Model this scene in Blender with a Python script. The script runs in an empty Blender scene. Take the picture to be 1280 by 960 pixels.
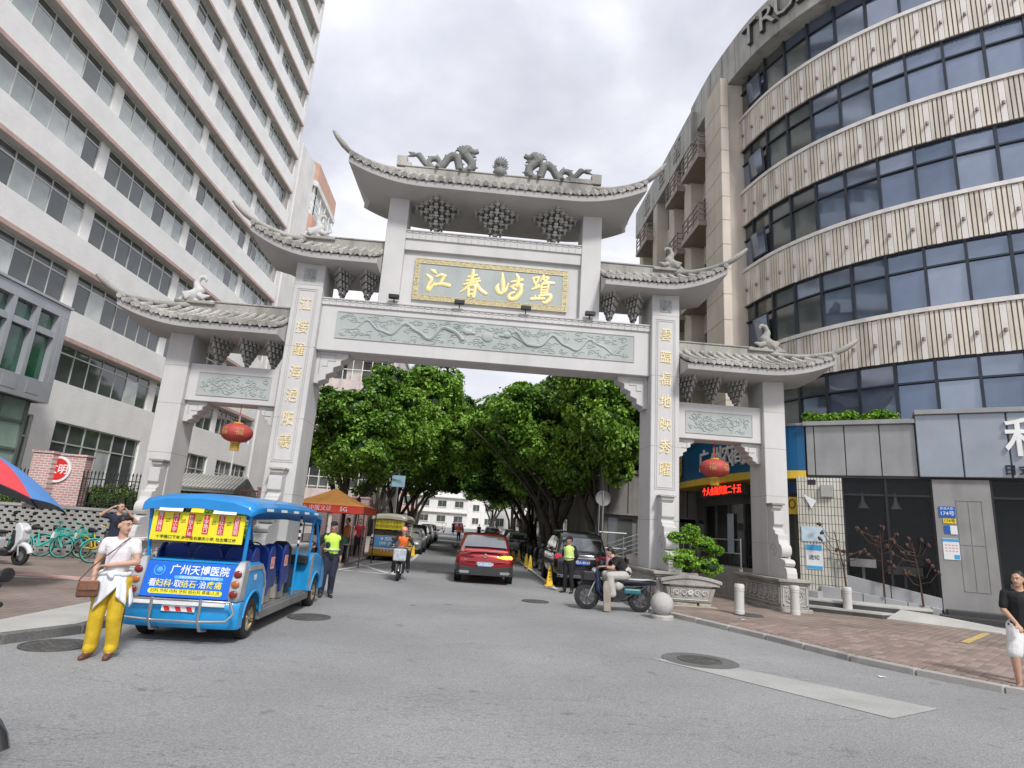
import bpy, bmesh, math, random
import numpy as np
from math import sin, cos, pi, radians as rad, sqrt, atan2
from mathutils import Vector, Matrix
from mathutils import noise as mnoise
random.seed(7)
SC = bpy.context.scene
COL = SC.collection
# ---------------------------------------------------------------- camera
cd = bpy.data.cameras.new('camera'); cam = bpy.data.objects.new('camera', cd); COL.objects.link(cam)
_t, _r, _y = .2351, .0673, .0542
_fw = Vector((sin(_y)*cos(_t), cos(_y)*cos(_t), sin(_t))); _rt = Vector((cos(_y), -sin(_y), 0)); _up = _rt.cross(_fw)
_R = _rt*cos(_r)+_up*sin(_r); _U = -_rt*sin(_r)+_up*cos(_r)
cam.matrix_world = Matrix(((_R.x, _U.x, -_fw.x, 0), (_R.y, _U.y, -_fw.y, 0), (_R.z, _U.z, -_fw.z, 1.79), (0, 0, 0, 1)))
cd.sensor_width = 36; cd.lens = 36*758.57/1280; cd.clip_end = 3000; cd.clip_start = .05
SC.camera = cam
# ---------------------------------------------------------------- world, sun, exposure
SUN_EL, SUN_AZ = rad(46), rad(160)      # azimuth clockwise from +Y: behind the camera, to its right
W = bpy.data.worlds.new('World'); SC.world = W; W.use_nodes = True
def build_world():
    nt = W.node_tree; N = nt.nodes; L = nt.links; N.clear()
    out = N.new('ShaderNodeOutputWorld'); bg = N.new('ShaderNodeBackground'); bg.inputs[1].default_value = .1
    sky = N.new('ShaderNodeTexSky'); sky.sky_type = 'NISHITA'; sky.sun_disc = False
    sky.sun_elevation = SUN_EL; sky.sun_rotation = SUN_AZ; sky.dust_density = 2.5
    tc = N.new('ShaderNodeTexCoord')
    def noise(scale, det, ro, dist, zs):
        mp = N.new('ShaderNodeMapping'); mp.inputs['Scale'].default_value = (1, 1, zs); L.new(tc.outputs['Generated'], mp.inputs[0])
        n = N.new('ShaderNodeTexNoise'); n.inputs['Scale'].default_value = scale; n.inputs['Detail'].default_value = det
        n.inputs['Roughness'].default_value = ro; n.inputs['Distortion'].default_value = dist
        L.new(mp.outputs[0], n.inputs['Vector']); return n
    n1 = noise(2.2, 6, .52, .3, 1.7); n2 = noise(1.3, 4, .5, .2, 1.4)
    r1 = N.new('ShaderNodeValToRGB'); L.new(n1.outputs[0], r1.inputs[0])
    e = r1.color_ramp.elements; e[0].position = .34; e[0].color = (3.0, 3.1, 3.55, 1); e[1].position = .64; e[1].color = (5.5, 5.52, 5.85, 1)
    m = e = r1.color_ramp.elements.new(.48); m.color = (3.9, 3.97, 4.4, 1)
    r2 = N.new('ShaderNodeValToRGB'); L.new(n2.outputs[0], r2.inputs[0])
    e = r2.color_ramp.elements; e[0].position = .30; e[0].color = (.6, .6, .6, 1); e[1].position = .5; e[1].color = (1, 1, 1, 1)
    mix = N.new('ShaderNodeMix'); mix.data_type = 'RGBA'
    L.new(r2.outputs[0], mix.inputs[0]); L.new(sky.outputs[0], mix.inputs[6]); L.new(r1.outputs[0], mix.inputs[7])
    L.new(mix.outputs[2], bg.inputs[0]); L.new(bg.outputs[0], out.inputs[0])
build_world()
ld = bpy.data.lights.new('sun', 'SUN'); ld.energy = 1.5; ld.angle = rad(10); ld.color = (1, .985, .965)
sun = bpy.data.objects.new('sun', ld); COL.objects.link(sun)
_sd = Vector((sin(SUN_AZ)*cos(SUN_EL), cos(SUN_AZ)*cos(SUN_EL), sin(SUN_EL)))
sun.rotation_euler = (-_sd).to_track_quat('-Z', 'Y').to_euler()
SC.view_settings.view_transform = 'Standard'; SC.view_settings.look = 'None'; SC.view_settings.gamma = 1; SC.view_settings.exposure = 1.08
SC.render.engine = 'CYCLES'
SC.cycles.max_bounces = 6; SC.cycles.diffuse_bounces = 3; SC.cycles.glossy_bounces = 3; SC.cycles.transmission_bounces = 4; SC.cycles.transparent_max_bounces = 6
# ---------------------------------------------------------------- helpers
MATS = {}
def mat(name, col=(.5, .5, .5), rough=.6, metal=0., var=.12, scale=2., fine=.05, fscale=60., bump=0., bscale=80., coat=0., spec=.5, trans=0., emit=0., dirt=0., ior=1.45):
    """procedural principled material: base colour varied by a large and a fine noise, optional bump and vertical streak dirt"""
    if name in MATS: return MATS[name]
    m = bpy.data.materials.new(name); m.use_nodes = True; nt = m.node_tree; N = nt.nodes; L = nt.links
    p = N['Principled BSDF']; tc = N.new('ShaderNodeTexCoord')
    p.inputs['Roughness'].default_value = rough; p.inputs['Metallic'].default_value = metal
    p.inputs['Coat Weight'].default_value = coat; p.inputs['Coat Roughness'].default_value = .06; p.inputs['Specular IOR Level'].default_value = spec
    p.inputs['Transmission Weight'].default_value = trans; p.inputs['IOR'].default_value = ior
    c = (*col, 1)
    def nz(sc, det=4, zs=1.):
        n = N.new('ShaderNodeTexNoise'); n.inputs['Scale'].default_value = sc; n.inputs['Detail'].default_value = det
        if zs != 1.:
            mp = N.new('ShaderNodeMapping'); mp.inputs['Scale'].default_value = (1, 1, zs); L.new(tc.outputs['Object'], mp.inputs[0]); L.new(mp.outputs[0], n.inputs['Vector'])
        else: L.new(tc.outputs['Object'], n.inputs['Vector'])
        return n
    cur = None
    def mul(prev, src, lo, hi, p0=.3, p1=.7):
        mr = N.new('ShaderNodeMapRange'); mr.inputs[1].default_value = p0; mr.inputs[2].default_value = p1; mr.inputs[3].default_value = lo; mr.inputs[4].default_value = hi
        L.new(src, mr.inputs[0]); mx = N.new('ShaderNodeMix'); mx.data_type = 'RGBA'; mx.blend_type = 'MULTIPLY'; mx.inputs[0].default_value = 1
        if prev is None: mx.inputs[6].default_value = c
        else: L.new(prev, mx.inputs[6])
        L.new(mr.outputs[0], mx.inputs[7]); return mx.outputs[2]
    if var > 0: cur = mul(cur, nz(scale).outputs[0], 1-var, 1+var)
    if fine > 0: cur = mul(cur, nz(fscale, 3).outputs[0], 1-fine, 1+fine)
    if dirt > 0: cur = mul(cur, nz(2.2, 5, .12).outputs[0], 1-dirt, 1, .3, .5)
    if cur is not None: L.new(cur, p.inputs['Base Color'])
    else: p.inputs['Base Color'].default_value = c
    if bump > 0:
        b = N.new('ShaderNodeBump'); b.inputs['Strength'].default_value = bump; b.inputs['Distance'].default_value = .02
        L.new(nz(bscale, 5).outputs[0], b.inputs['Height']); L.new(b.outputs[0], p.inputs['Normal'])
    if emit > 0:
        p.inputs['Emission Color'].default_value = c; p.inputs['Emission Strength'].default_value = emit
    m['_p'] = 1; MATS[name] = m; return m
def nodes(m): return m.node_tree.nodes, m.node_tree.links, m.node_tree.nodes['Principled BSDF']
class MB:
    """collects plain geometry for one mesh"""
    def __init__(s): s.v = []; s.f = []; s.m = []
    def add(s, vs, fs, mi=0):
        o = len(s.v); s.v.extend([tuple(map(float, q)) for q in vs]); s.f.extend([tuple(i+o for i in q) for q in fs]); s.m.extend([mi]*len(fs)); return s
    def box(s, a, b, mi=0):
        (x0, y0, z0), (x1, y1, z1) = a, b
        if x0 > x1: x0, x1 = x1, x0
        if y0 > y1: y0, y1 = y1, y0
        if z0 > z1: z0, z1 = z1, z0
        return s.add([(x0, y0, z0), (x1, y0, z0), (x1, y1, z0), (x0, y1, z0), (x0, y0, z1), (x1, y0, z1), (x1, y1, z1), (x0, y1, z1)],
                     [(0, 3, 2, 1), (4, 5, 6, 7), (0, 1, 5, 4), (1, 2, 6, 5), (2, 3, 7, 6), (3, 0, 4, 7)], mi)
    def obox(s, c, size, M=None, mi=0):
        h = [q/2 for q in size]; c = Vector(c); M = M or Matrix.Identity(3)
        vs = [c+M@Vector((sx*h[0], sy*h[1], sz*h[2])) for sz in (-1, 1) for sx, sy in ((-1, -1), (1, -1), (1, 1), (-1, 1))]
        return s.add(vs, [(0, 3, 2, 1), (4, 5, 6, 7), (0, 1, 5, 4), (1, 2, 6, 5), (2, 3, 7, 6), (3, 0, 4, 7)], mi)
    def bar(s, p0, p1, w, h=None, mi=0):
        """rectangular bar from p0 to p1"""
        p0, p1 = Vector(p0), Vector(p1); d = p1-p0; l = d.length
        if l < 1e-6: return s
        M = d.to_track_quat('Y', 'Z').to_matrix()
        return s.obox((p0+p1)/2, (w, l, h or w), M, mi)
    def tube(s, pts, r, n=8, caps=True, mi=0, closed=False):
        pts = [Vector(p) for p in pts]; k = len(pts); rs = r if isinstance(r, (list, tuple)) else [r]*k
        vs = []; up = Vector((0, 0, 1)); prev = None
        for i, p in enumerate(pts):
            if closed: t = pts[(i+1) % k]-pts[i-1]
            else: t = pts[min(i+1, k-1)]-pts[max(i-1, 0)]
            t.normalize()
            a = (up if abs(t.z) < .95 else Vector((1, 0, 0))) if prev is None else prev
            x = a.cross(t)
            if x.length < 1e-4: x = Vector((1, 0, 0)).cross(t)
            x.normalize(); y = t.cross(x); prev = y
            for j in range(n):
                an = 2*pi*j/n; vs.append(p+(x*cos(an)+y*sin(an))*rs[i])
        fs = []
        for i in range(k if closed else k-1):
            i2 = (i+1) % k
            for j in range(n): fs.append((i*n+j, i*n+(j+1) % n, i2*n+(j+1) % n, i2*n+j))
        if caps and not closed: fs.append(tuple(range(n-1, -1, -1))); fs.append(tuple((k-1)*n+j for j in range(n)))
        return s.add(vs, fs, mi)
    def cyl(s, p0, p1, r, n=16, mi=0, r1=None): return s.tube([p0, p1], [r, r if r1 is None else r1], n, True, mi)
    def lathe(s, prof, c=(0, 0, 0), n=24, mi=0, M=None, cap=True):
        """prof: list of (radius, height), about z"""
        c = Vector(c); vs = []; fs = []; k = len(prof)
        for r, z in prof:
            for j in range(n):
                q = Vector((r*cos(2*pi*j/n), r*sin(2*pi*j/n), z)); vs.append(c+(M@q if M else q))
        for i in range(k-1):
            for j in range(n): fs.append((i*n+j, i*n+(j+1) % n, (i+1)*n+(j+1) % n, (i+1)*n+j))
        if cap and prof[0][0] > 1e-5: fs.append(tuple(range(n-1, -1, -1)))
        if cap and prof[-1][0] > 1e-5: fs.append(tuple((k-1)*n+j for j in range(n)))
        return s.add(vs, fs, mi)
    def prism(s, poly, fn, a0, a1, mi=0):
        """poly: 2-D outline, fn(u, v, a) -> 3-D point"""
        k = len(poly); vs = [fn(u, v, a0) for u, v in poly]+[fn(u, v, a1) for u, v in poly]
        fs = [tuple(range(k)), tuple(range(2*k-1, k-1, -1))]+[(i, i+k, (i+1) % k+k, (i+1) % k) for i in range(k)]
        return s.add(vs, fs, mi)
    def grid(s, rows, mi=0, wrap=False):
        """rows: list of equally long rows of points"""
        n = len(rows[0]); vs = [q for r in rows for q in r]; fs = []
        for i in range(len(rows)-1):
            for j in range(n if wrap else n-1): fs.append((i*n+j, i*n+(j+1) % n, (i+1)*n+(j+1) % n, (i+1)*n+j))
        return s.add(vs, fs, mi)
    def loft(s, rows, mi=0):
        s.grid(rows, mi, True); n = len(rows[0]); o = len(s.v)-n*len(rows)
        s.f.append(tuple(o+j for j in range(n-1, -1, -1))); s.m.append(mi)
        s.f.append(tuple(o+(len(rows)-1)*n+j for j in range(n))); s.m.append(mi); return s
    def ell(s, c, r, n=12, k=8, mi=0, M=None):
        return s.add(*_ell(c, r, n, k, M), mi)
    def text(s, txt, size, fn, depth=.01, bold=0., mi=0, align='CENTER', space=1.):
        vs, fs = text_geo(txt, size, depth, bold, align, space); return s.add([fn(*q) for q in vs], fs, mi)
    def mesh(s, name, mats, smooth=False, fix=True):
        me = bpy.data.meshes.new(name); me.from_pydata(s.v, [], s.f)
        for m in (mats if isinstance(mats, (list, tuple)) else [mats]): me.materials.append(m)
        if any(s.m): me.polygons.foreach_set('material_index', s.m)
        if fix:
            bm = bmesh.new(); bm.from_mesh(me); bmesh.ops.recalc_face_normals(bm, faces=bm.faces); bm.to_mesh(me); bm.free()
        if smooth:
            me.polygons.foreach_set('use_smooth', [True]*len(me.polygons)); me.set_sharp_from_angle(angle=rad(smooth if smooth is not True else 40))
        me.update(); return me
    def build(s, name, mats, parent=None, smooth=False, bevel=0., seg=1, kind=None, label=None, local=False, fix=True):
        if parent is not None and not local:
            off = ABS.get(parent.name, Vector()); s.v = [(x-off.x, y-off.y, z-off.z) for x, y, z in s.v]
        o = bpy.data.objects.new(name, s.mesh(name, mats, smooth, fix)); COL.objects.link(o)
        if parent is not None:
            o.parent = parent
            if parent.name in ABS: ABS[o.name] = ABS[parent.name]
        if bevel:
            b = o.modifiers.new('bevel', 'BEVEL'); b.width = bevel; b.segments = seg; b.limit_method = 'ANGLE'; b.angle_limit = rad(40)
        if kind: o['kind'] = kind
        if label: o['label'] = label
        return o
ABS = {}          # world place of a thing whose parts are given in world coordinates
def _ell(c, r, n, k, M=None):
    c = Vector(c); r = r if isinstance(r, (tuple, list)) else (r, r, r); vs = []; fs = []
    for i in range(1, k):
        th = pi*i/k
        for j in range(n):
            q = Vector((r[0]*sin(th)*cos(2*pi*j/n), r[1]*sin(th)*sin(2*pi*j/n), r[2]*cos(th))); vs.append(c+(M@q if M else q))
    a = Vector((0, 0, r[2])); vs.append(c+(M@a if M else a)); vs.append(c-(M@a if M else a)); T = len(vs)-2
    for i in range(k-2):
        for j in range(n): fs.append((i*n+j, (i+1)*n+j, (i+1)*n+(j+1) % n, i*n+(j+1) % n))
    for j in range(n): fs.append((T, j, (j+1) % n)); fs.append((T+1, (k-2)*n+(j+1) % n, (k-2)*n+j))
    return vs, fs
_TXT = {}
def text_geo(txt, size, depth, bold, align='CENTER', space=1.):
    key = (txt, size, depth, bold, align, space)
    if key not in _TXT:
        cu = bpy.data.curves.new('t', 'FONT'); cu.body = txt; cu.size = size; cu.extrude = depth/2; cu.offset = bold*size; cu.resolution_u = 2
        cu.align_x = align; cu.align_y = 'CENTER'; cu.space_line = .95*space; cu.space_character = space
        ob = bpy.data.objects.new('t', cu); COL.objects.link(ob); bpy.context.view_layer.update()
        dg = bpy.context.evaluated_depsgraph_get(); me = bpy.data.meshes.new_from_object(ob.evaluated_get(dg))
        _TXT[key] = ([tuple(v.co) for v in me.vertices], [tuple(p.vertices) for p in me.polygons])
        bpy.data.objects.remove(ob); bpy.data.curves.remove(cu); bpy.data.meshes.remove(me)
    return _TXT[key]
def thing(name, label, cat, loc=(0, 0, 0), rz=0., group=None, world=False):
    o = bpy.data.objects.new(name, None); COL.objects.link(o); o.empty_display_size = .2
    o.location = loc; o.rotation_euler = (0, 0, rz); o['label'] = label; o['category'] = cat
    if group: o['group'] = group
    if world: ABS[o.name] = Vector(loc)
    return o
def tag(o, label=None, cat=None, group=None, kind=None):
    for k, v in (('label', label), ('category', cat), ('group', group), ('kind', kind)):
        if v: o[k] = v
    return o
def inst(src_mesh, name, parent, loc=(0, 0, 0), rot=(0, 0, 0), scale=(1, 1, 1)):
    """a small piece sharing mesh data; place given in the same coordinates as the parent's parts"""
    o = bpy.data.objects.new(name, src_mesh); COL.objects.link(o)
    off = ABS.get(parent.name, Vector()) if parent is not None else Vector()
    o.location = Vector(loc)-off; o.rotation_euler = rot; o.scale = scale
    if parent is not None: o.parent = parent
    return o
def clone(root, loc, rz=None, label=None, group=None, scale=None, name=None):
    def cp(o, par):
        c = o.copy(); COL.objects.link(c)
        if par is not None: c.parent = par; c.matrix_parent_inverse = o.matrix_parent_inverse
        for k in list(o.children): cp(k, c)
        return c
    r = cp(root, None); r.location = loc
    if rz is not None: r.rotation_euler = (0, 0, rz)
    if scale: r.scale = (scale,)*3
    if label: r['label'] = label
    if group: r['group'] = group
    return r
def caps(p0, r0, p1, r1, n=10, flat=1., fdir=(1, 0, 0)):
    """tapered capsule as (verts, faces); flat squashes it along fdir"""
    p0, p1 = Vector(p0), Vector(p1); d = p1-p0; L_ = d.length
    if L_ < 1e-6: d = Vector((0, 0, 1)); L_ = 0
    t = d.normalized(); a = Vector(fdir); y = t.cross(a)
    if y.length < 1e-3: y = t.cross(Vector((0, 1, 0)))
    y.normalize(); x = y.cross(t)
    rows = []
    for k in (-80, -55, -28, 0): rows.append((p0+t*r0*sin(rad(k)), r0*cos(rad(k))))
    for k in (0, 28, 55, 80): rows.append((p1+t*r1*sin(rad(k)), r1*cos(rad(k))))
    vs = []; fs = []
    for c, r in rows:
        for j in range(n): vs.append(c+x*(r*flat*cos(2*pi*j/n))+y*(r*sin(2*pi*j/n)))
    for i in range(len(rows)-1):
        for j in range(n): fs.append((i*n+j, i*n+(j+1) % n, (i+1)*n+(j+1) % n, (i+1)*n+j))
    fs.append(tuple(range(n-1, -1, -1))); fs.append(tuple((len(rows)-1)*n+j for j in range(n)))
    return vs, fs
def blob(name, mb, mats, parent, voxel=.012, smooth=2, local=True, matfn=None, disp=0., dscale=6., label=None):
    """fuse overlapping closed shapes into ONE continuous skin"""
    if parent is not None and not local:
        off = ABS.get(parent.name, Vector()); mb.v = [(x-off.x, y-off.y, z-off.z) for x, y, z in mb.v]
    mats = mats if isinstance(mats, (list, tuple)) else [mats]
    me = mb.mesh(name, mats[0]); me.update()
    ob = bpy.data.objects.new('tmp', me); COL.objects.link(ob)
    r = ob.modifiers.new('r', 'REMESH'); r.mode = 'VOXEL'; r.voxel_size = voxel; r.use_smooth_shade = True
    if smooth: s_ = ob.modifiers.new('s', 'SMOOTH'); s_.iterations = smooth; s_.factor = .5
    bpy.context.view_layer.update(); dg = bpy.context.evaluated_depsgraph_get()
    m2 = bpy.data.meshes.new_from_object(ob.evaluated_get(dg)); m2.name = name
    bpy.data.objects.remove(ob); bpy.data.meshes.remove(me)
    m2.materials.clear()
    for m in mats: m2.materials.append(m)
    if disp:
        n = len(m2.vertices); co = np.empty(n*3); no = np.empty(n*3); m2.vertices.foreach_get('co', co); m2.vertex_normals.foreach_get('vector', no)
        co = co.reshape(-1, 3); no = no.reshape(-1, 3)
        d = np.array([mnoise.noise(Vector((x*dscale, y*dscale, z*dscale*.35))) for x, y, z in co])*disp
        m2.vertices.foreach_set('co', (co+no*d[:, None]).ravel())
    if matfn:
        m2.polygons.foreach_set('material_index', [matfn(p.center) for p in m2.polygons])
    m2.polygons.foreach_set('use_smooth', [True]*len(m2.polygons)); m2.update()
    o = bpy.data.objects.new(name, m2); COL.objects.link(o); o.parent = parent
    if label: o['label'] = label
    return o
# ================================================================ materials
def speckle(name, col, col2, rough=.75, sc=160., var=.1, bump=.25, dirt=.12, joints=None):
    """granite: two grain colours, weather streaks; joints=(w,h) adds a fine recessed slab grid in bump"""
    m = mat(name, col, rough, var=var, scale=.7, fine=.0, bump=0, dirt=dirt); N, L, p = nodes(m)
    src = p.inputs['Base Color'].links[0].from_socket; tc = N.new('ShaderNodeTexCoord')
    n = N.new('ShaderNodeTexNoise'); n.inputs['Scale'].default_value = sc; n.inputs['Detail'].default_value = 2; L.new(tc.outputs['Object'], n.inputs['Vector'])
    mr = N.new('ShaderNodeMapRange'); mr.inputs[1].default_value = .52; mr.inputs[2].default_value = .62; mr.inputs[4].default_value = .55; L.new(n.outputs[0], mr.inputs[0])
    mx = N.new('ShaderNodeMix'); mx.data_type = 'RGBA'; mx.inputs[7].default_value = (*col2, 1); L.new(mr.outputs[0], mx.inputs[0]); L.new(src, mx.inputs[6]); L.new(mx.outputs[2], p.inputs['Base Color'])
    b = N.new('ShaderNodeBump'); b.inputs['Strength'].default_value = bump; b.inputs['Distance'].default_value = .01; L.new(n.outputs[0], b.inputs['Height']); L.new(b.outputs[0], p.inputs['Normal'])
    return m
def tiles(name, c1, c2, mortar, w, h, ms=.06, plane='XZ', rough=.4, bump=.4, off=.5, var=.08, spec=.5, turn=0.):
    """wall or paving units too small to build singly"""
    m = mat(name, c1, rough, var=0, fine=0, spec=spec); N, L, p = nodes(m); tc = N.new('ShaderNodeTexCoord'); sp = N.new('ShaderNodeSeparateXYZ'); cb = N.new('ShaderNodeCombineXYZ')
    L.new(tc.outputs['Object'], sp.inputs[0]); a, b_ = {'XZ': (0, 2), 'YZ': (1, 2), 'XY': (0, 1), 'YX': (1, 0)}[plane]
    L.new(sp.outputs[a], cb.inputs[0]); L.new(sp.outputs[b_], cb.inputs[1])
    br = N.new('ShaderNodeTexBrick'); br.inputs['Color1'].default_value = (*c1, 1); br.inputs['Color2'].default_value = (*c2, 1); br.inputs['Mortar'].default_value = (*mortar, 1)
    br.inputs['Scale'].default_value = 1; br.inputs['Brick Width'].default_value = w; br.inputs['Row Height'].default_value = h; br.inputs['Mortar Size'].default_value = ms*h; br.offset = off
    mpg = N.new('ShaderNodeMapping'); mpg.inputs['Rotation'].default_value = (0, 0, -turn); L.new(cb.outputs[0], mpg.inputs[0]); L.new(mpg.outputs[0], br.inputs['Vector'])
    n = N.new('ShaderNodeTexNoise'); n.inputs['Scale'].default_value = .8; n.inputs['Detail'].default_value = 6; L.new(tc.outputs['Object'], n.inputs['Vector'])
    mr = N.new('ShaderNodeMapRange'); mr.inputs[1].default_value = .3; mr.inputs[2].default_value = .7; mr.inputs[3].default_value = 1-var; mr.inputs[4].default_value = 1+var; L.new(n.outputs[0], mr.inputs[0])
    mx = N.new('ShaderNodeMix'); mx.data_type = 'RGBA'; mx.blend_type = 'MULTIPLY'; mx.inputs[0].default_value = 1; L.new(br.outputs[0], mx.inputs[6]); L.new(mr.outputs[0], mx.inputs[7]); L.new(mx.outputs[2], p.inputs['Base Color'])
    b = N.new('ShaderNodeBump'); b.inputs['Strength'].default_value = bump; b.inputs['Distance'].default_value = .006; b.invert = True; L.new(br.outputs[1], b.inputs['Height']); L.new(b.outputs[0], p.inputs['Normal'])
    return m
G = speckle('granite_pale', (.575, .565, .55), (.42, .412, .40), var=.07, dirt=.10)
GS = speckle('granite_soffit', (.46, .445, .43), (.36, .35, .34), var=.1, dirt=.06)
GW = speckle('granite_weathered', (.37, .355, .32), (.17, .165, .15), sc=30, var=.3, dirt=.35, bump=.5)
GD = speckle('stone_carved_dark', (.19, .195, .18), (.09, .095, .085), sc=26, var=.25, dirt=.35, bump=.5)
GG = speckle('relief_green_stone', (.40, .435, .415), (.30, .335, .32), sc=90, var=.1, dirt=.12)
GB = speckle('bracket_stone', (.50, .49, .46), (.36, .35, .33), sc=60, var=.15, dirt=.25)
GOLD = mat('gold_paint', (.85, .68, .30), .38, .25, var=.12, scale=9)
GOLDF = mat('faded_gold_paint', (.80, .66, .36), .5, .1, var=.2, scale=14)
BRONZE = mat('gold_fret', (.50, .43, .26), .5, .2, var=.3, scale=22, fine=.2)
WHITE = mat('white_paint', (.78, .78, .77), .5)
BLACK = mat('black_plastic', (.02, .02, .022), .45, var=.2)
RUBBER = mat('tyre_rubber', (.022, .022, .022), .8, var=.3, scale=12)
STEEL = mat('stainless_steel', (.55, .55, .56), .28, .9, var=.1)
CHROME = mat('chrome', (.7, .7, .72), .12, 1., var=0, fine=0)
DARKM = mat('dark_metal', (.05, .05, .055), .45, .5)
REDP = mat('red_print', (.62, .03, .03), .45)
YELP = mat('yellow_print', (.80, .62, .02), .45, var=.06)
BLUEP = mat('blue_print', (.01, .11, .42), .4)
INK = mat('black_print', (.02, .02, .02), .6)
CONC = mat('concrete_grey', (.36, .355, .34), .85, var=.18, scale=1.5, fine=.12, bump=.3, dirt=.1)
INT = mat('dark_interior', (.035, .037, .04), .8, var=.4, scale=1.2)
def ground_mat():
    m = mat('asphalt', (.262, .263, .263), .86, var=.16, scale=.3, fine=.06, fscale=30); N, L, p = nodes(m)
    src = p.inputs['Base Color'].links[0].from_socket; tc = N.new('ShaderNodeTexCoord')
    v = N.new('ShaderNodeTexVoronoi'); v.inputs['Scale'].default_value = 75; L.new(tc.outputs['Object'], v.inputs['Vector'])
    sp = N.new('ShaderNodeSeparateXYZ'); L.new(v.outputs['Color'], sp.inputs[0])
    mr = N.new('ShaderNodeMapRange'); mr.inputs[1].default_value = 0; mr.inputs[2].default_value = 1; mr.inputs[3].default_value = .80; mr.inputs[4].default_value = 1.22; L.new(sp.outputs[0], mr.inputs[0])
    mx = N.new('ShaderNodeMix'); mx.data_type = 'RGBA'; mx.blend_type = 'MULTIPLY'; mx.inputs[0].default_value = 1; L.new(src, mx.inputs[6]); L.new(mr.outputs[0], mx.inputs[7])
    # scattered oil spots and a few long cracks
    n = N.new('ShaderNodeTexNoise'); n.inputs['Scale'].default_value = 2.1; n.inputs['Detail'].default_value = 4; L.new(tc.outputs['Object'], n.inputs['Vector'])
    r = N.new('ShaderNodeMapRange'); r.inputs[1].default_value = .66; r.inputs[2].default_value = .74; r.inputs[3].default_value = 1; r.inputs[4].default_value = .62; L.new(n.outputs[0], r.inputs[0])
    mp = N.new('ShaderNodeMapping'); mp.inputs['Scale'].default_value = (.25, .9, 1); L.new(tc.outputs['Object'], mp.inputs[0])
    n2 = N.new('ShaderNodeTexNoise'); n2.inputs['Scale'].default_value = .55; n2.inputs['Detail'].default_value = 7; n2.inputs['Roughness'].default_value = .62; L.new(mp.outputs[0], n2.inputs['Vector'])
    ab = N.new('ShaderNodeMath'); ab.operation = 'SUBTRACT'; ab.inputs[1].default_value = .5; L.new(n2.outputs[0], ab.inputs[0]); ab2 = N.new('ShaderNodeMath'); ab2.operation = 'ABSOLUTE'; L.new(ab.outputs[0], ab2.inputs[0])
    cr = N.new('ShaderNodeMapRange'); cr.inputs[1].default_value = 0; cr.inputs[2].default_value = .0022; cr.inputs[3].default_value = .6; cr.inputs[4].default_value = 1; L.new(ab2.outputs[0], cr.inputs[0])
    m2 = N.new('ShaderNodeMath'); m2.operation = 'MULTIPLY'; L.new(r.outputs[0], m2.inputs[0]); L.new(cr.outputs[0], m2.inputs[1])
    mx2 = N.new('ShaderNodeMix'); mx2.data_type = 'RGBA'; mx2.blend_type = 'MULTIPLY'; mx2.inputs[0].default_value = 1; L.new(mx.outputs[2], mx2.inputs[6]); L.new(m2.outputs[0], mx2.inputs[7]); L.new(mx2.outputs[2], p.inputs['Base Color'])
    b = N.new('ShaderNodeBump'); b.inputs['Strength'].default_value = .6; b.inputs['Distance'].default_value = .008; L.new(v.outputs['Distance'], b.inputs['Height']); L.new(b.outputs[0], p.inputs['Normal'])
    return m
ASPH = ground_mat()
PAVER = tiles('red_paving_brick', (.285, .22, .185), (.225, .175, .15), (.12, .10, .085), .33, .165, .06, 'XY', .8, .5, .5, .25, turn=rad(41))
PAVL = tiles('brown_paving_brick', (.27, .215, .185), (.235, .185, .16), (.15, .125, .11), .4, .2, .05, 'XY', .8, .4, .5, .22)
KERB = speckle('kerb_granite', (.40, .385, .36), (.25, .24, .23), sc=70, var=.2, dirt=.3)
SLABM = mat('pale_concrete', (.43, .42, .39), .85, var=.15, scale=1.2, fine=.1, bump=.2)
# ================================================================ ground
def gz(y): return 0. if y < 42 else (y-42)*.016
def sheet(name, fn, mats, ys, z, kind='structure'):
    mb = MB(); rows = []
    for y in ys:
        xs = fn(y); rows.append([(x, y, gz(y)+z) for x in xs])
    mb.grid(rows); return tag(mb.build(name, mats), kind=kind)
mb = MB(); ys = [-60, -20, 0, 10, 20, 30, 42, 60, 90, 130, 200, 400, 1200]
mb.grid([[(x, y, gz(min(y, 130))-.03) for x in (-700, -60, -20, 0, 20, 60, 700)] for y in ys]); tag(mb.build('ground', CONC), kind='structure')
# road: carriageway through the gate widening to the crossing in front of it
def RL(y):   # left kerb line
    if y < 8.44: return -5.63-(8.44-y)*.62
    if y < 21: return -5.2+.0*(y) if y > 9.4 else -5.63+(y-8.44)*.45
    return -4.6 if y > 23 else -5.2+(y-21)*.3
KR = [(-40, 60), (-5, 26), (4, 13.2), (6.5, 9.9), (8.94, 7.63), (10.34, 6.72), (12.49, 6.05), (15.11, 5.05), (15.9, 4.55), (17.5, 4.5), (21, 4.75), (30, 5.0), (130, 5.0)]
def RR(y):
    for (a, b), (c, d) in zip(KR, KR[1:]):
        if y <= c: return b+(d-b)*(y-a)/(c-a)
    return 5.
ys = [-40, -15, -5, 0, 4, 6.5, 8, 8.44, 9.4, 9.5, 10.4, 12.5, 14, 15.1, 15.9, 17.5, 19, 21, 22, 23, 25, 30, 42, 60, 90, 130]
sheet('road', lambda y: (RL(y), RL(y)*.5+RR(y)*.5, RR(y)), ASPH, ys, 0)
sheet('pavement_left', lambda y: (-30, RL(y)-1.15, ), PAVL, [y for y in ys if y <= 21], .12)
sheet('pavement_left_far', lambda y: (-14, RL(y)-.15, ), PAVL, [y for y in ys if y >= 21], .12)
sheet('kerb_slab_left', lambda y: (RL(y)-1.15, RL(y)-.15), SLABM, [y for y in ys if y <= 21], .121)
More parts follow.
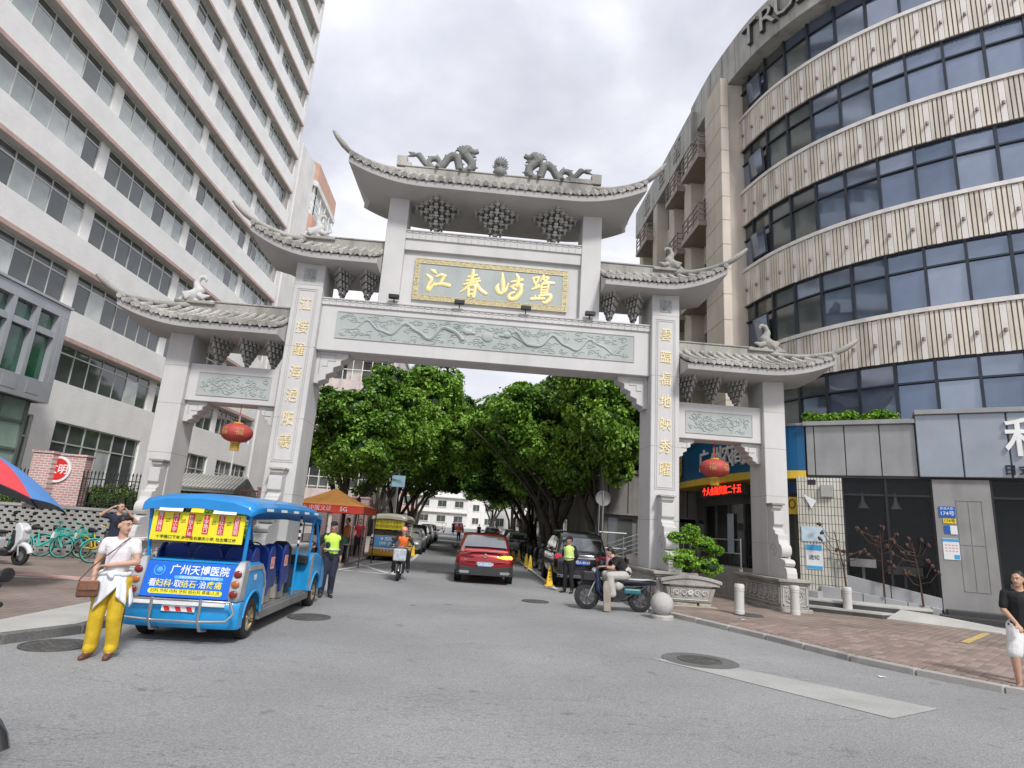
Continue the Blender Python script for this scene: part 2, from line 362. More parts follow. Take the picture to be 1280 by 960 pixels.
sheet('pavement_right', lambda y: (RR(y)+.13, 60), PAVER, [y for y in ys if y <= 42], .10)
_pr = bpy.data.objects['pavement_right']; _pm = [MB().box((-.161, -.078, -.02), (.161, .078, .007)).mesh('paving_brick', speckle('paving_brick_%s' % n_, c_, c2_, sc=50, var=.25, dirt=.1)) for n_, c_, c2_ in (('red', (.30, .22, .19), (.18, .14, .12)), ('brown', (.25, .195, .165), (.15, .12, .10)), ('pale', (.34, .265, .23), (.22, .17, .15)))]
_c = []; _a = rad(41)
for i_ in range(-60, 60):
    for j_ in range(-60, 60):
        u_, v_ = (i_+(.5 if j_ % 2 else 0))*.33, j_*.165; x_, y_ = 9+u_*cos(_a)-v_*sin(_a), 10.5+u_*sin(_a)+v_*cos(_a)
        if x_ > RR(y_)+.36 and y_ > 8.3 and x_/y_ < .93 and y_ < 14: _c.append((x_*x_+y_*y_, x_, y_))
for _, x_, y_ in sorted(_c)[:295]: inst(random.choice(_pm), 'paving_brick', _pr, (x_, y_, .1+random.uniform(-.0015, .0015)), (0, 0, _a))
sheet('pavement_right_far', lambda y: (RR(y)+.13, 14), PAVER, [y for y in ys if y >= 42], .10)
def kerb_line(name, fx, ya, yb, side, top, n, lab, km=None):
    """a row of granite kerb stones, each a piece"""
    root = thing(name, lab, 'kerb', world=True); root['kind'] = 'structure'; y = ya
    del root['category']
    i = 0
    while y < yb:
        y2 = y+.92
        a = Vector((fx(y), y, 0)); b = Vector((fx(min(y2, yb)), y2, 0)); d = (b-a); g = .012
        t = d.normalized(); w = Vector((side*.15, 0, 0)); q0 = a+t*g; q1 = b-t*g; dz = random.uniform(-.006, .006); lo = Vector((0, 0, gz(y)-.02)); hi = Vector((0, 0, gz(y)+top+dz))
        mb = MB(); mb.add([q0+lo, q1+lo, q1+w+lo, q0+w+lo, q0+hi, q1+hi, q1+w+hi, q0+w+hi], [(0, 3, 2, 1), (4, 5, 6, 7), (0, 1, 5, 4), (1, 2, 6, 5), (2, 3, 7, 6), (3, 0, 4, 7)])
        mb.build('kerb_stone', km or KERB, root, bevel=.015); y = y2; i += 1
kerb_line('kerb_left', RL, 2.0, 21, -1, .125, 1, 'granite kerb along the left pavement', speckle('dirty_kerb_stone', (.15, .147, .14), (.08, .08, .078), sc=40, var=.3, dirt=.4))
kerb_line('kerb_left_far', lambda y: -4.6 if y > 23 else RL(y), 21.0, 52, -1, .125, 1, 'granite kerb along the left street side')
kerb_line('kerb_right', RR, 7.0, 15.9, 1, .105, 1, 'low granite kerb round the right corner')
kerb_line('kerb_right_far', RR, 15.9, 50, 1, .105, 1, 'granite kerb on the right inside the gate')
LINE = mat('road_paint', (.66, .66, .64), .7, var=.15, scale=5, fine=.2, fscale=40)
def strip(mb, pts, w, z=.005):
    for a, b in zip(pts, pts[1:]):
        a, b = Vector((*a, 0)), Vector((*b, 0)); d = (b-a).normalized(); s = Vector((-d.y, d.x, 0))*w/2
        za, zb = gz(a.y)+z, gz(b.y)+z
        mb.add([(a-s)+Vector((0, 0, za)), (b-s)+Vector((0, 0, zb)), (b+s)+Vector((0, 0, zb)), (a+s)+Vector((0, 0, za))], [(0, 1, 2, 3)])
mb = MB(); edge = [(-2.50, 22.3), (-2.55, 24.5), (-2.60, 27), (-2.66, 31), (-2.8, 36), (-3.2, 44), (-3.4, 52), (-3.4, 70)]
strip(mb, edge, .17); tag(mb.build('lane_marking', LINE), kind='structure')
mb = MB(); strip(mb, [(-4.54, 22.9), (-2.50, 22.4)], .15, .006); strip(mb, [(-4.5, 23.0), (-3.45, 29.0)], .15, .007); strip(mb, [(-4.6, 26.9), (-2.7, 22.7)], .15, .008)
strip(mb, [(-3.5, 29.0), (-2.7, 29.0)], .15, .006)
tag(mb.build('hatched_marking', LINE), kind='structure')
mb = MB(); strip(mb, [(3.0, 20), (3.0, 60)], .13); tag(mb.build('parking_line', LINE), kind='structure')
PATCH = mat('asphalt_patch', (.36, .36, .345), .85, var=.1, scale=1.5, fine=.12, fscale=50, bump=.2)
mb = MB(); mb.add([(2.95, 9.95, .006), (4.1, 9.62, .006), (5.9, 7.75, .006), (4.93, 7.2, .006)], [(0, 3, 2, 1)]); tag(mb.build('concrete_patch', PATCH), kind='structure')
DKP = mat('old_repair_asphalt', (.165, .163, .158), .9, var=.12, scale=2, fine=.15, fscale=40, bump=.3)
for P_ in ([(-1.5, 24.2), (1.1, 24.0), (1.1, 25.1), (-1.5, 25.3)],):
    mb = MB(); mb.add([(x, y, .0045) for x, y in P_], [(0, 1, 2, 3)]); tag(mb.build('asphalt_repair', DKP), kind='structure')
YP = mat('yellow_road_paint', (.50, .38, .15), .8, var=.3, scale=9)
mb = MB(); strip(mb, [(10.6, 13.0), (12.7, 14.85)], .16, .108); tag(mb.build('yellow_pavement_line', YP), kind='structure')
PALE = mat('worn_pale_paving', (.44, .40, .36), .85, var=.25, scale=2, fine=.12)
mb = MB(); strip(mb, [(-14, 13.6), (-8.5, 14.4), (-5.4, 14.0)], .22, .127); tag(mb.build('pale_paving_band', PALE), kind='structure')
PINK = mat('pink_paving', (.50, .30, .27), .85, var=.2, scale=3)
mb = MB(); strip(mb, [(-9.8, 14.75), (-5.4, 14.75)], .5, .126); tag(mb.build('pink_paving_band', PINK), kind='structure')
# manholes
IRON = mat('cast_iron', (.10, .098, .092), .75, .1, var=.3, scale=8, dirt=.2)
def manhole(x, y, r, z, lab, collar=0.):
    t = thing('manhole_cover', lab, 'manhole cover', (x, y, z), group='round iron manhole covers')
    if collar: MB().lathe([(0, 0), (collar, 0), (collar, .008), (0, .008)], n=40).build('collar', mat('dark_concrete', (.13, .13, .127), .85, bump=.3), t, local=True)
    MB().lathe([(r, .0), (r, .017), (r*.93, .017), (r*.93, .010)], n=36).build('frame', IRON, t, local=True, smooth=30)
    mb = MB().lathe([(0, 0), (r*.92, 0), (r*.92, .012), (0, .012)], n=36)
    k = 7
    for i in range(-k, k+1):
        for j in range(-k, k+1):
            px, py = i*r/k*.95, j*r/k*.95
            if (i+j) % 2 == 0 and px*px+py*py < (r*.84)**2: mb.box((px-r*.05, py-r*.05, .012), (px+r*.05, py+r*.05, .018))
    mb.build('lid', IRON, t, local=True)
manhole(3.75, 9.95, .34, .002, 'iron manhole cover in a dark round collar by the pale concrete patch', .58)
manhole(1.9, 16.7, .36, .002, 'iron manhole cover in the road behind the parked delivery motorcycle and cones')
manhole(-2.75, 11.94, .38, .002, 'iron manhole cover beside the front wheel of the blue shuttle')
manhole(-5.05, 8.55, .38, .002, 'iron manhole cover near the feet of the woman in yellow trousers')
manhole(7.12, 15.6, .36, .104, 'brown manhole cover in the brick paving beside a white bollard')
# ================================================================ the memorial gate
JT = mat('stone_joint_line', (.20, .195, .19), .9)
gate = thing('memorial_archway', 'grey granite memorial gate with three tiled roofs and gold lettering spanning the street', 'archway', (.11, 18.0, 0), world=True)
XC = .11
def gx(sd, x): return XC+sd*x
GT = speckle('roof_tile_stone', (.44, .425, .39), (.20, .19, .17), sc=22, var=.35, dirt=.45, bump=.4)
for sd in (-1, 1):
    # main pillar: shaft with recessed face border
    mb = MB(); mb.box((gx(sd, 5.19), 18.0, .95), (gx(sd, 6.08), 19.28, 9.52)); pl = mb.build('main_pillar', G, gate, bevel=.02)
    mb = MB()
    for zj in (2.35, 4.55, 6.75, 8.74): a_, b_ = sorted((gx(sd, 5.19), gx(sd, 6.08))); mb.box((a_-.002, 17.997, zj), (b_+.002, 19.282, zj+.007))
    tag(mb.build('slab_joint', JT, pl), kind='stuff')
    mb = MB(); x0, x1, z0, z1, w = gx(sd, 5.32) if sd > 0 else gx(sd, 5.95), gx(sd, 5.95) if sd > 0 else gx(sd, 5.32), 3.25, 8.62, .022
    for k in (0, .055):
        a, b, c, d = x0+k, x1-k, z0+k, z1-k
        mb.box((a, 17.988, c), (a+w, 18.0, d)); mb.box((b-w, 17.988, c), (b, 18.0, d)); mb.box((a+w, 17.988, c), (b-w, 18.0, c+w)); mb.box((a+w, 17.988, d-w), (b-w, 18.0, d))
    mb.build('face_border', GS, pl)
    xm = (x0+x1)/2
    mb = MB(); mb.box((xm-.19, 17.985, 8.86), (xm+.19, 18.0, 9.27)); mb.build('square_relief', GG, pl)
    mb = MB(); random.seed(3+sd)
    for k in range(26):
        a = random.uniform(-.15, .15); c = 9.065+random.uniform(-.17, .17); an = random.uniform(0, pi); l = random.uniform(.03, .07)
        mb.bar((xm+a-cos(an)*l, 17.98, c-sin(an)*l), (xm+a+cos(an)*l, 17.98, c+sin(an)*l), .018, .018)
    mb.build('square_carving', GG, pl)
    chars = '江接羅海浥阳羲' if sd < 0 else '雲臨福地映秀曜'
    zz = [8.07, 7.34, 6.63, 5.92, 5.2, 4.5, 3.83]
    for ch, z in zip(chars, zz):
        MB().text(ch, .44, lambda x, y, q, z=z: (xm+x*.85+y*.06, 17.988-q, z+y), .02, .006 if ch in '江阳地秀' else 0.).build('gold_character', GOLDF, pl)
    # outer pillar
    mb = MB(); mb.box((gx(sd, 8.82), 18.14, .95), (gx(sd, 9.51), 19.2, 6.92)); op_ = mb.build('outer_pillar', G, gate, bevel=.018)
    mb = MB()
    for zj in (1.9, 3.3, 4.75, 5.9): a_, b_ = sorted((gx(sd, 8.82), gx(sd, 9.51))); mb.box((a_-.002, 18.137, zj), (b_+.002, 19.202, zj+.007))
    tag(mb.build('slab_joint', JT, op_), kind='stuff')
    # pedestals with carved sides under both pillars
    for xc_, hw, y0, y1, big in ((5.62, .52, 17.0, 20.3, 1), (8.99, .40, 17.02, 19.75, 0)):
        ped = MB(); X = gx(sd, xc_)
        ped.box((X-hw-.07, y0-.07, .08), (X+hw+.07, y1+.07, .19)); ped.box((X-hw, y0, .19), (X+hw, y1, .82))
        ped.box((X-hw-.04, y0-.04, .82), (X+hw+.04, y1+.04, .88)); ped.box((X-hw-.1, y0-.1, .88), (X+hw+.1, y1+.1, .96))
        if not big: ped.box((X+sd*.3-.05, 18.1, .19), (X+sd*.62, 19.25, .95))
        po = ped.build('pedestal', GW if sd > 0 else G, gate, bevel=.012)
        # carved panels: frame ribs and scroll ornament on the long and short faces
        mb = MB(); random.seed(int(xc_*10)+sd)
        def face(fn, l):
            f = .05
            for a in (0, l-.03): mb.prism([(a+f if a == 0 else a-f, .26), (a+f+.03 if a == 0 else a-f+.03, .26), (a+f+.03 if a == 0 else a-f+.03, .76), (a+f if a == 0 else a-f, .76)], fn, 0, .02)
            for zq in (.26, .74): mb.prism([(f, zq), (l-f, zq), (l-f, zq+.025), (f, zq+.025)], fn, 0, .02)
            n = max(2, int(l/.32)); 
            for i in range(n):
                c = f+.12+(l-2*f-.24)*(i+.5)/n; dr = 1 if i % 2 else -1; pts = []
                for k in range(15):
                    an = k*.62; r = .115-k*.0062; pts.append(fn(c+dr*cos(an)*r, .51+sin(an)*r*1.3, .012))
                mb.tube(pts, .018, 5)
                mb.tube([fn(c-dr*.13, .36, .012), fn(c, .33, .012), fn(c+dr*.14, .40, .012)], .016, 5); mb.tube([fn(c-dr*.13, .66, .012), fn(c, .70, .012), fn(c+dr*.14, .62, .012)], .016, 5)
        face(lambda u, v, a, X=X, hw=hw, y0=y0: (X-hw-a, y0+u, v), y1-y0); face(lambda u, v, a, X=X, hw=hw, y0=y0: (X+hw+a, y0+u, v), y1-y0)
        face(lambda u, v, a, X=X, hw=hw, y0=y0: (X-hw+u, y0-a, v), 2*hw)
        mb.build('pedestal_carving', GS if sd > 0 else G, po)
        # scroll plate leaning on the front of the pillar
        yf = 18.0 if big else 18.14; s = 1.0
        prof = [(0, .96), (0, 3.02), (-.30, 3.02), (-.30, 2.93), (-.20, 2.90), (-.20, 2.84), (-.34, 2.84), (-.34, 2.45), (-.27, 2.40), (-.27, 2.32), (-.36, 2.28), (-.36, 2.20), (-.52, 2.16), (-.52, 2.02), (-.56, 1.9)]
        for k in range(9):
            an = rad(80-k*22); prof.append((-.56-.13*cos(an)+.0, 1.72+.18*sin(an)))
        prof += [(-.50, 1.52), (-.62, 1.50), (-.80, 1.46), (-.84, 1.38), (-.80, 1.30), (-.72, 1.28), (-.86, 1.24), (-.90, 1.1), (-.90, .96)]
        mb = MB(); w = .19 if big else .15
        mb.prism(prof, lambda u, v, a, X=X, yf=yf: (X+a, yf+u*(1.15), v), -w, w); so = mb.build('scroll_stone', G, gate, bevel=.012)
        mb = MB(); mb.box((X-w-.05, yf-.40, 3.02), (X+w+.05, yf, 3.07)); mb.build('stone_cap', GW, so)
        for sg in (-1, 1):
            mb = MB(); pts = [(X+sg*w, yf-.36+cos(k*.5)*(.22-k*.011), 1.72+sin(k*.5)*(.22-k*.011)) for k in range(17)]
            mb.tube(pts, .02, 5); mb.build('scroll_carving', GS, so)
    # beam between pillars
    a, b = sorted((gx(sd, 6.08), gx(sd, 8.82)))
    mb = MB(); mb.box((a, 18.3, 4.90), (b, 19.05, 6.04)); bo = mb.build('side_beam', G, gate, bevel=.015)
    # corbels
    for xs, dr, wid, zt, z0, n in ((5.19, -1, .95, 6.76, 5.75, 4), (8.82, -1, .62, 4.90, 4.28, 4), (6.08, 1, .62, 4.90, 4.28, 4)):
        mb = MB(); pr_ = [(0, z0), (.14, z0)]
        for k in range(n):
            u = .14+(wid-.14)*(k/n); u2 = .14+(wid-.14)*((k+1)/n); z = z0+(zt-z0)*(k+.35)/n; z2 = z0+(zt-z0)*(k+1)/n
            pr_ += [(u, z0+(zt-z0)*(k+.25)/n*.92), (u2, z0+(zt-z0)*(k+.62)/n*.92)]
        pr_ += [(wid, zt), (0, zt)]
        mb.prism(pr_, lambda u, v, q, xs=xs, dr=dr: (gx(sd, xs+dr*u), q, v), 18.42, 18.95); co = mb.build('corbel', G, gate, bevel=.01)
        mb = MB(); h = zt-z0; f = .12
        o = [(f, z0+.22*h+.1), (f, zt-.1), (wid*.62, zt-.1), (wid*.62, zt-.28), (wid*.38, zt-.28), (wid*.38, zt-.45*h), (f+.08, zt-.45*h)]
        mb.tube([(gx(sd, xs+dr*u), 18.415, v) for u, v in o], .014, 4); mb.build('corbel_carving', GS, co)
    # side relief
    mb = MB(); rx0, rx1 = sorted((gx(sd, 6.40), gx(sd, 8.50)))
    mb.box((rx0, 18.288, 5.10), (rx1, 18.3, 5.77)); ro = mb.build('side_relief', GG, bo)
    mb = MB(); random.seed(11+sd)
    fr = .02
    mb.box((rx0-fr, 18.275, 5.08), (rx0, 18.3, 5.79)); mb.box((rx1, 18.275, 5.08), (rx1+fr, 18.3, 5.79)); mb.box((rx0, 18.275, 5.08), (rx1, 18.3, 5.10)); mb.box((rx0, 18.275, 5.77), (rx1, 18.3, 5.79))
    mb.build('relief_frame', GS, ro)
    mb = MB()
    def swirl(cx, cz, r, t0, turns, w=.014, yy=18.283, e=1.): mb.tube([(cx+cos(t0+k*.45)*r*(1-k/(turns*14+1)*.75), yy, cz+e*sin(t0+k*.45)*r*(1-k/(turns*14+1)*.75)) for k in range(int(turns*14))], w, 5)
    for k in range(80):
        swirl(random.uniform(rx0+.12, rx1-.12), random.uniform(5.2, 5.67), random.uniform(.05, .1), random.uniform(0, 6), random.uniform(.35, .9), random.uniform(.010, .018))
    for k in range(9):
        x = random.uniform(rx0+.2, rx1-.4); z = random.uniform(5.2, 5.65); mb.tube([(x+j*.05, 18.283, z+.04*sin(j*1.1+k)) for j in range(7)], .015, 5)
    mb.build('relief_carving', GG, ro, smooth=50)
# main beam
mb = MB(); mb.box((XC-5.19, 18.2, 6.76), (XC+5.19, 19.1, 8.44)); beam = mb.build('main_beam', G, gate, bevel=.015)
def frieze(name, x0, x1, y, z0, z1, par):
    """projecting moulded course with small repeated arches"""
    mb = MB(); mb.box((x0, y-.05, z0), (x1, y, z1)); mb.box((x0, y-.075, z1-.035), (x1, y-.05, z1)); o = mb.build(name, G, par)
    mb = MB(); n = int((x1-x0)/.21); w = (x1-x0)/n
    for i in range(n):
        c = x0+(i+.5)*w; zc = z1-.06; mb.tube([(c+cos(an)*w*.46, y-.052, zc+sin(an)*.05) for an in [pi+k*pi/5 for k in range(6)]], .011, 4)
        mb.box((x0+i*w-.006, y-.058, z0+.01), (x0+i*w+.006, y-.05, z1-.06))
    mb.build('moulding_carving', GW, o)
frieze('beam_moulding', XC-5.19, XC+5.19, 18.2, 8.22, 8.44, beam)
# long relief with dragons among clouds
RX0, RX1, RZ0, RZ1 = XC-4.66, XC+4.66, 7.19, 8.02
mb = MB(); mb.box((RX0, 18.188, RZ0), (RX1, 18.2, RZ1)); rel = mb.build('long_relief', GG, beam)
mb = MB(); f = .022
mb.box((RX0-f, 18.172, RZ0-f), (RX0, 18.2, RZ1+f)); mb.box((RX1, 18.172, RZ0-f), (RX1+f, 18.2, RZ1+f)); mb.box((RX0, 18.172, RZ0-f), (RX1, 18.2, RZ0)); mb.box((RX0, 18.172, RZ1), (RX1, 18.2, RZ1+f))
mb.build('relief_frame', GS, rel)
mb = MB(); random.seed(5); yy = 18.18
for sd in (-1, 1):
    # dragon body: a long tapering wave with scales' ridge, head to the middle
    pts = []; rs = []
    for k in range(60):
        u = k/59; x = XC+sd*(.75+3.75*u); z = 7.6+.21*sin(u*19+sd)*(1-.25*u)+.05*sin(u*41); pts.append((x, yy+.015, z)); rs.append(.055*(1-u)**.6+.016)
    mb.tube(pts, rs, 7)
    for k in range(0, 58, 2):
        p, q = Vector(pts[k]), rs[k]; mb.tube([p+Vector((0, 0, q*.9)), p+Vector((sd*.05, 0, q+.05))], [.014, .004], 4)
    hx = XC+sd*.62; mb.ell((hx, yy, 7.72), (.16, .05, .11), 10, 6); mb.ell((hx-sd*.16, yy, 7.68), (.10, .04, .05), 8, 5)
    for k in range(7): mb.tube([(hx+sd*.1, yy, 7.75), (hx+sd*(.28+.03*k), yy-.01, 7.92-.06*k), (hx+sd*(.42+.02*k), yy, 7.93-.075*k)], [.02, .016, .005], 5)
    for u in (.22, .45, .68):
        p = Vector(pts[int(u*59)]); s1 = -1 if p.z > 7.6 else 1
        mb.tube([p, p+Vector((sd*.14, 0, s1*.14)), p+Vector((sd*.05, 0, s1*.24))], [.045, .03, .02], 6)
        for c in (-1, 0, 1): mb.tube([p+Vector((sd*.05, 0, s1*.24)), p+Vector((sd*.05+c*.07, 0, s1*.31))], [.016, .005], 4)
mb.ell((XC, yy, 7.6), (.17, .04, .17), 16, 8)
for k in range(300):
    x = random.uniform(RX0+.15, RX1-.15); z = random.choice((random.uniform(7.25, 7.45), random.uniform(7.75, 7.96))) if random.random() < .7 else random.uniform(7.25, 7.95)
    r = random.uniform(.05, .11); t0 = random.uniform(0, 6); tn = random.uniform(.3, .8)
    mb.tube([(x+cos(t0+j*.45)*r*(1-j/(tn*14+1)*.7)*1.5, yy+.004, z+sin(t0+j*.45)*r*.7*(1-j/(tn*14+1)*.7)) for j in range(int(tn*14)+2)], random.uniform(.009, .016), 5)
mb.build('dragon_carving', GG, rel, smooth=50)
# upper posts and name panel
for sd in (-1, 1):
    mb = MB(); mb.box((gx(sd, 2.88), 18.22, 8.44), (gx(sd, 3.52), 19.1, 12.13)); mb.build('upper_post', G, gate, bevel=.015)
mb = MB(); mb.box((XC-2.88, 18.42, 8.44), (XC+2.88, 18.95, 10.36)); pan = mb.build('name_panel', G, gate)
mb = MB(); mb.box((XC-2.88, 18.3, 10.36), (XC+2.88, 19.05, 11.04)); ub = mb.build('upper_beam', G, gate, bevel=.01)
frieze('upper_moulding', XC-2.88, XC+2.88, 18.3, 10.74, 11.04, ub)
PX0, PX1, PZ0, PZ1 = XC-2.49, XC+2.49, 8.70, 10.13
mb = MB(); mb.box((PX0, 18.36, PZ0), (PX1, 18.42, PZ1)); plq = mb.build('name_plaque', GG, pan, bevel=.006)
mb = MB(); w = .17
for a, b in (((PX0, PZ0), (PX1, PZ0+w)), ((PX0, PZ1-w), (PX1, PZ1)), ((PX0, PZ0+w), (PX0+w, PZ1-w)), ((PX1-w, PZ0+w), (PX1, PZ1-w))): mb.box((a[0], 18.345, a[1]), (b[0], 18.36, b[1]))
fb = mb.build('plaque_border', BRONZE, plq)
mb = MB()
def fret(x0, z0, x1, z1):
    n = max(1, int(max(abs(x1-x0), abs(z1-z0))/.11))
    for i in range(n):
        u = (i+.5)/n; x, z = x0+(x1-x0)*u, z0+(z1-z0)*u; s = 1 if i % 2 else -1
        mb.tube([(x-.04, 18.343, z-s*.045), (x-.04, 18.343, z+s*.045), (x+.035, 18.343, z+s*.045), (x+.035, 18.343, z-s*.02), (x-.005, 18.343, z-s*.02)], .009, 4)
fret(PX0+w, PZ0+w/2, PX1-w, PZ0+w/2); fret(PX0+w, PZ1-w/2, PX1-w, PZ1-w/2); fret(PX0+w/2, PZ0+.05, PX0+w/2, PZ1-.05); fret(PX1-w/2, PZ0+.05, PX1-w/2, PZ1-.05)
for zz in (PZ0+.012, PZ1-.012, PZ0+w, PZ1-w): mb.box((PX0, 18.335, zz-.008), (PX1, 18.345, zz+.008))
mb.build('fret_pattern', mat('dull_gold_fret', (.60, .52, .30), .5, .15, var=.25, scale=18), fb)
# the four brush-written characters, stroke by stroke
STROKES = [[([(-1.86,9.76),(-1.77,9.71),(-1.69,9.65)],[.023,.054,.023]),([(-1.98,9.57),(-1.84,9.46),(-1.83,9.36),(-1.9,9.2),(-1.88,9.06),(-1.7,9.33)],[.027,.054,.045,.036,.063,.018]),([(-1.68,9.54),(-1.52,9.61),(-1.37,9.58)],[.032,.045,.023]),([(-1.4,9.6),(-1.46,9.46),(-1.55,9.28)],[.036,.041,.032]),([(-1.74,9.23),(-1.52,9.3),(-1.25,9.27)],[.027,.045,.054])],[([(-.66,9.62),(-.39,9.71)],[.027,.036]),([(-.7,9.49),(-.31,9.59)],[.027,.036]),([(-.51,9.86),(-.53,9.55),(-.65,9.28),(-.88,9.07)],[.045,.045,.036,.014]),([(-.79,9.35),(-.56,9.43),(-.27,9.51)],[.023,.041,.032]),([(-.39,9.46),(-.23,9.22),(-.04,9.1)],[.027,.05,.041]),([(-.62,9.3),(-.59,8.97)],[.032,.036]),([(-.62,9.3),(-.41,9.35),(-.43,8.96)],[.027,.041,.045]),([(-.59,9.17),(-.44,9.2)],[.027,.027]),([(-.59,9.03),(-.43,9.05)],[.027,.027])],[([(.44,9.85),(.48,9.55),(.52,9.22)],[.027,.054,.054]),([(.34,9.46),(.3,9.32),(.4,9.16),(.57,9.25),(.66,9.52)],[.023,.059,.05,.041,.018]),([(.9,9.86),(.98,9.69),(.94,9.44)],[.027,.054,.041]),([(.75,9.58),(1.09,9.68)],[.027,.045]),([(.74,9.41),(.94,9.5),(1.1,9.5)],[.023,.045,.045]),([(1.06,9.5),(1.08,9.27),(.92,9.03),(.74,9.0),(.71,9.13),(.87,9.24)],[.041,.054,.063,.054,.041,.027]),([(.79,9.38),(.9,9.33)],[.032,.041])],[([(1.45,9.79),(1.51,9.59)],[.032,.027]),([(1.45,9.77),(1.63,9.82),(1.59,9.63)],[.027,.032,.023]),([(1.49,9.62),(1.59,9.65)],[.023,.023]),([(1.55,9.6),(1.54,9.42)],[.027,.027]),([(1.44,9.39),(1.67,9.5)],[.027,.036]),([(1.55,9.52),(1.65,9.56)],[.018,.023]),([(1.79,9.9),(1.69,9.69)],[.036,.023]),([(1.73,9.8),(1.95,9.84),(1.77,9.62)],[.027,.032,.023]),([(1.78,9.77),(1.96,9.67),(2.14,9.67)],[.023,.041,.036]),([(1.74,9.58),(1.73,9.19)],[.027,.027]),([(1.74,9.58),(1.95,9.63),(1.93,9.35)],[.027,.032,.027]),([(1.74,9.47),(1.92,9.51)],[.023,.023]),([(1.74,9.38),(1.92,9.42)],[.023,.023]),([(1.74,9.29),(1.95,9.33)],[.027,.027]),([(1.73,9.19),(2.03,9.25),(2.03,9.1),(1.89,8.96),(1.8,9.01)],[.032,.045,.054,.045,.018]),([(1.43,9.05),(1.58,9.08),(1.84,9.1)],[.045,.041,.036]),([(1.55,9.17),(1.57,9.11)],[.023,.023]),([(1.67,9.19),(1.7,9.12)],[.023,.023])]]
def smooth_path(P, R, m=5):
    if len(P) < 3: return P, R
    out = []; ro = []
    for i in range(len(P)-1):
        a, b, c, d = Vector(P[max(i-1, 0)]), Vector(P[i]), Vector(P[i+1]), Vector(P[min(i+2, len(P)-1)])
        for k in range(m):
            t = k/m; out.append(.5*((2*b)+(c-a)*t+(2*a-5*b+4*c-d)*t*t+(3*b-a-3*c+d)*t**3)); ro.append(R[i]+(R[i+1]-R[i])*t)
    return out+[Vector(P[-1])], ro+[R[-1]]
for ch in STROKES:
    mb = MB()
    for P, R_ in ch:
        P, R_ = smooth_path([(x, 0, z) for x, z in P], R_)
        b = MB().tube(P, [q*1.3 for q in R_], 8); e0, e1 = P[0], P[-1]; b.ell(e0, R_[0]*1.3, 8, 6); b.ell(e1, R_[-1]*1.3, 8, 6)
        mb.add([(x, 18.35+y*.22, z) for x, y, z in b.v], b.f)
    mb.build('gold_character', GOLD, plq, smooth=60)

for x, z in ((-3.0, 8.5), (-.95, 8.5), (1.15, 8.5), (3.2, 8.5)):
    mb = MB(); mb.box((XC+x-.16, 17.95, z+.05), (XC+x+.16, 18.12, z+.17)); so = mb.build('floodlight', BLACK, gate, bevel=.01)
    MB().bar((XC+x, 18.1, z+.06), (XC+x, 18.2, z-.06), .03).build('lamp_bracket', DARKM, so); MB().box((XC+x-.13, 17.98, z+.171), (XC+x+.13, 18.1, z+.178)).build('lamp_glass', mat('lamp_glass', (.5, .5, .5), .1), so)
# bracket clusters: stepped blocks fanning forward and sideways under the roof
def bracket(x, y0, z0, z1, half, reach, levels=5):
    """stepped bracket set: columns of corbelled arms, each level reaching further out, gaps left open between them"""
    mb = MB(); h = (z1-z0)/levels; s_ = half/(levels-.5)
    for k in range(levels):
        for i in range(-k, k+1):
            f = (k-abs(i)+.8)/levels; zc = z0+h*(k+.12); X = x+i*s_
            for sg in (-1, 1):
                ye = y0+sg*reach*f; e = .0015*(i+k*3)
                mb.box((X-s_*.17, y0+sg*(.01+e), zc), (X+s_*.17, ye, zc+h*.42))                       # arm
                mb.box((X-s_*.34, ye-sg*.10, zc+h*.42), (X+s_*.34, ye+sg*.03, zc+h*.80))              # bearing block
                if abs(i) < k: mb.box((X-s_*.48, ye-sg*.07, zc+h*.10), (X+s_*.48, ye-sg*.015, zc+h*.36))  # short cross arm
        mb.box((x-s_*(k+.3), y0-.045, z0+h*(k+.16)), (x+s_*(k+.3), y0+.045, z0+h*(k+.5)))
    mb.box((x-s_*.3, y0-.16, z0-.1), (x+s_*.3, y0+.16, z0+h*.15))
    return mb.build('bracket_cluster', GB, gate)
for x in (-1.98, 0, 1.98): bracket(XC+x*1.0, 18.7, 11.12, 12.12, .78, 1.0, 5)
for sd in (-1, 1):
    for x in (3.95, 4.75): bracket(gx(sd, x), 18.66, 8.50, 9.46, .34, .72, 5)
    for x in (6.55, 7.35, 8.2): bracket(gx(sd, x), 18.7, 6.08, 6.88, .33, .78, 5)
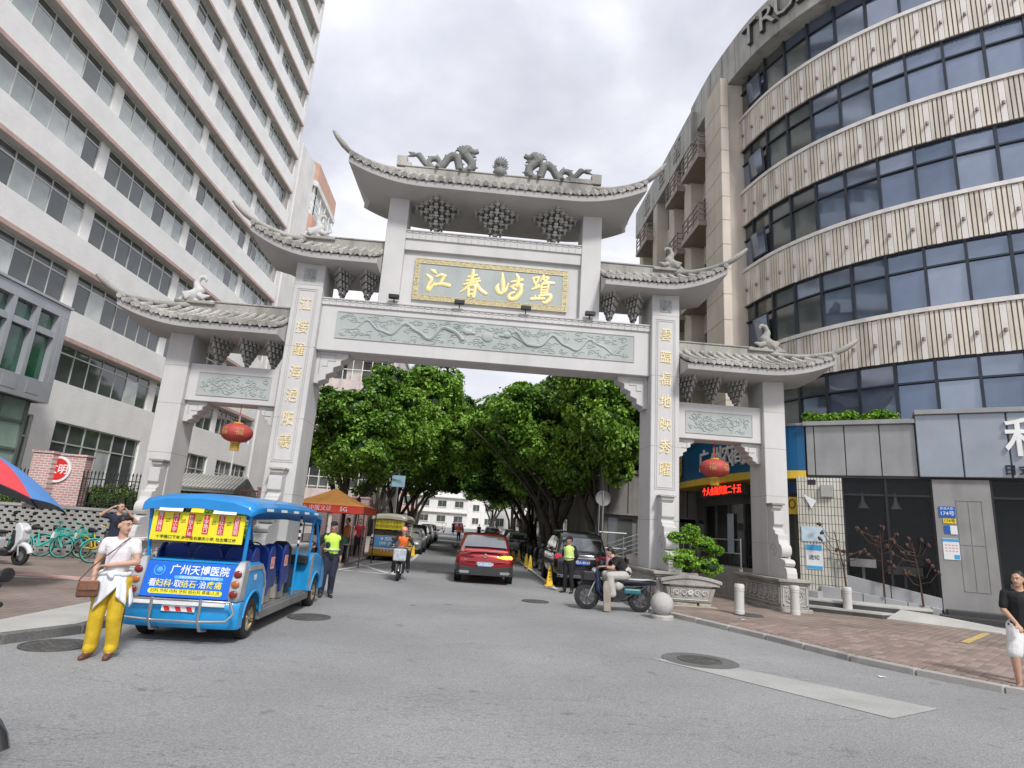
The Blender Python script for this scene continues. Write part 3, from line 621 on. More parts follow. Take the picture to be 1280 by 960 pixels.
# roofs -------------------------------------------------------------
def roof(xa, xb, z0, zr, yf, yb, yr, lift_a, lift_b, span, tipa, tipb, nt, lab, tile_r=.075):
    """xa..xb along the ridge; lift at an end curls the corner up over the distance span; yf front eave, yb back eave"""
    L_ = xb-xa
    def lift(x):
        la = max(0, 1-(x-xa)/span)**2.1*lift_a if lift_a else 0; lb = max(0, 1-(xb-x)/span)**2.1*lift_b if lift_b else 0
        return la+lb
    N_ = 36; xs = [xa+L_*i/N_ for i in range(N_+1)]
    def slope(x, u):      # u 0 at eave, 1 at the ridge; concave roof, cut by the hip near a lifted end
        u = min(u, max(.04, min((x-xa)/(span*.62) if lift_a else 1., (xb-x)/(span*.62) if lift_b else 1.)))
        return z0+.26+lift(x)+(zr-z0-.26-.2*lift(x))*(u**1.25)
    mb = MB(); th = .17
    rows = []
    for i_, x in enumerate(xs):
        l = lift(x)
        cx = (xa+span if lift_a and x < xa+span else xb-span if lift_b and x > xb-span else x); fx = .20 if cx != x else 0
        xm_ = x+(cx-x)*fx
        row = [(x, yf, z0+l), (x, yf-.03, z0+th+l)]
        for u in (.25, .5, .75, 1): row.append((x+(xm_-x)*u, yf+(yr-yf)*u, slope(x, u)-.06))
        for u in (.75, .5, .25): row.append((x+(xm_-x)*u, yb+(yr-yb)*u, slope(x, u)-.06))
        row += [(x, yb+.03, z0+th+l), (x, yb, z0+l), (x*.4+xm_*.6, yb*.5+yr*.5, z0+l*.35), (xm_, yr, z0+l*.1), (x*.4+xm_*.6, yf*.5+yr*.5, z0+l*.35)]
        rows.append(row)
    mb.loft(rows); ro = mb.build('roof', GS, gate, smooth=35, label=lab)
    mb = MB(); mb.grid([[(x, yf+.04+(yr-yf-.04)*u, slope(x, u)-.03) for u in (.0, .25, .5, .75, 1)] for x in xs]); mb.grid([[(x, yb-.04+(yr-yb+.04)*u, slope(x, u)-.03) for u in (.0, .25, .5, .75, 1)] for x in xs]); mb.build('roof_bed', GD, ro, smooth=30)
    # ridge with stepped end blocks
    mb = MB(); za = zr+.02
    r0, r1 = (xa+(span*.62 if lift_a else 0)), (xb-(span*.62 if lift_b else 0))
    mb.box((r0, yr-.11, zr-.25), (r1, yr+.11, zr+.24)); mb.box((r0-.02, yr-.14, zr+.24), (r1+.02, yr+.14, zr+.29)); rg = mb.build('ridge', GW, ro, bevel=.01)
    # hip horn running out to each lifted corner, and swept tip
    for on, xe, sg, l_, tp in ((lift_a, xa, -1, lift_a, tipa), (lift_b, xb, 1, lift_b, tipb)):
        if not on: continue
        for ye, sy in ((yf, -1), (yb, 1)):
            pts = []; rs = []
            for k in range(13):
                t = k/12; x = (r0 if sg < 0 else r1)+((xe+sg*.02)-(r0 if sg < 0 else r1))*t; y = yr+(ye-yr)*t**1.05
                z = (zr+.14)*(1-t)**1.3+(z0+.36+l_)*(1-(1-t)**1.3)-.10*sin(pi*t); pts.append(Vector((x, y, z))); rs.append(.11-.03*t)
            e = pts[-1]
            if sy > 0: MB().tube(pts, rs, 8).build('hip_ridge', GW, ro, smooth=50); continue
            pts += [e+Vector((sg*tp[0]*.35, sy*.1, tp[1]*.28)), e+Vector((sg*tp[0]*.75, sy*.2, tp[1]*.68)), e+Vector((sg*tp[0], sy*.26, tp[1]))]; rs += [.095, .08, .045]
            MB().tube(pts, rs, 8).build('hip_horn', GW, ro, smooth=50)
    # tiles: every row of round tiles up the front and back slope is one tile piece
    tv = MB()
    up = []
    n = nt
    for side, ye in ((0, yf), (1, yb)):
        for i in range(n):
            x = xa+.08+(L_-.16)*i/(n-1); fz = .94
            # rows end against the hips near lifted ends
            ua = min(1., ((x-xa)/(span*.62)) if lift_a else 1.); ub = min(1., ((xb-x)/(span*.62)) if lift_b else 1.); um = max(.12, min(ua, ub)*fz)
            pts = []
            m = 7
            for k in range(m):
                u = um*k/(m-1); pts.append((x, (ye-(.07 if side == 0 else -.07))*(1-u)+yr*u if False else ye+(yr-ye)*u+(-.08 if side == 0 else .08)*(1-u), slope(x, u)+.02))
            mb = MB(); mb.tube(pts, tile_r, 8)
            # end disc, joints between the single tiles
            d = (Vector(pts[0])-Vector(pts[1])).normalized(); p0 = Vector(pts[0]); mb.tube([p0+d*.0, p0+d*.035], tile_r*1.1, 10)
            for k in range(1, m-1):
                p = Vector(pts[k]); mb.tube([p-d*.018, p+d*.018], tile_r*1.13, 8)
            if side == 0 or i % 1 == 0: mb.build('tile_row' if False else 'tile', GT, ro, smooth=40)
        # drip tiles between rows
        mb = MB()
        for i in range(n-1):
            x = xa+.08+(L_-.16)*(i+.5)/(n-1); zq = z0+.23+lift(x); yq = ye+(-.07 if side == 0 else .07)
            mb.prism([(-.085, .07), (.085, .07), (.07, -.01), (0, -.075), (-.07, -.01)], lambda u, v, a, x=x, zq=zq: (x+u, a, zq+v), yq-.015, yq+.015)
        tag(mb.build('drip_tiles', GW, ro), kind='stuff')
    return ro, slope
top, _ = roof(XC-4.78, XC+4.78, 12.08, 13.30, 17.30, 20.15, 18.70, .62, .62, 2.5, (.50, .50), (.50, .50), 34, 'uppermost curved roof of the gate')
for sd in (-1, 1):
    if sd < 0: mid, _ = roof(gx(-1, 7.45), gx(-1, 3.54), 9.42, 10.42, 17.45, 19.95, 18.70, .72, 0, 2.2, (.52, .42), (0, 0), 14, 'middle curved roof over the left main pillar')
    else: mid, _ = roof(gx(1, 3.54), gx(1, 7.45), 9.42, 10.42, 17.45, 19.95, 18.70, 0, .72, 2.2, (0, 0), (.52, .42), 14, 'middle curved roof over the right main pillar')
    if sd < 0: low, _ = roof(gx(-1, 10.75), gx(-1, 6.10), 6.86, 7.86, 17.30, 19.95, 18.70, .52, 0, 2.3, (.55, .40), (0, 0), 17, 'lowest curved roof over the left side opening')
    else: low, _ = roof(gx(1, 6.10), gx(1, 10.75), 6.86, 7.86, 17.30, 19.95, 18.70, 0, .52, 2.3, (0, 0), (.55, .40), 17, 'lowest curved roof over the right side opening')
    # crane on each lower roof: body, curved neck, folded wings, on a block of clouds
    for x, z, big in ((5.95 if sd > 0 else 5.75, 10.7, .92), (9.2, 8.15, 1.0)):
        mb = MB(); X = gx(sd, x); Y = 18.66; s = big; bl = lambda a, ra, b, rb, fl=1: mb.add(*caps((X+a[0]*s*sd, Y+a[1]*s, z+a[2]*s), ra*s, (X+b[0]*s*sd, Y+b[1]*s, z+b[2]*s), rb*s, 10, fl))
        bl((.16, 0, .12), .20, (-.02, 0, .30), .17); bl((-.02, 0, .28), .16, (.10, 0, .56), .10); bl((.10, 0, .56), .09, (.04, 0, .74), .075); bl((.04, 0, .76), .075, (-.10, 0, .80), .065)
        bl((-.12, 0, .79), .062, (-.18, 0, .70), .045); bl((-.18, 0, .70), .03, (-.17, 0, .60), .016); bl((.3, 0, .1), .12, (.52, 0, .02), .05)
        for k in range(4): bl((.12, -.12, .2), .09, (.38-.04*k, -.2, .16-.06*k), .04); bl((-.1, -.1, .12), .08, (-.42+.06*k, -.16, .12-.03*k), .04)
        for k in range(5): bl((-.5+.24*k, -.05, -.06), .09, (-.36+.24*k, .05, -.05), .08)
        blob('crane_sculpture', mb, GW if sd > 0 else G, gate, .03, 1, local=False)
        MB().box((X-.62*s, Y-.16, z-.14), (X+.62*s, Y+.16, z-.04)).build('sculpture_base', GW, gate, bevel=.02)
    # stepped ridge end blocks
    X = gx(sd, 3.35); mb = MB(); mb.box((X-.17, 18.55, 13.55), (X+.17, 18.85, 13.93)); mb.box((X-sd*.62-.3, 18.57, 13.55), (X-sd*.62+.46 if sd > 0 else X-sd*.62-.46, 18.83, 13.72)); mb.build('ridge_end_block', GW, top, bevel=.01)
    # dragon: looped body, four bends, maned head turned to the pearl
    mb = MB(); Y = 18.68; q = lambda u, v: (XC+sd*u, Y, 13.56+v)
    path = [(3.02, .52), (2.80, .50), (2.62, .26), (2.42, .06), (2.2, .06), (2.06, .26), (2.18, .44), (2.38, .42), (2.5, .24), (2.34, .05), (2.1, .02), (1.95, .22), (1.82, .48), (1.66, .60), (1.5, .54), (1.44, .30), (1.40, .10), (1.30, .02), (1.12, .06), (.98, .22), (1.0, .42), (1.14, .58), (1.28, .72)]
    R_ = [.03, .11, .10, .09, .09, .10, .10, .10, .10, .11, .12, .13, .14, .15, .15, .14, .13, .13, .14, .15, .15, .16, .17]
    for (a, ra), (b, rb) in zip(zip(path, R_), list(zip(path, R_))[1:]): mb.add(*caps(q(*a), ra, q(*b), rb, 9))
    for a, b, ra, rb in (((1.28, .72), (1.18, .86), .19, .2), ((1.18, .86), (.98, .82), .17, .12), ((.98, .84), (.84, .84), .10, .07), ((1.0, .70), (.88, .64), .06, .035), ((.9, .88), (.84, .95), .06, .03)):
        mb.add(*caps(q(*a), ra, q(*b), rb, 9))
    for k in range(9):
        an = rad(10+k*22); mb.add(*caps(q(1.26, .84), .10, q(1.30+.28*cos(an), .84+.26*sin(an)-.04), .025, 6))
    for k in range(4, 22, 1):
        (u, v), (u2, v2) = path[k], path[min(k+1, 22)]; d = Vector((u2-u, v2-v)).normalized(); nrm = Vector((-d.y, d.x)); nrm = nrm if nrm.y > 0 else -nrm
        mb.add(*caps(q(u+nrm.x*R_[k]*.8, v+nrm.y*R_[k]*.8), .045, q(u+nrm.x*(R_[k]+.06), v+nrm.y*(R_[k]+.06)), .02, 6))
    for u, v in ((1.35, .05), (1.05, .05), (2.15, .02)): mb.add(*caps(q(u, v+.1), .08, (XC+sd*u, Y-.22, 13.58), .05, 8)); mb.add(*caps(q(u, v+.1), .08, (XC+sd*u, Y+.22, 13.58), .05, 8))
    mb.add(*caps(q(3.0, .52), .09, q(3.18, .60), .02, 8)); mb.add(*caps(q(3.0, .5), .08, q(3.2, .42), .02, 8))
    blob('dragon_sculpture', mb, GD, gate, .02, 0, local=False)
mb = MB(); c = (XC, 18.7, 13.55)
mb.lathe([(.20, 0), (.25, .06), (.25, .16), (.2, .26), (.14, .3), (.13, .34)], c, 16)
mb.ell((XC, 18.7, 14.05), (.17, .15, .16), 12, 8)
for k in range(11):
    an = rad(-20+k*22); mb.tube([(XC+cos(an)*.12, 18.7, 14.03+sin(an)*.10), (XC+cos(an)*.22, 18.68, 14.05+sin(an)*.22), (XC+cos(an)*.24+.03, 18.7, 14.05+sin(an)*.31)], [.05, .035, .008], 6)
for k in range(7):
    an = rad(-20+k*36.6); mb.tube([(XC+cos(an)*.15, 18.6, 13.82+sin(an)*.05), (XC+cos(an)*.3, 18.58, 13.86+sin(an)*.12)], [.04, .008], 5)
mb.build('flaming_pearl', GD, gate, smooth=50)
# ================================================================ left building (white tile bands, strip windows)
WT = tiles('white_wall_tile', (.88, .865, .83), (.83, .815, .78), (.70, .685, .65), .24, .06, .08, 'YZ', .35, .35, .5, .06)
WTX = tiles('white_wall_tile_end', (.78, .76, .74), (.72, .70, .68), (.60, .59, .58), .24, .06, .09, 'XZ', .35, .35, .5, .06)
PTRIM = mat('pink_trim', (.52, .36, .31), .6, var=.12, scale=3, dirt=.15)
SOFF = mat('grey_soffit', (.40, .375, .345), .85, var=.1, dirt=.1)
ALU = mat('aluminium_frame', (.62, .63, .59), .4, .35, var=.1)
GREY = mat('grey_render', (.42, .40, .375), .85, var=.15, scale=1, dirt=.15)
def glass(name, col, rough=.05, var=.4, scale=.6):
    return mat(name, col, rough, 0, var=var, scale=scale, fine=0, spec=.9, coat=.6)
GL1 = glass('window_glass_grey', (.36, .40, .385)); GL2 = glass('window_glass_dark', (.07, .08, .076)); GL3 = glass('window_glass_curtain', (.52, .55, .53))
TH = rad(3.25)
hosp = thing('hospital_building', 'tall white tiled block on the left with long strip windows and pink ledges', 'building', (0, 0, 0), -TH)
# local frame: x = distance to the right of the facade (negative into the building), y along the facade; facade plane x=-20
YN, YE = 2.0, 47.0; F0, FH, NF = 8.65, 3.3, 13
yb0, bay = 25.75-7.7*3, 7.7
for k in range(NF):
    z = F0+FH*k
    mb = MB(); mb.box((-20.9, YN, z+.19), (-20, YE, z+1.42)); sb = mb.build('spandrel_band', WT, hosp, local=True)
    mb = MB(); mb.box((-20.9, YN, z), (-19.975, YE+.03, z+.19)); mb.build('pink_ledge', [PTRIM], sb, local=True)
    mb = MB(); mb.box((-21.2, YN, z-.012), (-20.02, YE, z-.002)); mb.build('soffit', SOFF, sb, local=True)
mb = MB(); mb.box((-45, YN, 5.1), (-20.62, YE+.6, F0+FH*NF+1)); mb.build('building_core', GREY, hosp, local=True)
mb = MB(); mb.box((-45, YE+.0, 0), (-20.15, YE+.6, F0+FH*NF+1.4)); mb.build('end_wall', WTX, hosp, local=True)
mb = MB(); mb.box((-21.3, YE-.62, 5.2), (-20.25, YE, F0+FH*NF)); mb.build('end_pier', GREY, hosp, local=True)
nb = 6
pane_me = {}
def pane_mesh(w, h, m):
    key = (round(w, 2), round(h, 2), m.name)
    if key not in pane_me:
        pane_me[key] = MB().box((-.012, 0, 0), (.012, w, h)).mesh('pane', m)
    return pane_me[key]
random.seed(21); count = [0]; rest = {}
def strip_window(root, x, y0, y1, z0, z1, trans, n, dark=0.3, frame=ALU, near=True, open_=None):
    """metal-framed strip window: frame, transom, glass panes as sub-parts"""
    mb = MB(); w = .06; d = .08
    for a, b in ((z0, z0+w), (z1-w, z1), (trans-w/2, trans+w/2)): mb.box((x-d/2, y0, a), (x+d/2, y1, b))
    L_ = (y1-y0)/n
    for i in range(n+1):
        yy = y0+i*L_; yy = min(max(yy, y0+w/2), y1-w/2); ww = w if i % 2 == 0 else w*.6
        mb.box((x-d/2-.004, yy-ww/2, z0+w), (x+d/2+.004, yy+ww/2, trans-w/2)); mb.box((x-d/2-.004, yy-ww/2, trans+w/2), (x+d/2+.004, yy+ww/2, z1-w))
    wo = mb.build('window', frame, root, local=True)
    for i in range(n):
        r = random.random(); m = GL2 if r < dark else (GL3 if r > .82 else GL1)
        yy = y0+i*L_+.03
        if near and count[0] < 280:
            o = bpy.data.objects.new('pane', pane_mesh(L_-.06, trans-z0-w*1.5, m)); COL.objects.link(o); o.parent = wo; o.location = (x-.01+(.03 if i % 2 else 0), yy, z0+w); count[0] += 1
        else: rest.setdefault(m.name, MB()).box((x-.02, yy, z0+w), (x, yy+L_-.06, trans-w/2))
        rest.setdefault(GL2.name, MB()).box((x-.02, yy, trans+w/2), (x, yy+L_-.06, z1-w))
    return wo
for k in range(NF+1):
    zt = F0+FH*k-.02; zb = zt-1.82 if k else 6.84
    for b in range(nb):
        y0 = yb0+bay*b; y1 = y0+bay
        if y0 > YE-1: continue
        mb = MB(); mb.box((-21.3, y0, zb-.05), (-20.36, y0+.62, zt+.0)); mb.build('window_pier', WT, hosp, local=True)
        ye = min(y1, YE-.7)
        if k == 11 and b == 5: continue
        vis = (k < 8 and b >= 1) or (b >= 2 and k < 11)
        strip_window(hosp, -20.44, y0+.62, ye, zb, zt, zt-.42, 7 if ye-y0 > 7 else 6, .18 if k > 2 else .75, near=vis)
mb = MB(); mb.box((-21.35, YN, 5.15), (-20, YE, 6.84)); mb.build('lower_wall', WT, hosp, local=True)
# ground storey
for b in range(nb):
    y0 = yb0+bay*b
    if y0 > YE-1: continue
    mb = MB(); mb.box((-21.5, y0-.4, 0), (-20, y0+.9, 5.15)); mb.build('window_pier', WT, hosp, local=True)
    ye = min(y0+bay-.4, YE)
    strip_window(hosp, -20.14, y0+.9, ye, 2.2, 5.15, 4.25, 6, .8)
mb = MB(); mb.box((-21.3, YN, 0), (-20.02, YE, 2.2)); mb.build('lower_wall', WT, hosp, local=True)
mb = MB(); mb.box((-45, YN, 0), (-21.45, YE, 5.1)); mb.build('building_core', INT, hosp, local=True)
for nm, mb in rest.items(): tag(mb.build('window_glass', MATS[nm], hosp, local=True), kind='stuff')
# blank rendered panel in place of a window high up
mb = MB(); mb.box((-20.5, 41.2, F0+FH*10+1.42), (-20.4, YE-.7, F0+FH*11)); mb.build('blank_panel', tiles('old_block', (.33, .35, .29), (.29, .31, .26), (.22, .23, .2), .4, .2, .06, 'YZ', .9), hosp, local=True)
# burglar bars on one window near the left edge
mb = MB()
for i in range(12): mb.box((-20.08, 19.2+i*.2, 10.2), (-20.05, 19.23+i*.2, 11.9))
for z in (10.2, 10.75, 11.3, 11.87): mb.box((-20.08, 19.2, z), (-20.05, 21.43, z+.03))
mb.build('window_bars', ALU, hosp, local=True)
# drain pipe
mb = MB(); mb.cyl((-19.9, 44.2, .2), (-19.9, 44.2, 8.6), .06, 8); mb.build('drain_pipe', mat('pipe_white', (.6, .6, .6), .5), hosp, local=True)
# projecting grey bay with green glass
AL2 = mat('grey_cladding_panel', (.42, .43, .46), .35, .3, var=.08, scale=1.5)
GRN = glass('green_glass', (.012, .085, .045), .08, .5, 1.2); GRN2 = glass('pale_green_glass', (.34, .45, .39), .1, .25)
annex = thing('glazed_annex', 'grey panelled bay with tall green windows projecting over a glass entrance at the left edge', 'building', (0, 0, 0), -TH)
x = -17.5; y0, y1 = 8.0, 22.72; zb, zt = 5.25, 9.0
mb = MB(); mb.box((-20, y0, zb), (x-.25, y1-.02, zt-.2)); mb.box((-20, y0, zb), (x, y1, zb+.75)); mb.box((-20, y0, zt-.42), (x, y1, zt)); mb.box((-20, y0, zt), (x+.06, y1+.06, zt+.10)); mb.box((-20, y1-.3, zb+.75), (x, y1, zt-.42)); mb.build('bay_body', AL2, annex, local=True, bevel=.01)
yy = y1-.42; pw = .98
while yy > y0+1:
    for a, b in ((zb+.82, zb+2.45), (zb+2.68, zb+3.28)):
        o = MB().box((x-.22, yy-pw+.08, a), (x-.2, yy-.08, b)).build('pane', GRN, annex, local=True)
    mb = MB(); mb.box((x-.25, yy-.09, zb+.75), (x, yy+.09, zt-.42)); mb.box((x-.25, yy-pw, zb+2.45), (x-.02, yy, zb+2.68)); mb.box((x-.002, yy-pw+.16, zb+.2), (x+.012, yy-.16, zb+.62)); mb.build('mullion', AL2, annex, local=True)
    yy -= pw+.12
x2 = -17.9; y1b = 22.3
mb = MB(); mb.box((-20, y0, .1), (x2-.04, y1b-.04, zb)); mb.build('glass_front', GRN2, annex, local=True)
mb = MB()
for z in (.15, 1.2, 2.3, 3.4, 4.4): mb.box((x2-.06, y0, z), (x2+.02, y1b, z+.09))
yy = y1b
while yy > y0: mb.box((x2-.06, yy-.09, .12), (x2+.03, yy, zb)); yy -= 1.15
for yy in (0, ): mb.box((-20, y1b, .12), (x2+.03, y1b+.05, zb))
mb.build('glazing_frame', mat('grey_green_frame', (.20, .23, .21), .4, .4), annex, local=True)
# lower white wall and orange balcony tower beyond
wall2 = thing('white_side_block', 'blank cream rendered block just beyond the tall white building', 'building', (0, 0, 0), -TH)
CREAM = mat('cream_render', (.70, .68, .65), .85, var=.08, scale=.6, dirt=.1)
mb = MB(); mb.box((-40, 47.7, 0), (-20.0, 51.2, 33.9)); mb.box((-40, 51.2, 0), (-21.5, 70, 20)); mb.build('wall', CREAM, wall2, local=True)
def block_building(name, label, x0, y0, x1, y1, zt, wallm, faces, floors, winm=GL2, z0=0., fh=3.1, bal=None, cat='building', win=(1.5, 1.4), gap=1.1, rz=0., roofm=None):
    t = thing(name, label, cat, (x0, y0, 0), rz); w, d = x1-x0, y1-y0
    MB().box((0, 0, -1), (w, d, zt)).build('wall', wallm, t, local=True)
    MB().box((-.15, -.15, zt), (w+.15, d+.15, zt+.35)).build('parapet', roofm or wallm, t, local=True)
    for f in faces:
        L_ = w if f in 'sn' else d; n = max(1, int((L_-.6)/(win[0]+gap))); st = L_/n
        for k in range(floors):
            zc = z0+fh*k+1.0
            if zc+win[1] > zt-.1: continue
            for i in range(n):
                a = st*(i+.5)-win[0]/2; b = a+win[0]
                P = {'s': lambda u, v: (u, -v), 'n': lambda u, v: (u, d+v), 'w': lambda u, v: (-v, u), 'e': lambda u, v: (w+v, u)}[f]
                def B(mb, u0, u1, v0, v1, q0, q1): p, q = P(u0, v0), P(u1, v1); mb.box((p[0], p[1], q0), (q[0], q[1], q1))
                mb = MB(); B(mb, a-.05, b+.05, 0, .05, zc-.05, zc); B(mb, a-.05, b+.05, 0, .05, zc+win[1], zc+win[1]+.05); B(mb, a-.05, a, 0, .05, zc, zc+win[1]); B(mb, b, b+.05, 0, .05, zc, zc+win[1]); B(mb, (a+b)/2-.025, (a+b)/2+.025, .01, .045, zc, zc+win[1])
                fo = mb.build('window', ALU, t, local=True); mb = MB(); B(mb, a, b, -.02, .012, zc, zc+win[1]); mb.build('pane', winm, fo, local=True)
                mb = MB(); B(mb, a-.12, b+.12, 0, .14, zc-.13, zc-.05); mb.build('sill', wallm, fo, local=True)
                if bal and (i+k) % bal == 0:
                    mb = MB(); B(mb, a-.3, b+.3, 0, .8, zc-.9, zc-.75); B(mb, a-.3, b+.3, .72, .8, zc-.75, zc+.1); mb.build('balcony', wallm, t, local=True)
                elif bal and (i*3+k) % 4 == 1:
                    mb = MB(); B(mb, b+.1, b+.75, .05, .4, zc-.1, zc+.45); mb.build('air_conditioner', WHITE, t, local=True)
    return t
ORN = mat('orange_tile', (.55, .33, .24), .55, var=.1, scale=1, dirt=.08)
tower = thing('orange_balcony_tower', 'orange and cream tower with a corner of glazed balconies above the gate roof', 'building', (-20.6, 60, 0))
def poly_prism(poly, z0, z1): return MB().prism(poly, lambda u, v, a: (u, v, a), z0, z1)
P0 = [(-6, 0), (.4, 0), (1.2, .8), (1.2, 9), (-6, 9)]
def shrink(P, e): return [(x-e*.5 if x > 0 else x, y+e*.5 if y < 3 else y) for x, y in P]
poly_prism(shrink(P0, .5), 0, 38.3).build('core', GL3, tower, local=True)
for zf, h in ((37.2, 2.2), (31.0, 2.3), (27.4, 1.3), (23.8, 1.3), (20.2, 1.3), (16.6, 1.3)): poly_prism(P0, zf, zf+h).build('orange_band', ORN, tower, local=True)
for zf in (36.6, 30.55, 26.9): poly_prism([(x+.12 if x > 0 else x, y-.12 if y < 3 else y) for x, y in P0], zf, zf+.6).build('cream_band', CREAM, tower, local=True)
mb = MB()
for (ax, ay), (bx, by) in (((-2, 0), (.4, 0)), ((.4, 0), (1.2, .8)), ((1.2, .8), (1.2, 8.9))):
    n = 4
    for i in range(n+1):
        u = i/n; mb.box((ax+(bx-ax)*u-.05, ay+(by-ay)*u-.02+.1, 33.3), (ax+(bx-ax)*u+.05, ay+(by-ay)*u+.1, 36.6))
    for z in (34.4, 35.6): mb.bar((ax, ay+.1, z), (bx, by+.1, z), .07)
mb.build('balcony_glazing_frame', WHITE, tower, local=True)
MB().box((-2, 9, 0), (1.6, 12, 28.2)).build('side_wall', GREY, tower, local=True)
# balconied flats above the left tree
flat = block_building('balcony_flats', 'pale pink and white flats with enclosed balconies rising behind the left tree', -15.5, 56, -8.0, 68, 18.2, mat('pale_pink_render', (.62, .57, .55), .85, var=.1, dirt=.12), 'se', 5, bal=None, z0=.2, fh=3.3, win=(2.3, 1.8), gap=.35)
for z in (3.2, 6.5, 9.8, 13.1, 16.4):
    mb = MB(); mb.box((.2, -1.1, z-.05), (7.3, 0, z+.1)); mb.box((.2, -1.1, z+.1), (7.3, -1.0, z+1.0)); mb.box((7.2, -1.0, z+.1), (7.3, 0, z+1.0)); bo = mb.build('balcony', mat('balcony_pink', (.62, .52, .50), .8, dirt=.2), flat, local=True)
    mb = MB()
    for i in range(9): mb.box((.25+i*.87, -1.08, z+1.0), (.31+i*.87, -1.02, z+2.9))
    mb.box((.2, -1.09, z+2.0), (7.3, -1.03, z+2.06)); mb.build('balcony_frame', WHITE, bo, local=True)
    mb = MB(); mb.box((8.6-.9, 1+random.random()*2, z+.6), (8.1, 2.2, z+1.2)); mb.build('air_conditioner', WHITE, flat, local=True)
block_building('white_flats', 'white flats behind the orange tent', -26, 75, -12, 90, 16, CREAM, 'se', 5, bal=2)
mb = None
endb = block_building('street_end_house', 'white three storey house closing the far end of the street', -11, 128, -.5, 138, 8.6, mat('white_render', (.72, .72, .70), .85, var=.06, dirt=.12), 's', 3, z0=1.5, fh=3.0, win=(1.7, 1.2), gap=1.6)
for z in (4.3, 7.3): MB().box((-.1, -.5, z), (10.6, 0, z+.22)).build('ledge', CREAM, endb, local=True)
block_building('far_white_block', 'taller white block behind the house at the street end', -6, 150, 9, 160, 12.5, CREAM, 's', 3, z0=1.5)
block_building('end_house_right', 'cream two storey house behind the far right trees', 4, 112, 16, 122, 8.2, CREAM, 's', 2, z0=1.2)
block_building('far_pink_house', 'small pink house at the far end on the left', -19, 118, -10.4, 128, 7.2, mat('pink_render', (.52, .36, .30), .85), 'se', 2, z0=1.2)
# grey building on the right behind the van: steps, railings
GC = mat('grey_stone_cladding', (.20, .185, .17), .8, var=.2, scale=.8, dirt=.35, bump=.2)
gb = block_building('grey_street_building', 'dim grey stone building behind the trees on the right', 7.6, 27.5, 18, 74, 9.5, GC, 'w', 3, z0=.3, fh=3.1, win=(2.2, 1.5), gap=1.5)
for i, z in enumerate((3.2, 6.3)): MB().box((-.35, 0, z), (0, 46, z+.35)).build('ledge', GC, gb, local=True)
MB().box((-.6, 0, 3.9), (-.02, 3.6, 6.2)).build('dark_sign_board', mat('dark_green_panel', (.02, .05, .05), .5), gb, local=True)
GCf = mat('grey_front_stone', (.20, .19, .175), .8, var=.2, scale=1, dirt=.3, bump=.2)
wing = thing('grey_wing', 'low dark fronted grey stone wing between the gate pillar and the trees', 'building', (6.0, 27.2, 0))
MB().box((0, .3, 0), (4.4, 10, 5.6)).build('wall', GCf, wing, local=True)
mb = MB(); mb.box((-.1, .0, 2.75), (4.4, .3, 4.6)); mb.box((-.1, -.1, 4.6), (4.5, .35, 4.75)); mb.build('fascia', GCf, wing, local=True)
mb = MB()
for i in range(5): mb.box((.1+i*.9, -.03, 2.85), (.13+i*.9, .0, 4.55))
mb.build('fascia_joint', BLACK, wing, local=True)
for i, (a, b) in enumerate(((.2, 1.3), (1.5, 2.9), (3.1, 4.2))): MB().box((a, .26, 1.05), (b, .31, 2.6)).build('window', GL2, wing, local=True)
mb = MB()
for i in range(6): mb.box((.9, -2.4+.4*i, .1), (3.8, 0, .1+.16*(i+1)))
mb.build('steps', GCf, wing, local=True)
# ================================================================ right building: curved corner block
CURVE = [(10.45, 27.0), (10.45, 24.6), (10.62, 22.6), (10.95, 20.9), (11.55, 19.4), (12.3, 18.15), (13.2, 17.05), (14.25, 16.05), (15.5, 15.05), (17.0, 14.0), (18.8, 12.9), (21, 11.7), (24, 10.2), (28, 8.4)]
CURVE = [(x*1.04 if x > 10.5 else x+.38, y*1.04) for x, y in CURVE]      # the curved front stands a little behind the shop fascia
def dense(P, step=.25):
    out = []
    for i in range(len(P)-1):
        a, b, c, d = [Vector(P[min(max(j, 0), len(P)-1)]) for j in (i-1, i, i+1, i+2)]
        for k in range(24): t = k/24; out.append(.5*((2*b)+(c-a)*t+(2*a-5*b+4*c-d)*t*t+(3*b-a-3*c+d)*t**3))
    out.append(Vector(P[-1])); L_ = [0]
    for p, q in zip(out, out[1:]): L_.append(L_[-1]+(q-p).length)
    return out, L_
_CP, _CL = dense(CURVE); CLEN = _CL[-1]
def cv(s, off=0.):
    """point at arc length s on the facade curve, moved outwards by off"""
    s = min(max(s, 0), CLEN-1e-3); i = int(np.searchsorted(_CL, s, 'right'))-1; i = min(i, len(_CP)-2)
    t = (s-_CL[i])/max(_CL[i+1]-_CL[i], 1e-6); p = _CP[i].lerp(_CP[i+1], t); a, b = _CP[max(i-2, 0)], _CP[min(i+3, len(_CP)-1)]; d = (b-a).normalized()
    n = Vector((d.y, -d.x));
    if n.x > 0: n = -n
    return p+n*off, atan2(d.y, d.x), n
S0 = 3.9      # facade starts at the wide corner pier
rb = thing('curved_office_block', 'curved beige office block on the right with ribbon windows and ribbed bands', 'building', (10, 15, 0), world=True)
def ribbon(s0, s1, o0, o1, z0, z1, name, m, par, step=.5, **k):
    rows = []; s = s0
    while s < s1+1e-4:
        a, b = cv(s, o0)[0], cv(s, o1)[0]; rows.append([(a.x, a.y, z0), (b.x, b.y, z0), (b.x, b.y, z1), (a.x, a.y, z1)]); s += step
    return MB().loft(rows).build(name, m, par, **k)
BEIGE = mat('beige_rib', (.68, .62, .53), .6, var=.15, scale=.8, dirt=.3)
RSH = mat('rib_backing', (.34, .29, .23), .8, var=.2, dirt=.3)
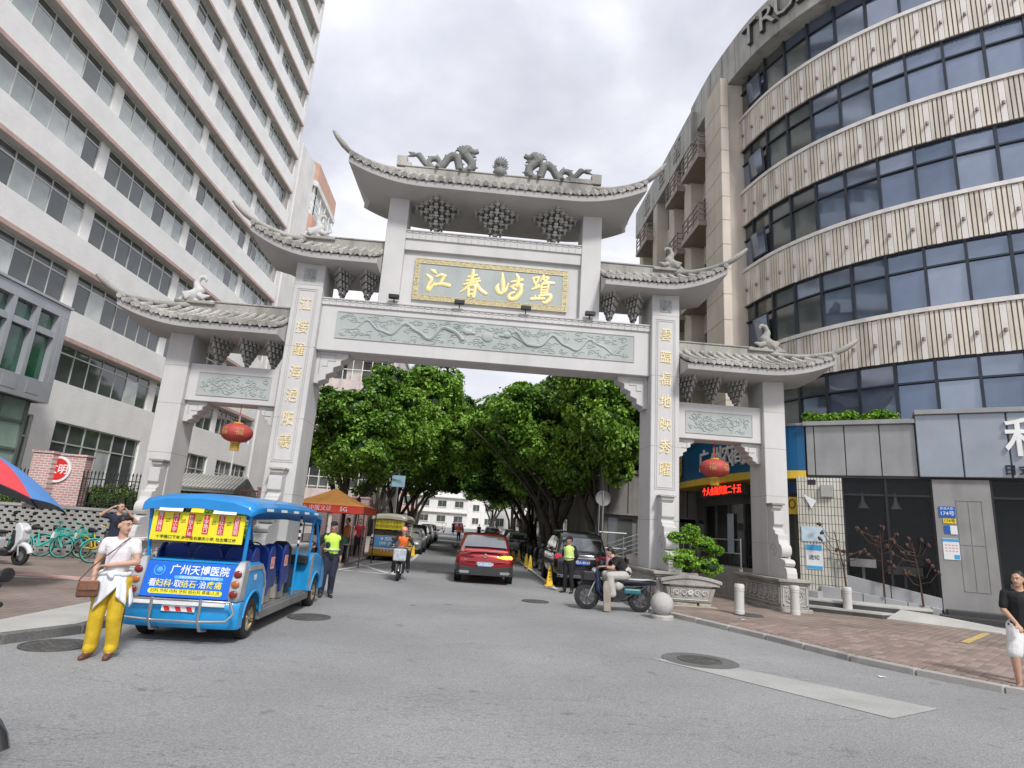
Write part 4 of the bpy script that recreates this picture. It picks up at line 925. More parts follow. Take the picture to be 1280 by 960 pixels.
BGSTONE = speckle('beige_granite', (.60, .53, .45), (.50, .44, .37), sc=60, var=.1, dirt=.12)
PILW = mat('white_strip', (.74, .70, .66), .5, var=.08, dirt=.2)
PARA = mat('grey_parapet_panel', (.40, .39, .36), .5, var=.15, scale=1.2, dirt=.4)
BLF = mat('blue_black_frame', (.035, .042, .055), .4, .3)
BGL = glass('blue_reflective_glass', (.15, .195, .275), .03, .45, .35); nb_, lb_, pb_ = nodes(BGL); pb_.inputs['Metallic'].default_value = .55; pb_.inputs['Base Color'].default_value
BGL2 = glass('blue_glass_curtain', (.24, .285, .37), .06, .3, .5); nodes(BGL2)[2].inputs['Metallic'].default_value = .45
LAMP = mat('brown_wall_lamp', (.24, .17, .14), .5)
ribbon(0, CLEN, -8, -.35, 0, 22.9, 'core', INT, rb, 1.)
# (sill top of band, bottom of band)
bands = [(20.83, 19.17), (17.09, 15.43), (13.34, 11.68), (9.55, 7.88)]
rows_w = [(20.83, 22.9), (17.09, 19.17), (13.34, 15.43), (9.55, 11.68), (5.75, 7.88)]
SE = 24.5; strip_me = MB().box((-.078, -.02, 0), (.078, .05, 1.5)).box((-.055, .05, .66), (.055, .085, 1.5)).mesh('strip', PILW); lamp_me = MB().lathe([(0, -.07), (.05, -.05), (.05, .05), (0, .07)], n=8).mesh('lamp', LAMP)
for zt, zb in bands:
    ribbon(S0, CLEN, -.3, -.02, zb, zt-.14, 'ribbed_band', RSH, rb)
    bo = ribbon(S0-.1, CLEN, -.35, .10, zt-.14, zt, 'band_cap', PILW, rb)
    mb = MB(); s = S0+.1; i = 0
    while s < SE:
        for q_ in (.135, .265, .395, .525):
            p, an, n = cv(s+q_, .02); M = Matrix.Rotation(an, 3, 'Z'); mb.obox((p.x, p.y, (zb+zt-.14)/2-.01), (.092, .06, zt-zb-.14), M)
        s += .672
    tag(mb.build('rib', BEIGE, rb), kind='stuff')
    s = S0+.1
    while s < SE:
        p, an, n = cv(s, .03); inst(strip_me, 'strip', rb, (p.x, p.y, zb-.02), (0, 0, an), (1, 1, (zt-zb-.16)/1.5)); q, _, _ = cv(s, .11); inst(lamp_me, 'wall_lamp', rb, (q.x, q.y, zb+.62), (0, 0, an))
        s += .672
random.seed(4)
MW = 1.10
gl_me = [MB().box((-.5, -.01, 0), (.5, .01, 1)).mesh('pane', m) for m in (BGL, BGL2, GL2)]
for r_, (z0, z1) in enumerate(rows_w):
    ribbon(S0, CLEN, -.42, -.36, z0, z1, 'window_backing', INT, rb)
    zs = z1-.72; s = S0; i = 0
    mb = MB()
    while s < SE:
        p, an, n = cv(s, -.10); M = Matrix.Rotation(an, 3, 'Z'); mb.obox((p.x, p.y, (z0+z1)/2), (.09, .12, z1-z0), M)
        for za, zb, far in ((z0, zs, 0), (zs, z1, 1)):
            a, b = cv(s+.04, -.14)[0], cv(s+MW-.04, -.14)[0]; c = (a+b)/2; d = b-a; ang = atan2(d.y, d.x)
            dark = (s < S0+5.5 and random.random() < .85) or random.random() < .08
            m = gl_me[2] if dark and s < S0+4 else gl_me[0 if random.random() < .6 else 1]
            o = inst(m, 'pane', rb, (c.x, c.y, za+.04), (random.uniform(-.012, .012), 0, ang+random.uniform(-.015, .015)), (d.length, 1, zb-za-.08))
        s += MW; i += 1
    s = S0
    while s < SE:
        a, b = cv(s, -.10)[0], cv(s+MW, -.10)[0]
        for z in (z0+.03, zs, z1-.03): mb.bar((a.x, a.y, z), (b.x, b.y, z), .10, .06)
        s += MW
    mb.build('window_frame', BLF, rb)
    # a few casements pushed open
    for s, dz in ((S0+1.1, 0),) if r_ < 4 else ():
        a, an, n = cv(s+.55, .08); M = Matrix.Rotation(an, 3, 'Z') @ Matrix.Rotation(rad(5), 3, 'X')
        za = z0+.1 if dz == 0 else zs; mb = MB(); mb.obox((a.x, a.y, za+.6), (.95, .05, 1.15), M); ow = mb.build('open_window', BLF, rb)
        mb = MB(); mb.obox((a.x+n.x*.035, a.y+n.y*.035, za+.6), (.85, .02, 1.03), M); mb.build('pane', BGL, ow)
# parapet with raised letters
pz0, pz1 = 22.75, 24.75
par = ribbon(0, CLEN, -1.2, .55, pz0, pz1, 'parapet', PARA, rb, .4)
mb = MB(); mb.box((9.95, 27.2, 21.95), (11.6, 38.0, 23.85)); mb.box((10.4, 26.9, 23.7), (22, 38, 23.8)); mb.build('parapet', PARA, rb)
mb = MB(); s = .5
while s < SE: p, an, n = cv(s, .555); mb.obox((p.x, p.y, (pz0+pz1)/2), (.02, .012, pz1-pz0), Matrix.Rotation(an, 3, 'Z')); s += 1.1
for y in np.arange(27.2, 38, 1.1): mb.box((9.943, y, 21.95), (9.95, y+.02, 23.85))
tag(mb.build('panel_joint', RSH, rb), kind='stuff')
LET = mat('dark_sign_letter', (.07, .068, .065), .5, .3)
LETW = mat('pale_letter_face', (.42, .41, .39), .5)
def s_at(az):      # arc length where the facade is seen under azimuth az (degrees)
    k = min(range(len(_CP)), key=lambda i: abs(atan2(_CP[i].x, _CP[i].y)-rad(az))); return _CL[k]
for ch, az in zip('TRUE', (27.2, 28.7, 30.3, 32.0)):
    p, an, n = cv(s_at(az), .56); t_ = Vector((-n.y, n.x))
    MB().text(ch, 1.55, lambda u, v, q, p=p, n=n, t_=t_: (p.x+t_.x*u+n.x*(.08+q), p.y+t_.y*u+n.y*(.08+q), 23.75+v), .16, .012).build('sign_letter', LET, rb)
    MB().text(ch, 1.55, lambda u, v, q, p=p, n=n, t_=t_: (p.x+t_.x*u+n.x*(.175+q), p.y+t_.y*u+n.y*(.175+q), 23.75+v), .02, -.006).build('sign_letter_face', LETW, rb)
for ch, y in zip('盛世酒', (35.2, 32.2, 29.4)):
    MB().text(ch, 1.3, lambda u, v, q, y=y: (9.95-.03-q, y-u, 22.9+v), .05, .0).build('ghost_letter', PARA, rb)
# straight flank with pilasters, windows and balconies
MB().box((10.75, 24.5, 0), (22, 37.8, 22.6)).build('flank_wall', BGSTONE, rb)
mb = MB(); mb.box((9.95, 23.4, 5.4), (10.32, 25.3, 22.75)); mb.box((10.32, 23.75, 5.4), (11.2, 25.3, 22.75)); wp = mb.build('wide_pier', BGSTONE, rb, bevel=.02)
mb = MB()
for z in np.arange(6.3, 21.9, 1.15): mb.box((9.944, 23.4, z), (9.95, 25.3, z+.025)); mb.box((9.95, 23.394, z), (10.32, 23.4, z+.025))
tag(mb.build('stone_joint', RSH, wp), kind='stuff')
for y, w in ((27.4, .95), (30.0, .85), (33.2, .8), (36.2, .8)): MB().box((10.0, y, 4.5), (10.78, y+w, 21.98)).build('pilaster', BGSTONE, rb, bevel=.02)
RAIL = mat('bronze_rail', (.30, .24, .20), .5, .4, var=.1)
bays = [(25.3, 27.4), (28.35, 30.0), (30.85, 33.2), (34.0, 36.2)]
for bi, (ya, yb) in enumerate(bays):
    for k in range(5):
        z = 5.7+3.6*k
        mb = MB(); mb.box((10.70, ya, z+.0), (10.75, yb, z+2.3)); wo = mb.build('window', BLF, rb)
        mb = MB(); mb.box((10.68, ya+.08, z+.08), (10.70, (ya+yb)/2-.04, z+1.5)); mb.box((10.68, (ya+yb)/2+.04, z+.08), (10.70, yb-.08, z+1.5)); mb.box((10.68, ya+.08, z+1.6), (10.70, yb-.08, z+2.2)); mb.build('pane', BGL, wo)
        mb = MB(); mb.box((10.66, ya, z-1.3), (10.75, yb, z)); mb.build('spandrel', PILW, wo)
        if bi in (0, 1, 3):
            mb = MB(); mb.box((9.55, ya-.15, z-.35), (10.7, yb+.15, z-.12)); bo = mb.build('balcony', RAIL, rb)
            mb = MB(); y0, y1 = ya-.12, yb+.12
            for zz in (z-.1, z+.22, z+.5, z+.8): mb.box((9.57, y0, zz), (9.62, y1, zz+.045)); mb.box((9.57, y0, zz), (10.6, y0+.05, zz+.045))
            for y in np.linspace(y0, y1-.06, 4): mb.box((9.56, y, z-.12), (9.63, y+.06, z+.84))
            mb.build('balcony_rail', RAIL, bo)
# podium: grey metal fascia, storefront set on the chord of the curve
PAN = mat('grey_metal_panel', (.31, .31, .305), .38, .35, var=.1, scale=1.5, dirt=.08); PAN2 = mat('blue_grey_panel', (.31, .345, .385), .3, .35, var=.08, scale=1.2)
FASA = Vector((12.3, 17.75)); FD = Vector((.83, -.558)).normalized(); FN = Vector((FD.y, -FD.x)); FN = FN if FN.x < 0 else -FN
def fp(u, o=0.): p = FASA+FD*u+FN*o; return p
def fbox(mb, u0, u1, o0, o1, z0, z1):
    q = [fp(u0, o0), fp(u1, o0), fp(u1, o1), fp(u0, o1)]
    mb.add([(p.x, p.y, z) for z in (z0, z1) for p in q], [(0, 3, 2, 1), (4, 5, 6, 7), (0, 1, 5, 4), (1, 2, 6, 5), (2, 3, 7, 6), (3, 0, 4, 7)])
pod = thing('storefront_podium', 'grey metal clad ground floor shop front with dark glass under the curved block', 'shop front', (12.3, 17.7, 0), world=True)
# fascia panels (each a piece)
u = -1.98; edges = [-1.98, -1.74, -.88, .07, 1.0]
for a, b in zip(edges, edges[1:]):
    mb = MB(); fbox(mb, a+.012, b-.012, -.25, 0, 4.1, 5.68); mb.build('metal_panel', PAN, pod, bevel=.012)
mb = MB(); fbox(mb, -1.98, 1.0, -.3, -.03, 4.08, 5.7); mb.build('fascia_backing', BLACK, pod)
mb = MB(); fbox(mb, -2.05, 1.0, -.9, .14, 5.68, 5.82); mb.build('coping', PAN, pod, bevel=.01)
edges = [1.0, 2.08, 3.16, 4.24, 5.32, 6.4, 7.5]
for a, b in zip(edges, edges[1:]):
    mb = MB(); fbox(mb, a+.015, b-.015, -.2, .12, 4.08, 5.92); mb.build('metal_panel', PAN2, pod, bevel=.015)
mb = MB(); fbox(mb, 1.0, 7.5, -.3, .09, 4.06, 5.94); mb.build('fascia_backing', BLACK, pod)
mb = MB(); fbox(mb, 1.0, 7.5, -.9, .22, 5.92, 6.06); mb.build('coping', PAN, pod, bevel=.01)
for ch, u0 in (('和', 3.62),):
    MB().text(ch, 1.15, lambda x, y, q: (*(fp(u0+x, .16+q)), 5.12+y), .10, .012).build('shop_letter', WHITE, pod)
for i, ch in enumerate('日式料理'):
    MB().text(ch, .3, lambda x, y, q, i=i: (*(fp(3.12+.33*i+x, .15+q)), 4.28+y), .05, .01).build('small_letter', BLACK, pod)
mb = MB(); fbox(mb, -2.1, 7.5, -3.2, -3.0, .1, 5.6); fbox(mb, -2.1, 7.5, -3.0, -.35, .1, .3); fbox(mb, -2.1, 7.5, -3.0, -.3, 4.09, 5.6); fbox(mb, 1.25, 2.7, -3, -.45, .3, 4.09); fbox(mb, -2.1, -1.0, -3, -.35, .3, 4.09); mb.build('shop_core', mat('shop_interior', (.10, .095, .09), .8, var=.4, scale=1.5), pod)
for (u_, o_, w_, z_, c_) in ((-.6, -1.0, .7, 1.5, WHITE), (.5, -1.3, .9, 1.35, CONC), (-.2, -2.6, 1.3, 2.6, mat('shop_picture', (.2, .12, .08), .6)), (3.4, -1.0, .9, 1.1, CONC), (4.7, -1.6, .8, 1.2, WHITE)):
    mb = MB(); fbox(mb, u_-w_/2, u_+w_/2, o_-.25, o_+.25, z_-.12, z_+.12 if z_ < 2 else z_+.5); fbox(mb, u_-.04, u_+.04, o_-.04, o_+.04, .3, z_-.12); mb.build('shop_furniture', c_, pod)
for u_ in (-.5, .4, 3.2, 4.3, 5.5): p_ = fp(u_, -1.2); MB().lathe([(.02, .5), (.06, .2), (.16, 0), (.0, 0)], (p_.x, p_.y, 3.2), 10).build('pendant_lamp', WHITE, pod)
mb = MB(); fbox(mb, -2.0, 7.5, -1.2, .0, 4.02, 4.08); mb.build('soffit', BLACK, pod)
# tiled pier with notices
TL = tiles('cream_wall_tile', (.60, .58, .50), (.55, .53, .46), (.16, .15, .13), .26, .065, .18, 'XZ', .4, .5, .0, .2)
tv = MB(); q = [fp(-2.3), fp(-1.05)]; 
fbox(tv, -2.3, -1.03, -.3, 0, .4, 4.05); tv.build('tiled_pier', tiles('cream_wall_tile2', (.60, .58, .50), (.54, .52, .45), (.15, .14, .12), .075, .26, .04, 'XZ', .4, .5, .0, .2), pod)
PAPER = mat('paper_blue', (.50, .62, .70), .6, var=.1, scale=6); PAPW = mat('paper_white', (.72, .74, .74), .6, var=.06)
mb = MB(); fbox(mb, -2.22, -1.55, 0, .03, 2.05, 2.50); mb.build('notice_board', PAPER, pod)
mb = MB(); fbox(mb, -2.12, -1.66, 0, .02, 1.22, 1.96); nb2 = mb.build('poster', PAPW, pod); mb = MB(); fbox(mb, -2.11, -1.67, .02, .024, 1.78, 1.95); fbox(mb, -2.11, -1.67, .02, .024, 1.23, 1.32); tag(mb.build('poster_print', mat('poster_blue', (.05, .35, .65), .5), nb2), kind='stuff')
MB().text('通知', .16, lambda x, y, q: (*(fp(-1.9+x, .024+q)), 1.56+y), .004).build('poster_text', INK, nb2)
mb = MB(); fbox(mb, -1.62, -1.28, 0, .12, 3.42, 3.80); mb.build('meter_box', mat('grey_plastic_box', (.36, .36, .34), .6, dirt=.2), pod, bevel=.01)
mb = MB(); fbox(mb, -1.98, -1.75, -.02, .012, 3.80, 3.96); mb.build('vent_hole', BLACK, pod)
mb = MB(); a = fp(-2.12, .02); b = fp(-1.75, .06); c = fp(-1.9, .05); mb.add([(a.x, a.y, 3.45), (b.x, b.y, 3.30), (c.x, c.y, 3.05), (a.x-.02, a.y-.02, 3.5)], [(0, 1, 2, 3)]); mb.build('torn_sheet', PAPW, pod)
# dark shop windows over a sloping stone sill
DG = glass('dark_shop_glass', (.012, .014, .015), .03, .3, .7); nodes(DG)[2].inputs['Coat Weight'].default_value = 0; nodes(DG)[2].inputs['Alpha'].default_value = .45; nodes(DG)[2].inputs['Specular IOR Level'].default_value = .5
def ztop(u): return 1.14-.182*(u+1.09)
def zbot(u): return .62-.115*(u+1.6)
for (u0, u1, n) in ((-1.03, 1.29, 2), (2.66, 7.2, 3)):
    for i in range(n):
        a = u0+(u1-u0)*i/n; b = u0+(u1-u0)*(i+1)/n
        mb = MB(); q = [fp(a+.04, -.1), fp(b-.04, -.1)]; zz = ztop(b) if u0 < 0 else .35
        z0a, z0b = (ztop(a), ztop(b)) if u0 < 0 else (.3, .3)
        mb.add([(q[0].x, q[0].y, z0a), (q[1].x, q[1].y, z0b), (q[1].x, q[1].y, 3.5), (q[0].x, q[0].y, 3.5)], [(0, 1, 2, 3)]); mb.build('shop_pane', DG, pod)
        mb = MB(); fbox(mb, a+.04, b-.04, -.12, -.1, 3.56, 4.03); mb.build('shop_pane', DG, pod)
        mb = MB(); fbox(mb, a-.03, a+.04, -.16, -.04, .4, 4.05); fbox(mb, a, b, -.14, -.06, 3.5, 3.56)
        if i == n-1: fbox(mb, b-.04, b+.02, -.16, -.04, .4, 4.05)
        mb.build('window_frame', BLACK, pod)
# sill stones and plinth course
def fq(mb, u0, u1, o0, o1, zf0, zf1):
    q = [fp(u0, o0), fp(u1, o0), fp(u1, o1), fp(u0, o1)]; us = [u0, u1, u1, u0]
    mb.add([(p.x, p.y, zf0(w)) for p, w in zip(q, us)]+[(p.x, p.y, zf1(w)) for p, w in zip(q, us)], [(0, 3, 2, 1), (4, 5, 6, 7), (0, 1, 5, 4), (1, 2, 6, 5), (2, 3, 7, 6), (3, 0, 4, 7)])
SIL = speckle('grey_sill_stone', (.33, .335, .34), (.24, .24, .245), sc=60, var=.15, dirt=.15)
for a, b in ((-1.2, .07), (.07, 1.3)):
    mb = MB(); fq(mb, a+.01, b-.01, -.2, -.02, lambda u: zbot(u)+.1, ztop); mb.build('sill_stone', SIL, pod, bevel=.008)
u = -1.75
while u < 1.2:
    mb = MB(); fq(mb, u+.008, min(u+.55, 1.25)-.008, -.2, .16, lambda u: 0., lambda u: zbot(u)+.14); mb.build('plinth_stone', SIL, pod, bevel=.012); u += .55
# grey leaning pier with street number plates
GP = mat('grey_pier_render', (.27, .265, .258), .6, var=.12, scale=1.4, dirt=.15)
mb = MB(); fbox(mb, 1.3, 2.64, -.4, -.0, .2, 4.05); pier = mb.build('grey_pier', GP, pod)
mb = MB()
for a, b, c, d in ((1.82, 2.42, 3.42, 3.44), (1.82, 1.835, .95, 3.44), (2.405, 2.42, .95, 3.44), (1.82, 2.42, .95, .965), (1.82, 2.42, 2.2, 2.215), (2.1, 2.115, .97, 3.42)): fbox(mb, a, b, 0, .012, c, d)
mb.build('pier_panel_line', GP, pier)
mb = MB(); fbox(mb, 1.40, 1.78, 0, .02, 2.95, 3.25); np_ = mb.build('number_plate', BLUEP, pod)
MB().text('前进大街', .08, lambda x, y, q: (*(fp(1.59+x, .021+q)), 3.19+y), .004).build('plate_text', WHITE, np_)
MB().text('174号', .14, lambda x, y, q: (*(fp(1.59+x, .021+q)), 3.05+y), .004, .01).build('plate_number', WHITE, np_)
mb = MB(); fbox(mb, 1.48, 1.78, 0, .02, 2.78, 2.91); n2 = mb.build('number_plate', YELP, pod); MB().text('174号', .11, lambda x, y, q: (*(fp(1.63+x, .021+q)), 2.845+y), .004, .01).build('plate_number', INK, n2)
mb = MB(); fbox(mb, 1.49, 1.62, 0, .02, 2.50, 2.72); mb.build('plate_blue', BLUEP, pod); mb = MB(); fbox(mb, 1.63, 1.79, 0, .02, 2.48, 2.72); mb.build('plate_white', PAPW, pod)
mb = MB(); fbox(mb, 1.42, 1.80, 0, .015, 1.78, 2.36); po = mb.build('poster', PAPW, pod); mb = MB(); fbox(mb, 1.42, 1.80, .015, .018, 2.27, 2.35); fbox(mb, 1.66, 1.79, .015, .018, 1.80, 1.92); tag(mb.build('poster_print', mat('poster_blue', (.05, .35, .65), .5), po), kind='stuff')
mb = MB()
for i in range(4):
    for j in range(3): fbox(mb, 1.47+.08*i, 1.52+.08*i, .015, .017, 2.0+.08*j, 2.03+.08*j)
tag(mb.build('poster_table', mat('pale_red_print', (.7, .3, .3), .6), po), kind='stuff')
# steps: black stone before the pier, concrete platform by the tiled pier
BST = speckle('black_step_stone', (.045, .045, .045), (.09, .09, .09), sc=50, rough=.4)
for i, (a, b, o, z) in enumerate(((1.05, 2.75, 1.0, .19), (1.2, 2.75, .7, .32), (1.35, 2.75, .4, .45))):
    mb = MB(); fbox(mb, a, b, 0, o, .05, z); mb.build('step', BST, pod, bevel=.015)
def poly(name, P, z0, z1, m, **k): return MB().prism(P, lambda u, v, a: (u, v, a), z0, z1).build(name, m, None, **k)
plat = thing('entrance_platform', 'pale concrete platform with two dark edged steps before the tiled pier', 'platform', (11.2, 18.2, 0), world=True)
DED = mat('dark_step_edge', (.06, .06, .058), .8, var=.3)
A = [fp(-2.6, .1), fp(-2.3, 1.1), fp(.2, 1.0), fp(1.0, .75), fp(1.0, .1)]
MB().prism([(p.x, p.y) for p in A], lambda u, v, a: (u, v, a), .05, .36).build('platform_side', DED, plat)
MB().prism([(p.x, p.y) for p in A], lambda u, v, a: (u, v, a), .36, .42).build('platform_top', SLABM, plat, bevel=.01)
A = [fp(-2.3, 1.1), fp(-2.2, 1.45), fp(-.2, 1.4), fp(.2, 1.0)]
MB().prism([(p.x, p.y) for p in A], lambda u, v, a: (u, v, a), .05, .20).build('step_side', DED, plat); MB().prism([(p.x, p.y) for p in A], lambda u, v, a: (u, v, a), .20, .25).build('step_top', SLABM, plat)
A = [fp(-.1, 1.35), fp(.25, .98), fp(1.0, .75), fp(2.9, 1.05), fp(2.3, 1.9)]
mb = MB(); zz = [.12, .36, .30, .125, .12]; n = 5; mb.add([(p.x, p.y, z+.005) for p, z in zip(A, zz)]+[(p.x, p.y, .0) for p in A], [tuple(range(5))]+[(i, (i+1) % 5, (i+1) % 5+5, i+5) for i in range(5)]); mb.build('ramp', SLABM, plat)
# wrought flower ornaments in front of the windows
ORNM = mat('rusted_flower_metal', (.08, .045, .035), .6, .3, var=.3)
for i, (uu, lean, zb_, h) in enumerate(((-1.06, -.25, .75, 2.2), (-.10, .0, .6, 2.5), (.82, -.15, .45, 2.3))):
    t = thing('metal_flower_ornament', ['metal lotus stem ornament before the tiled pier edge', 'tallest metal flower ornament in the middle of the dark shop window', 'metal flower ornament beside the grey numbered pier'][i], 'ornament', (*fp(uu, .2), zb_), group='metal flower ornaments before the shop window', world=True)
    random.seed(40+i); b0 = fp(uu, .2); mb = MB(); fl = []
    P = lambda du, z: (*fp(uu+du, .2+.05*sin(du*9)), z)
    mb.tube([P(0, zb_), P(lean*.2, zb_+h*.3), P(lean, zb_+h*.75)], [.03, .022, .012], 6)
    for k in range(15 if i != 0 else 9):
        f = .25+.5*random.random(); x0 = lean*f*f; d = random.uniform(-.62, .62); z0_ = zb_+h*f*.9
        e = (x0+d, z0_+random.uniform(.1, .5)); mb.tube([P(x0, z0_), P(x0+d*.5, z0_+.05), P(*e)], [.012, .01, .007], 5); fl.append(e)
    mb.build('stem', ORNM, t)
    mb = MB()
    for e in fl:
        q = P(*e); mb.ell(q, (.045, .045, .06), 8, 5)
        for k in range(3): mb.ell((q[0]+random.uniform(-.06, .06), q[1]+random.uniform(-.05, .05), q[2]+random.uniform(-.05, .05)), (.035, .02, .045), 6, 4)
    tag(mb.build('flower', ORNM, t), kind='stuff')
# bank --------------------------------------------------------------
bank = thing('bank_frontage', 'blue and yellow bank frontage with white lettering under the curved block', 'bank', (9.3, 22, 0), world=True)
BK = [(9.1, 27.5), (9.03, 25.2), (9.17, 22.2), (9.46, 20.4), (10.2, 19.3), (10.66, 18.92)]
_bp, _bl = dense(BK)
def bv(s, off=0.):
    s = min(max(s, 0), _bl[-1]-1e-3); i = min(int(np.searchsorted(_bl, s, 'right'))-1, len(_bp)-2); t = (s-_bl[i])/max(_bl[i+1]-_bl[i], 1e-6); p = _bp[i].lerp(_bp[i+1], t)
    d = (_bp[min(i+3, len(_bp)-1)]-_bp[max(i-2, 0)]).normalized(); n = Vector((d.y, -d.x)); n = n if n.x < 0 else -n; return p+n*off, n, d
BBLUE = mat('bank_blue', (.008, .10, .24), .35, var=.06); BYEL = mat('bank_yellow', (.72, .50, .05), .4)
def bstrip(o0, o1, z0, z1, nm, m):
    rows = []
    for s in np.linspace(0, _bl[-1], 40): a, b = bv(s, o0)[0], bv(s, o1)[0]; rows.append([(a.x, a.y, z0), (b.x, b.y, z0), (b.x, b.y, z1), (a.x, a.y, z1)])
    return MB().loft(rows).build(nm, m, bank)
bstrip(-1.3, 0, 4.25, 5.72, 'blue_fascia', BBLUE); bstrip(-1.3, .04, 4.0, 4.25, 'yellow_band', BYEL); bstrip(-1.4, .05, 5.72, 5.8, 'coping', PAN)
def on_bank(s, z, off=.06):
    p, n, d = bv(s, off); return lambda u, v, q: (p.x+d.x*u+n.x*q, p.y+d.y*u+n.y*q, z+v)
smap = lambda y: min(range(len(_bp)), key=lambda i: abs(_bp[i].y-y) if _bp[i].y > 19.5 or y < 19.5 else 9)
for ch, y in zip('广州农商银行', (23.4, 22.35, 21.5, 20.85, 20.35, 19.95)):
    MB().text(ch, .88, on_bank(_bl[smap(y)], 4.86), .05, .014).build('bank_letter', WHITE, bank)
EMB = mat('emblem_gold', (.62, .42, .12), .4, .3)
s = _bl[smap(26.0)]
mb = MB(); f = on_bank(s, 4.98)
for k in range(4):
    for sg in (-1, 1): mb.tube([f(0, -.55+.27*k, .02), f(sg*.16, -.42+.27*k, .05), f(sg*.3, -.2+.27*k, .02)], [.05, .07, .01], 6)
mb.tube([f(0, -.65, .02), f(0, .6, .02)], [.04, .02], 6); mb.build('bank_emblem', EMB, bank)
# LED message board
mb = MB(); a, n, d = bv(_bl[smap(22.5)], -.25); M = Matrix.Rotation(atan2(d.y, d.x), 3, 'Z'); mb.obox((a.x, a.y, 3.72), (3.6, .1, .42), M); led = mb.build('message_board', BLACK, bank)
LEDM = mat('red_led', (1, .02, .01), .5, emit=2.5, var=0, fine=0)
MB().text('个人金融贷款二十五', .34, lambda u, v, q: (a.x+d.x*u+n.x*(.06+q), a.y+d.y*u+n.y*(.06+q), 3.72+v), .004, .0).build('led_text', LEDM, led)
# glazed front under the canopy with frames, posters, door
BGF = mat('bank_frame', (.12, .12, .115), .4, .5)
def wall_bank(s0, s1, o, z0, z1, nm, m, th=.06):
    p, q = bv(s0, o)[0], bv(s1, o)[0]; c = (p+q)/2; dd = q-p; mb = MB(); mb.obox((c.x, c.y, (z0+z1)/2), (dd.length, th, z1-z0), Matrix.Rotation(atan2(dd.y, dd.x), 3, 'Z')); return mb.build(nm, m, bank)
ss = np.linspace(.2, _bl[-1]-.2, 8)
for i, (s0, s1) in enumerate(zip(ss, ss[1:])):
    wall_bank(s0+.05, s1-.05, -1.1, 1.0, 3.3, 'glass_pane', DG if i % 3 else GL2); wall_bank(s0, s1, -1.08, 3.3, 4.0, 'header', BGF); wall_bank(s0-.05, s0+.05, -1.06, .9, 3.3, 'mullion', BGF, .1)
    wall_bank(s0, s1, -1.0, .0, 1.0, 'base_wall', mat('grey_plaster_base', (.36, .355, .34), .8, var=.15, dirt=.25), .3)
for s, z, w, h, m in ((_bl[smap(23.4)], 2.2, .5, 1.5, PAPER), (_bl[smap(21.2)], 2.3, .45, .6, BLUEP), (_bl[smap(21.2)], 2.75, .35, .25, PAPW)):
    p, n, d = bv(s, -1.0); MB().obox((p.x, p.y, z), (w, .02, h), Matrix.Rotation(atan2(d.y, d.x), 3, 'Z')).build('window_poster', m, bank)
p, n, d = bv(_bl[-1]-.55, -.3); M = Matrix.Rotation(atan2(d.y, d.x), 3, 'Z')
mb = MB(); mb.obox((p.x, p.y, 3.15), (.62, .08, .55), M); sg = mb.build('yellow_sign', BYEL, bank); mb = MB(); f = lambda u, v, q: (p.x+d.x*u+n.x*(.045+q), p.y+d.y*u+n.y*(.045+q), 3.2+v)
mb.tube([f(.1*cos(k*.6283), .14*sin(k*.6283), 0) for k in range(10)], .018, 5, closed=True); mb.build('sign_mark', INK, sg)
mb = MB(); mb.obox((p.x, p.y, 3.75), (.62, .08, .4), M); mb.build('sign_panel', mat('dark_blue', (.01, .05, .14), .4), bank)
mb = MB(); mb.obox((p.x-n.x*.3, p.y-n.y*.3, 2.0), (1.0, .06, 2.6), M); dr = mb.build('door', mat('olive_door', (.12, .115, .085), .5), bank)
mb = MB(); 
for k in (-.25, .25): mb.obox((p.x-n.x*.26+d.x*k, p.y-n.y*.26+d.y*k, 2.1), (.32, .02, 1.9), M)
mb.build('door_glass', GL2, dr)
MB().obox((p.x+n.x*.3, p.y+n.y*.3, .45), (1.8, .9, .3), M).build('door_step', SIL, bank)
# ramp wall with steel railing in front of the bank
rw = thing('ramp_wall', 'low grey ramp wall with a steel handrail in front of the bank', 'wall', (9.0, 23, 0), world=True)
RP = [(8.6, 28.0), (8.6, 24.5), (8.85, 22.0), (9.2, 20.6)]
GPW = mat('grey_ramp_panel', (.34, .335, .32), .75, var=.15, dirt=.2)
for a, b in zip(RP, RP[1:]):
    n = max(1, int((Vector(b)-Vector(a)).length/.6))
    for i in range(n):
        p = Vector(a).lerp(Vector(b), i/n); q = Vector(a).lerp(Vector(b), (i+1)/n); d = (q-p).normalized()*.008
        MB().bar((p.x+d.x, p.y+d.y, .55), (q.x-d.x, q.y-d.y, .55), .14, .95).build('wall_panel', GPW, rw)
mb = MB()
for z in (1.5, 1.95): mb.tube([(x, y, z) for x, y in RP], .022, 8)
for a, b in zip(RP, RP[1:]):
    n = max(1, int((Vector(b)-Vector(a)).length/1.2))
    for i in range(n): p = Vector(a).lerp(Vector(b), i/n); mb.cyl((p.x, p.y, 1.02), (p.x, p.y, 1.97), .02, 8)
mb.cyl((9.2, 20.6, 1.02), (9.2, 20.6, 2.0), .03, 8); mb.build('handrail', STEEL, rw, smooth=40)
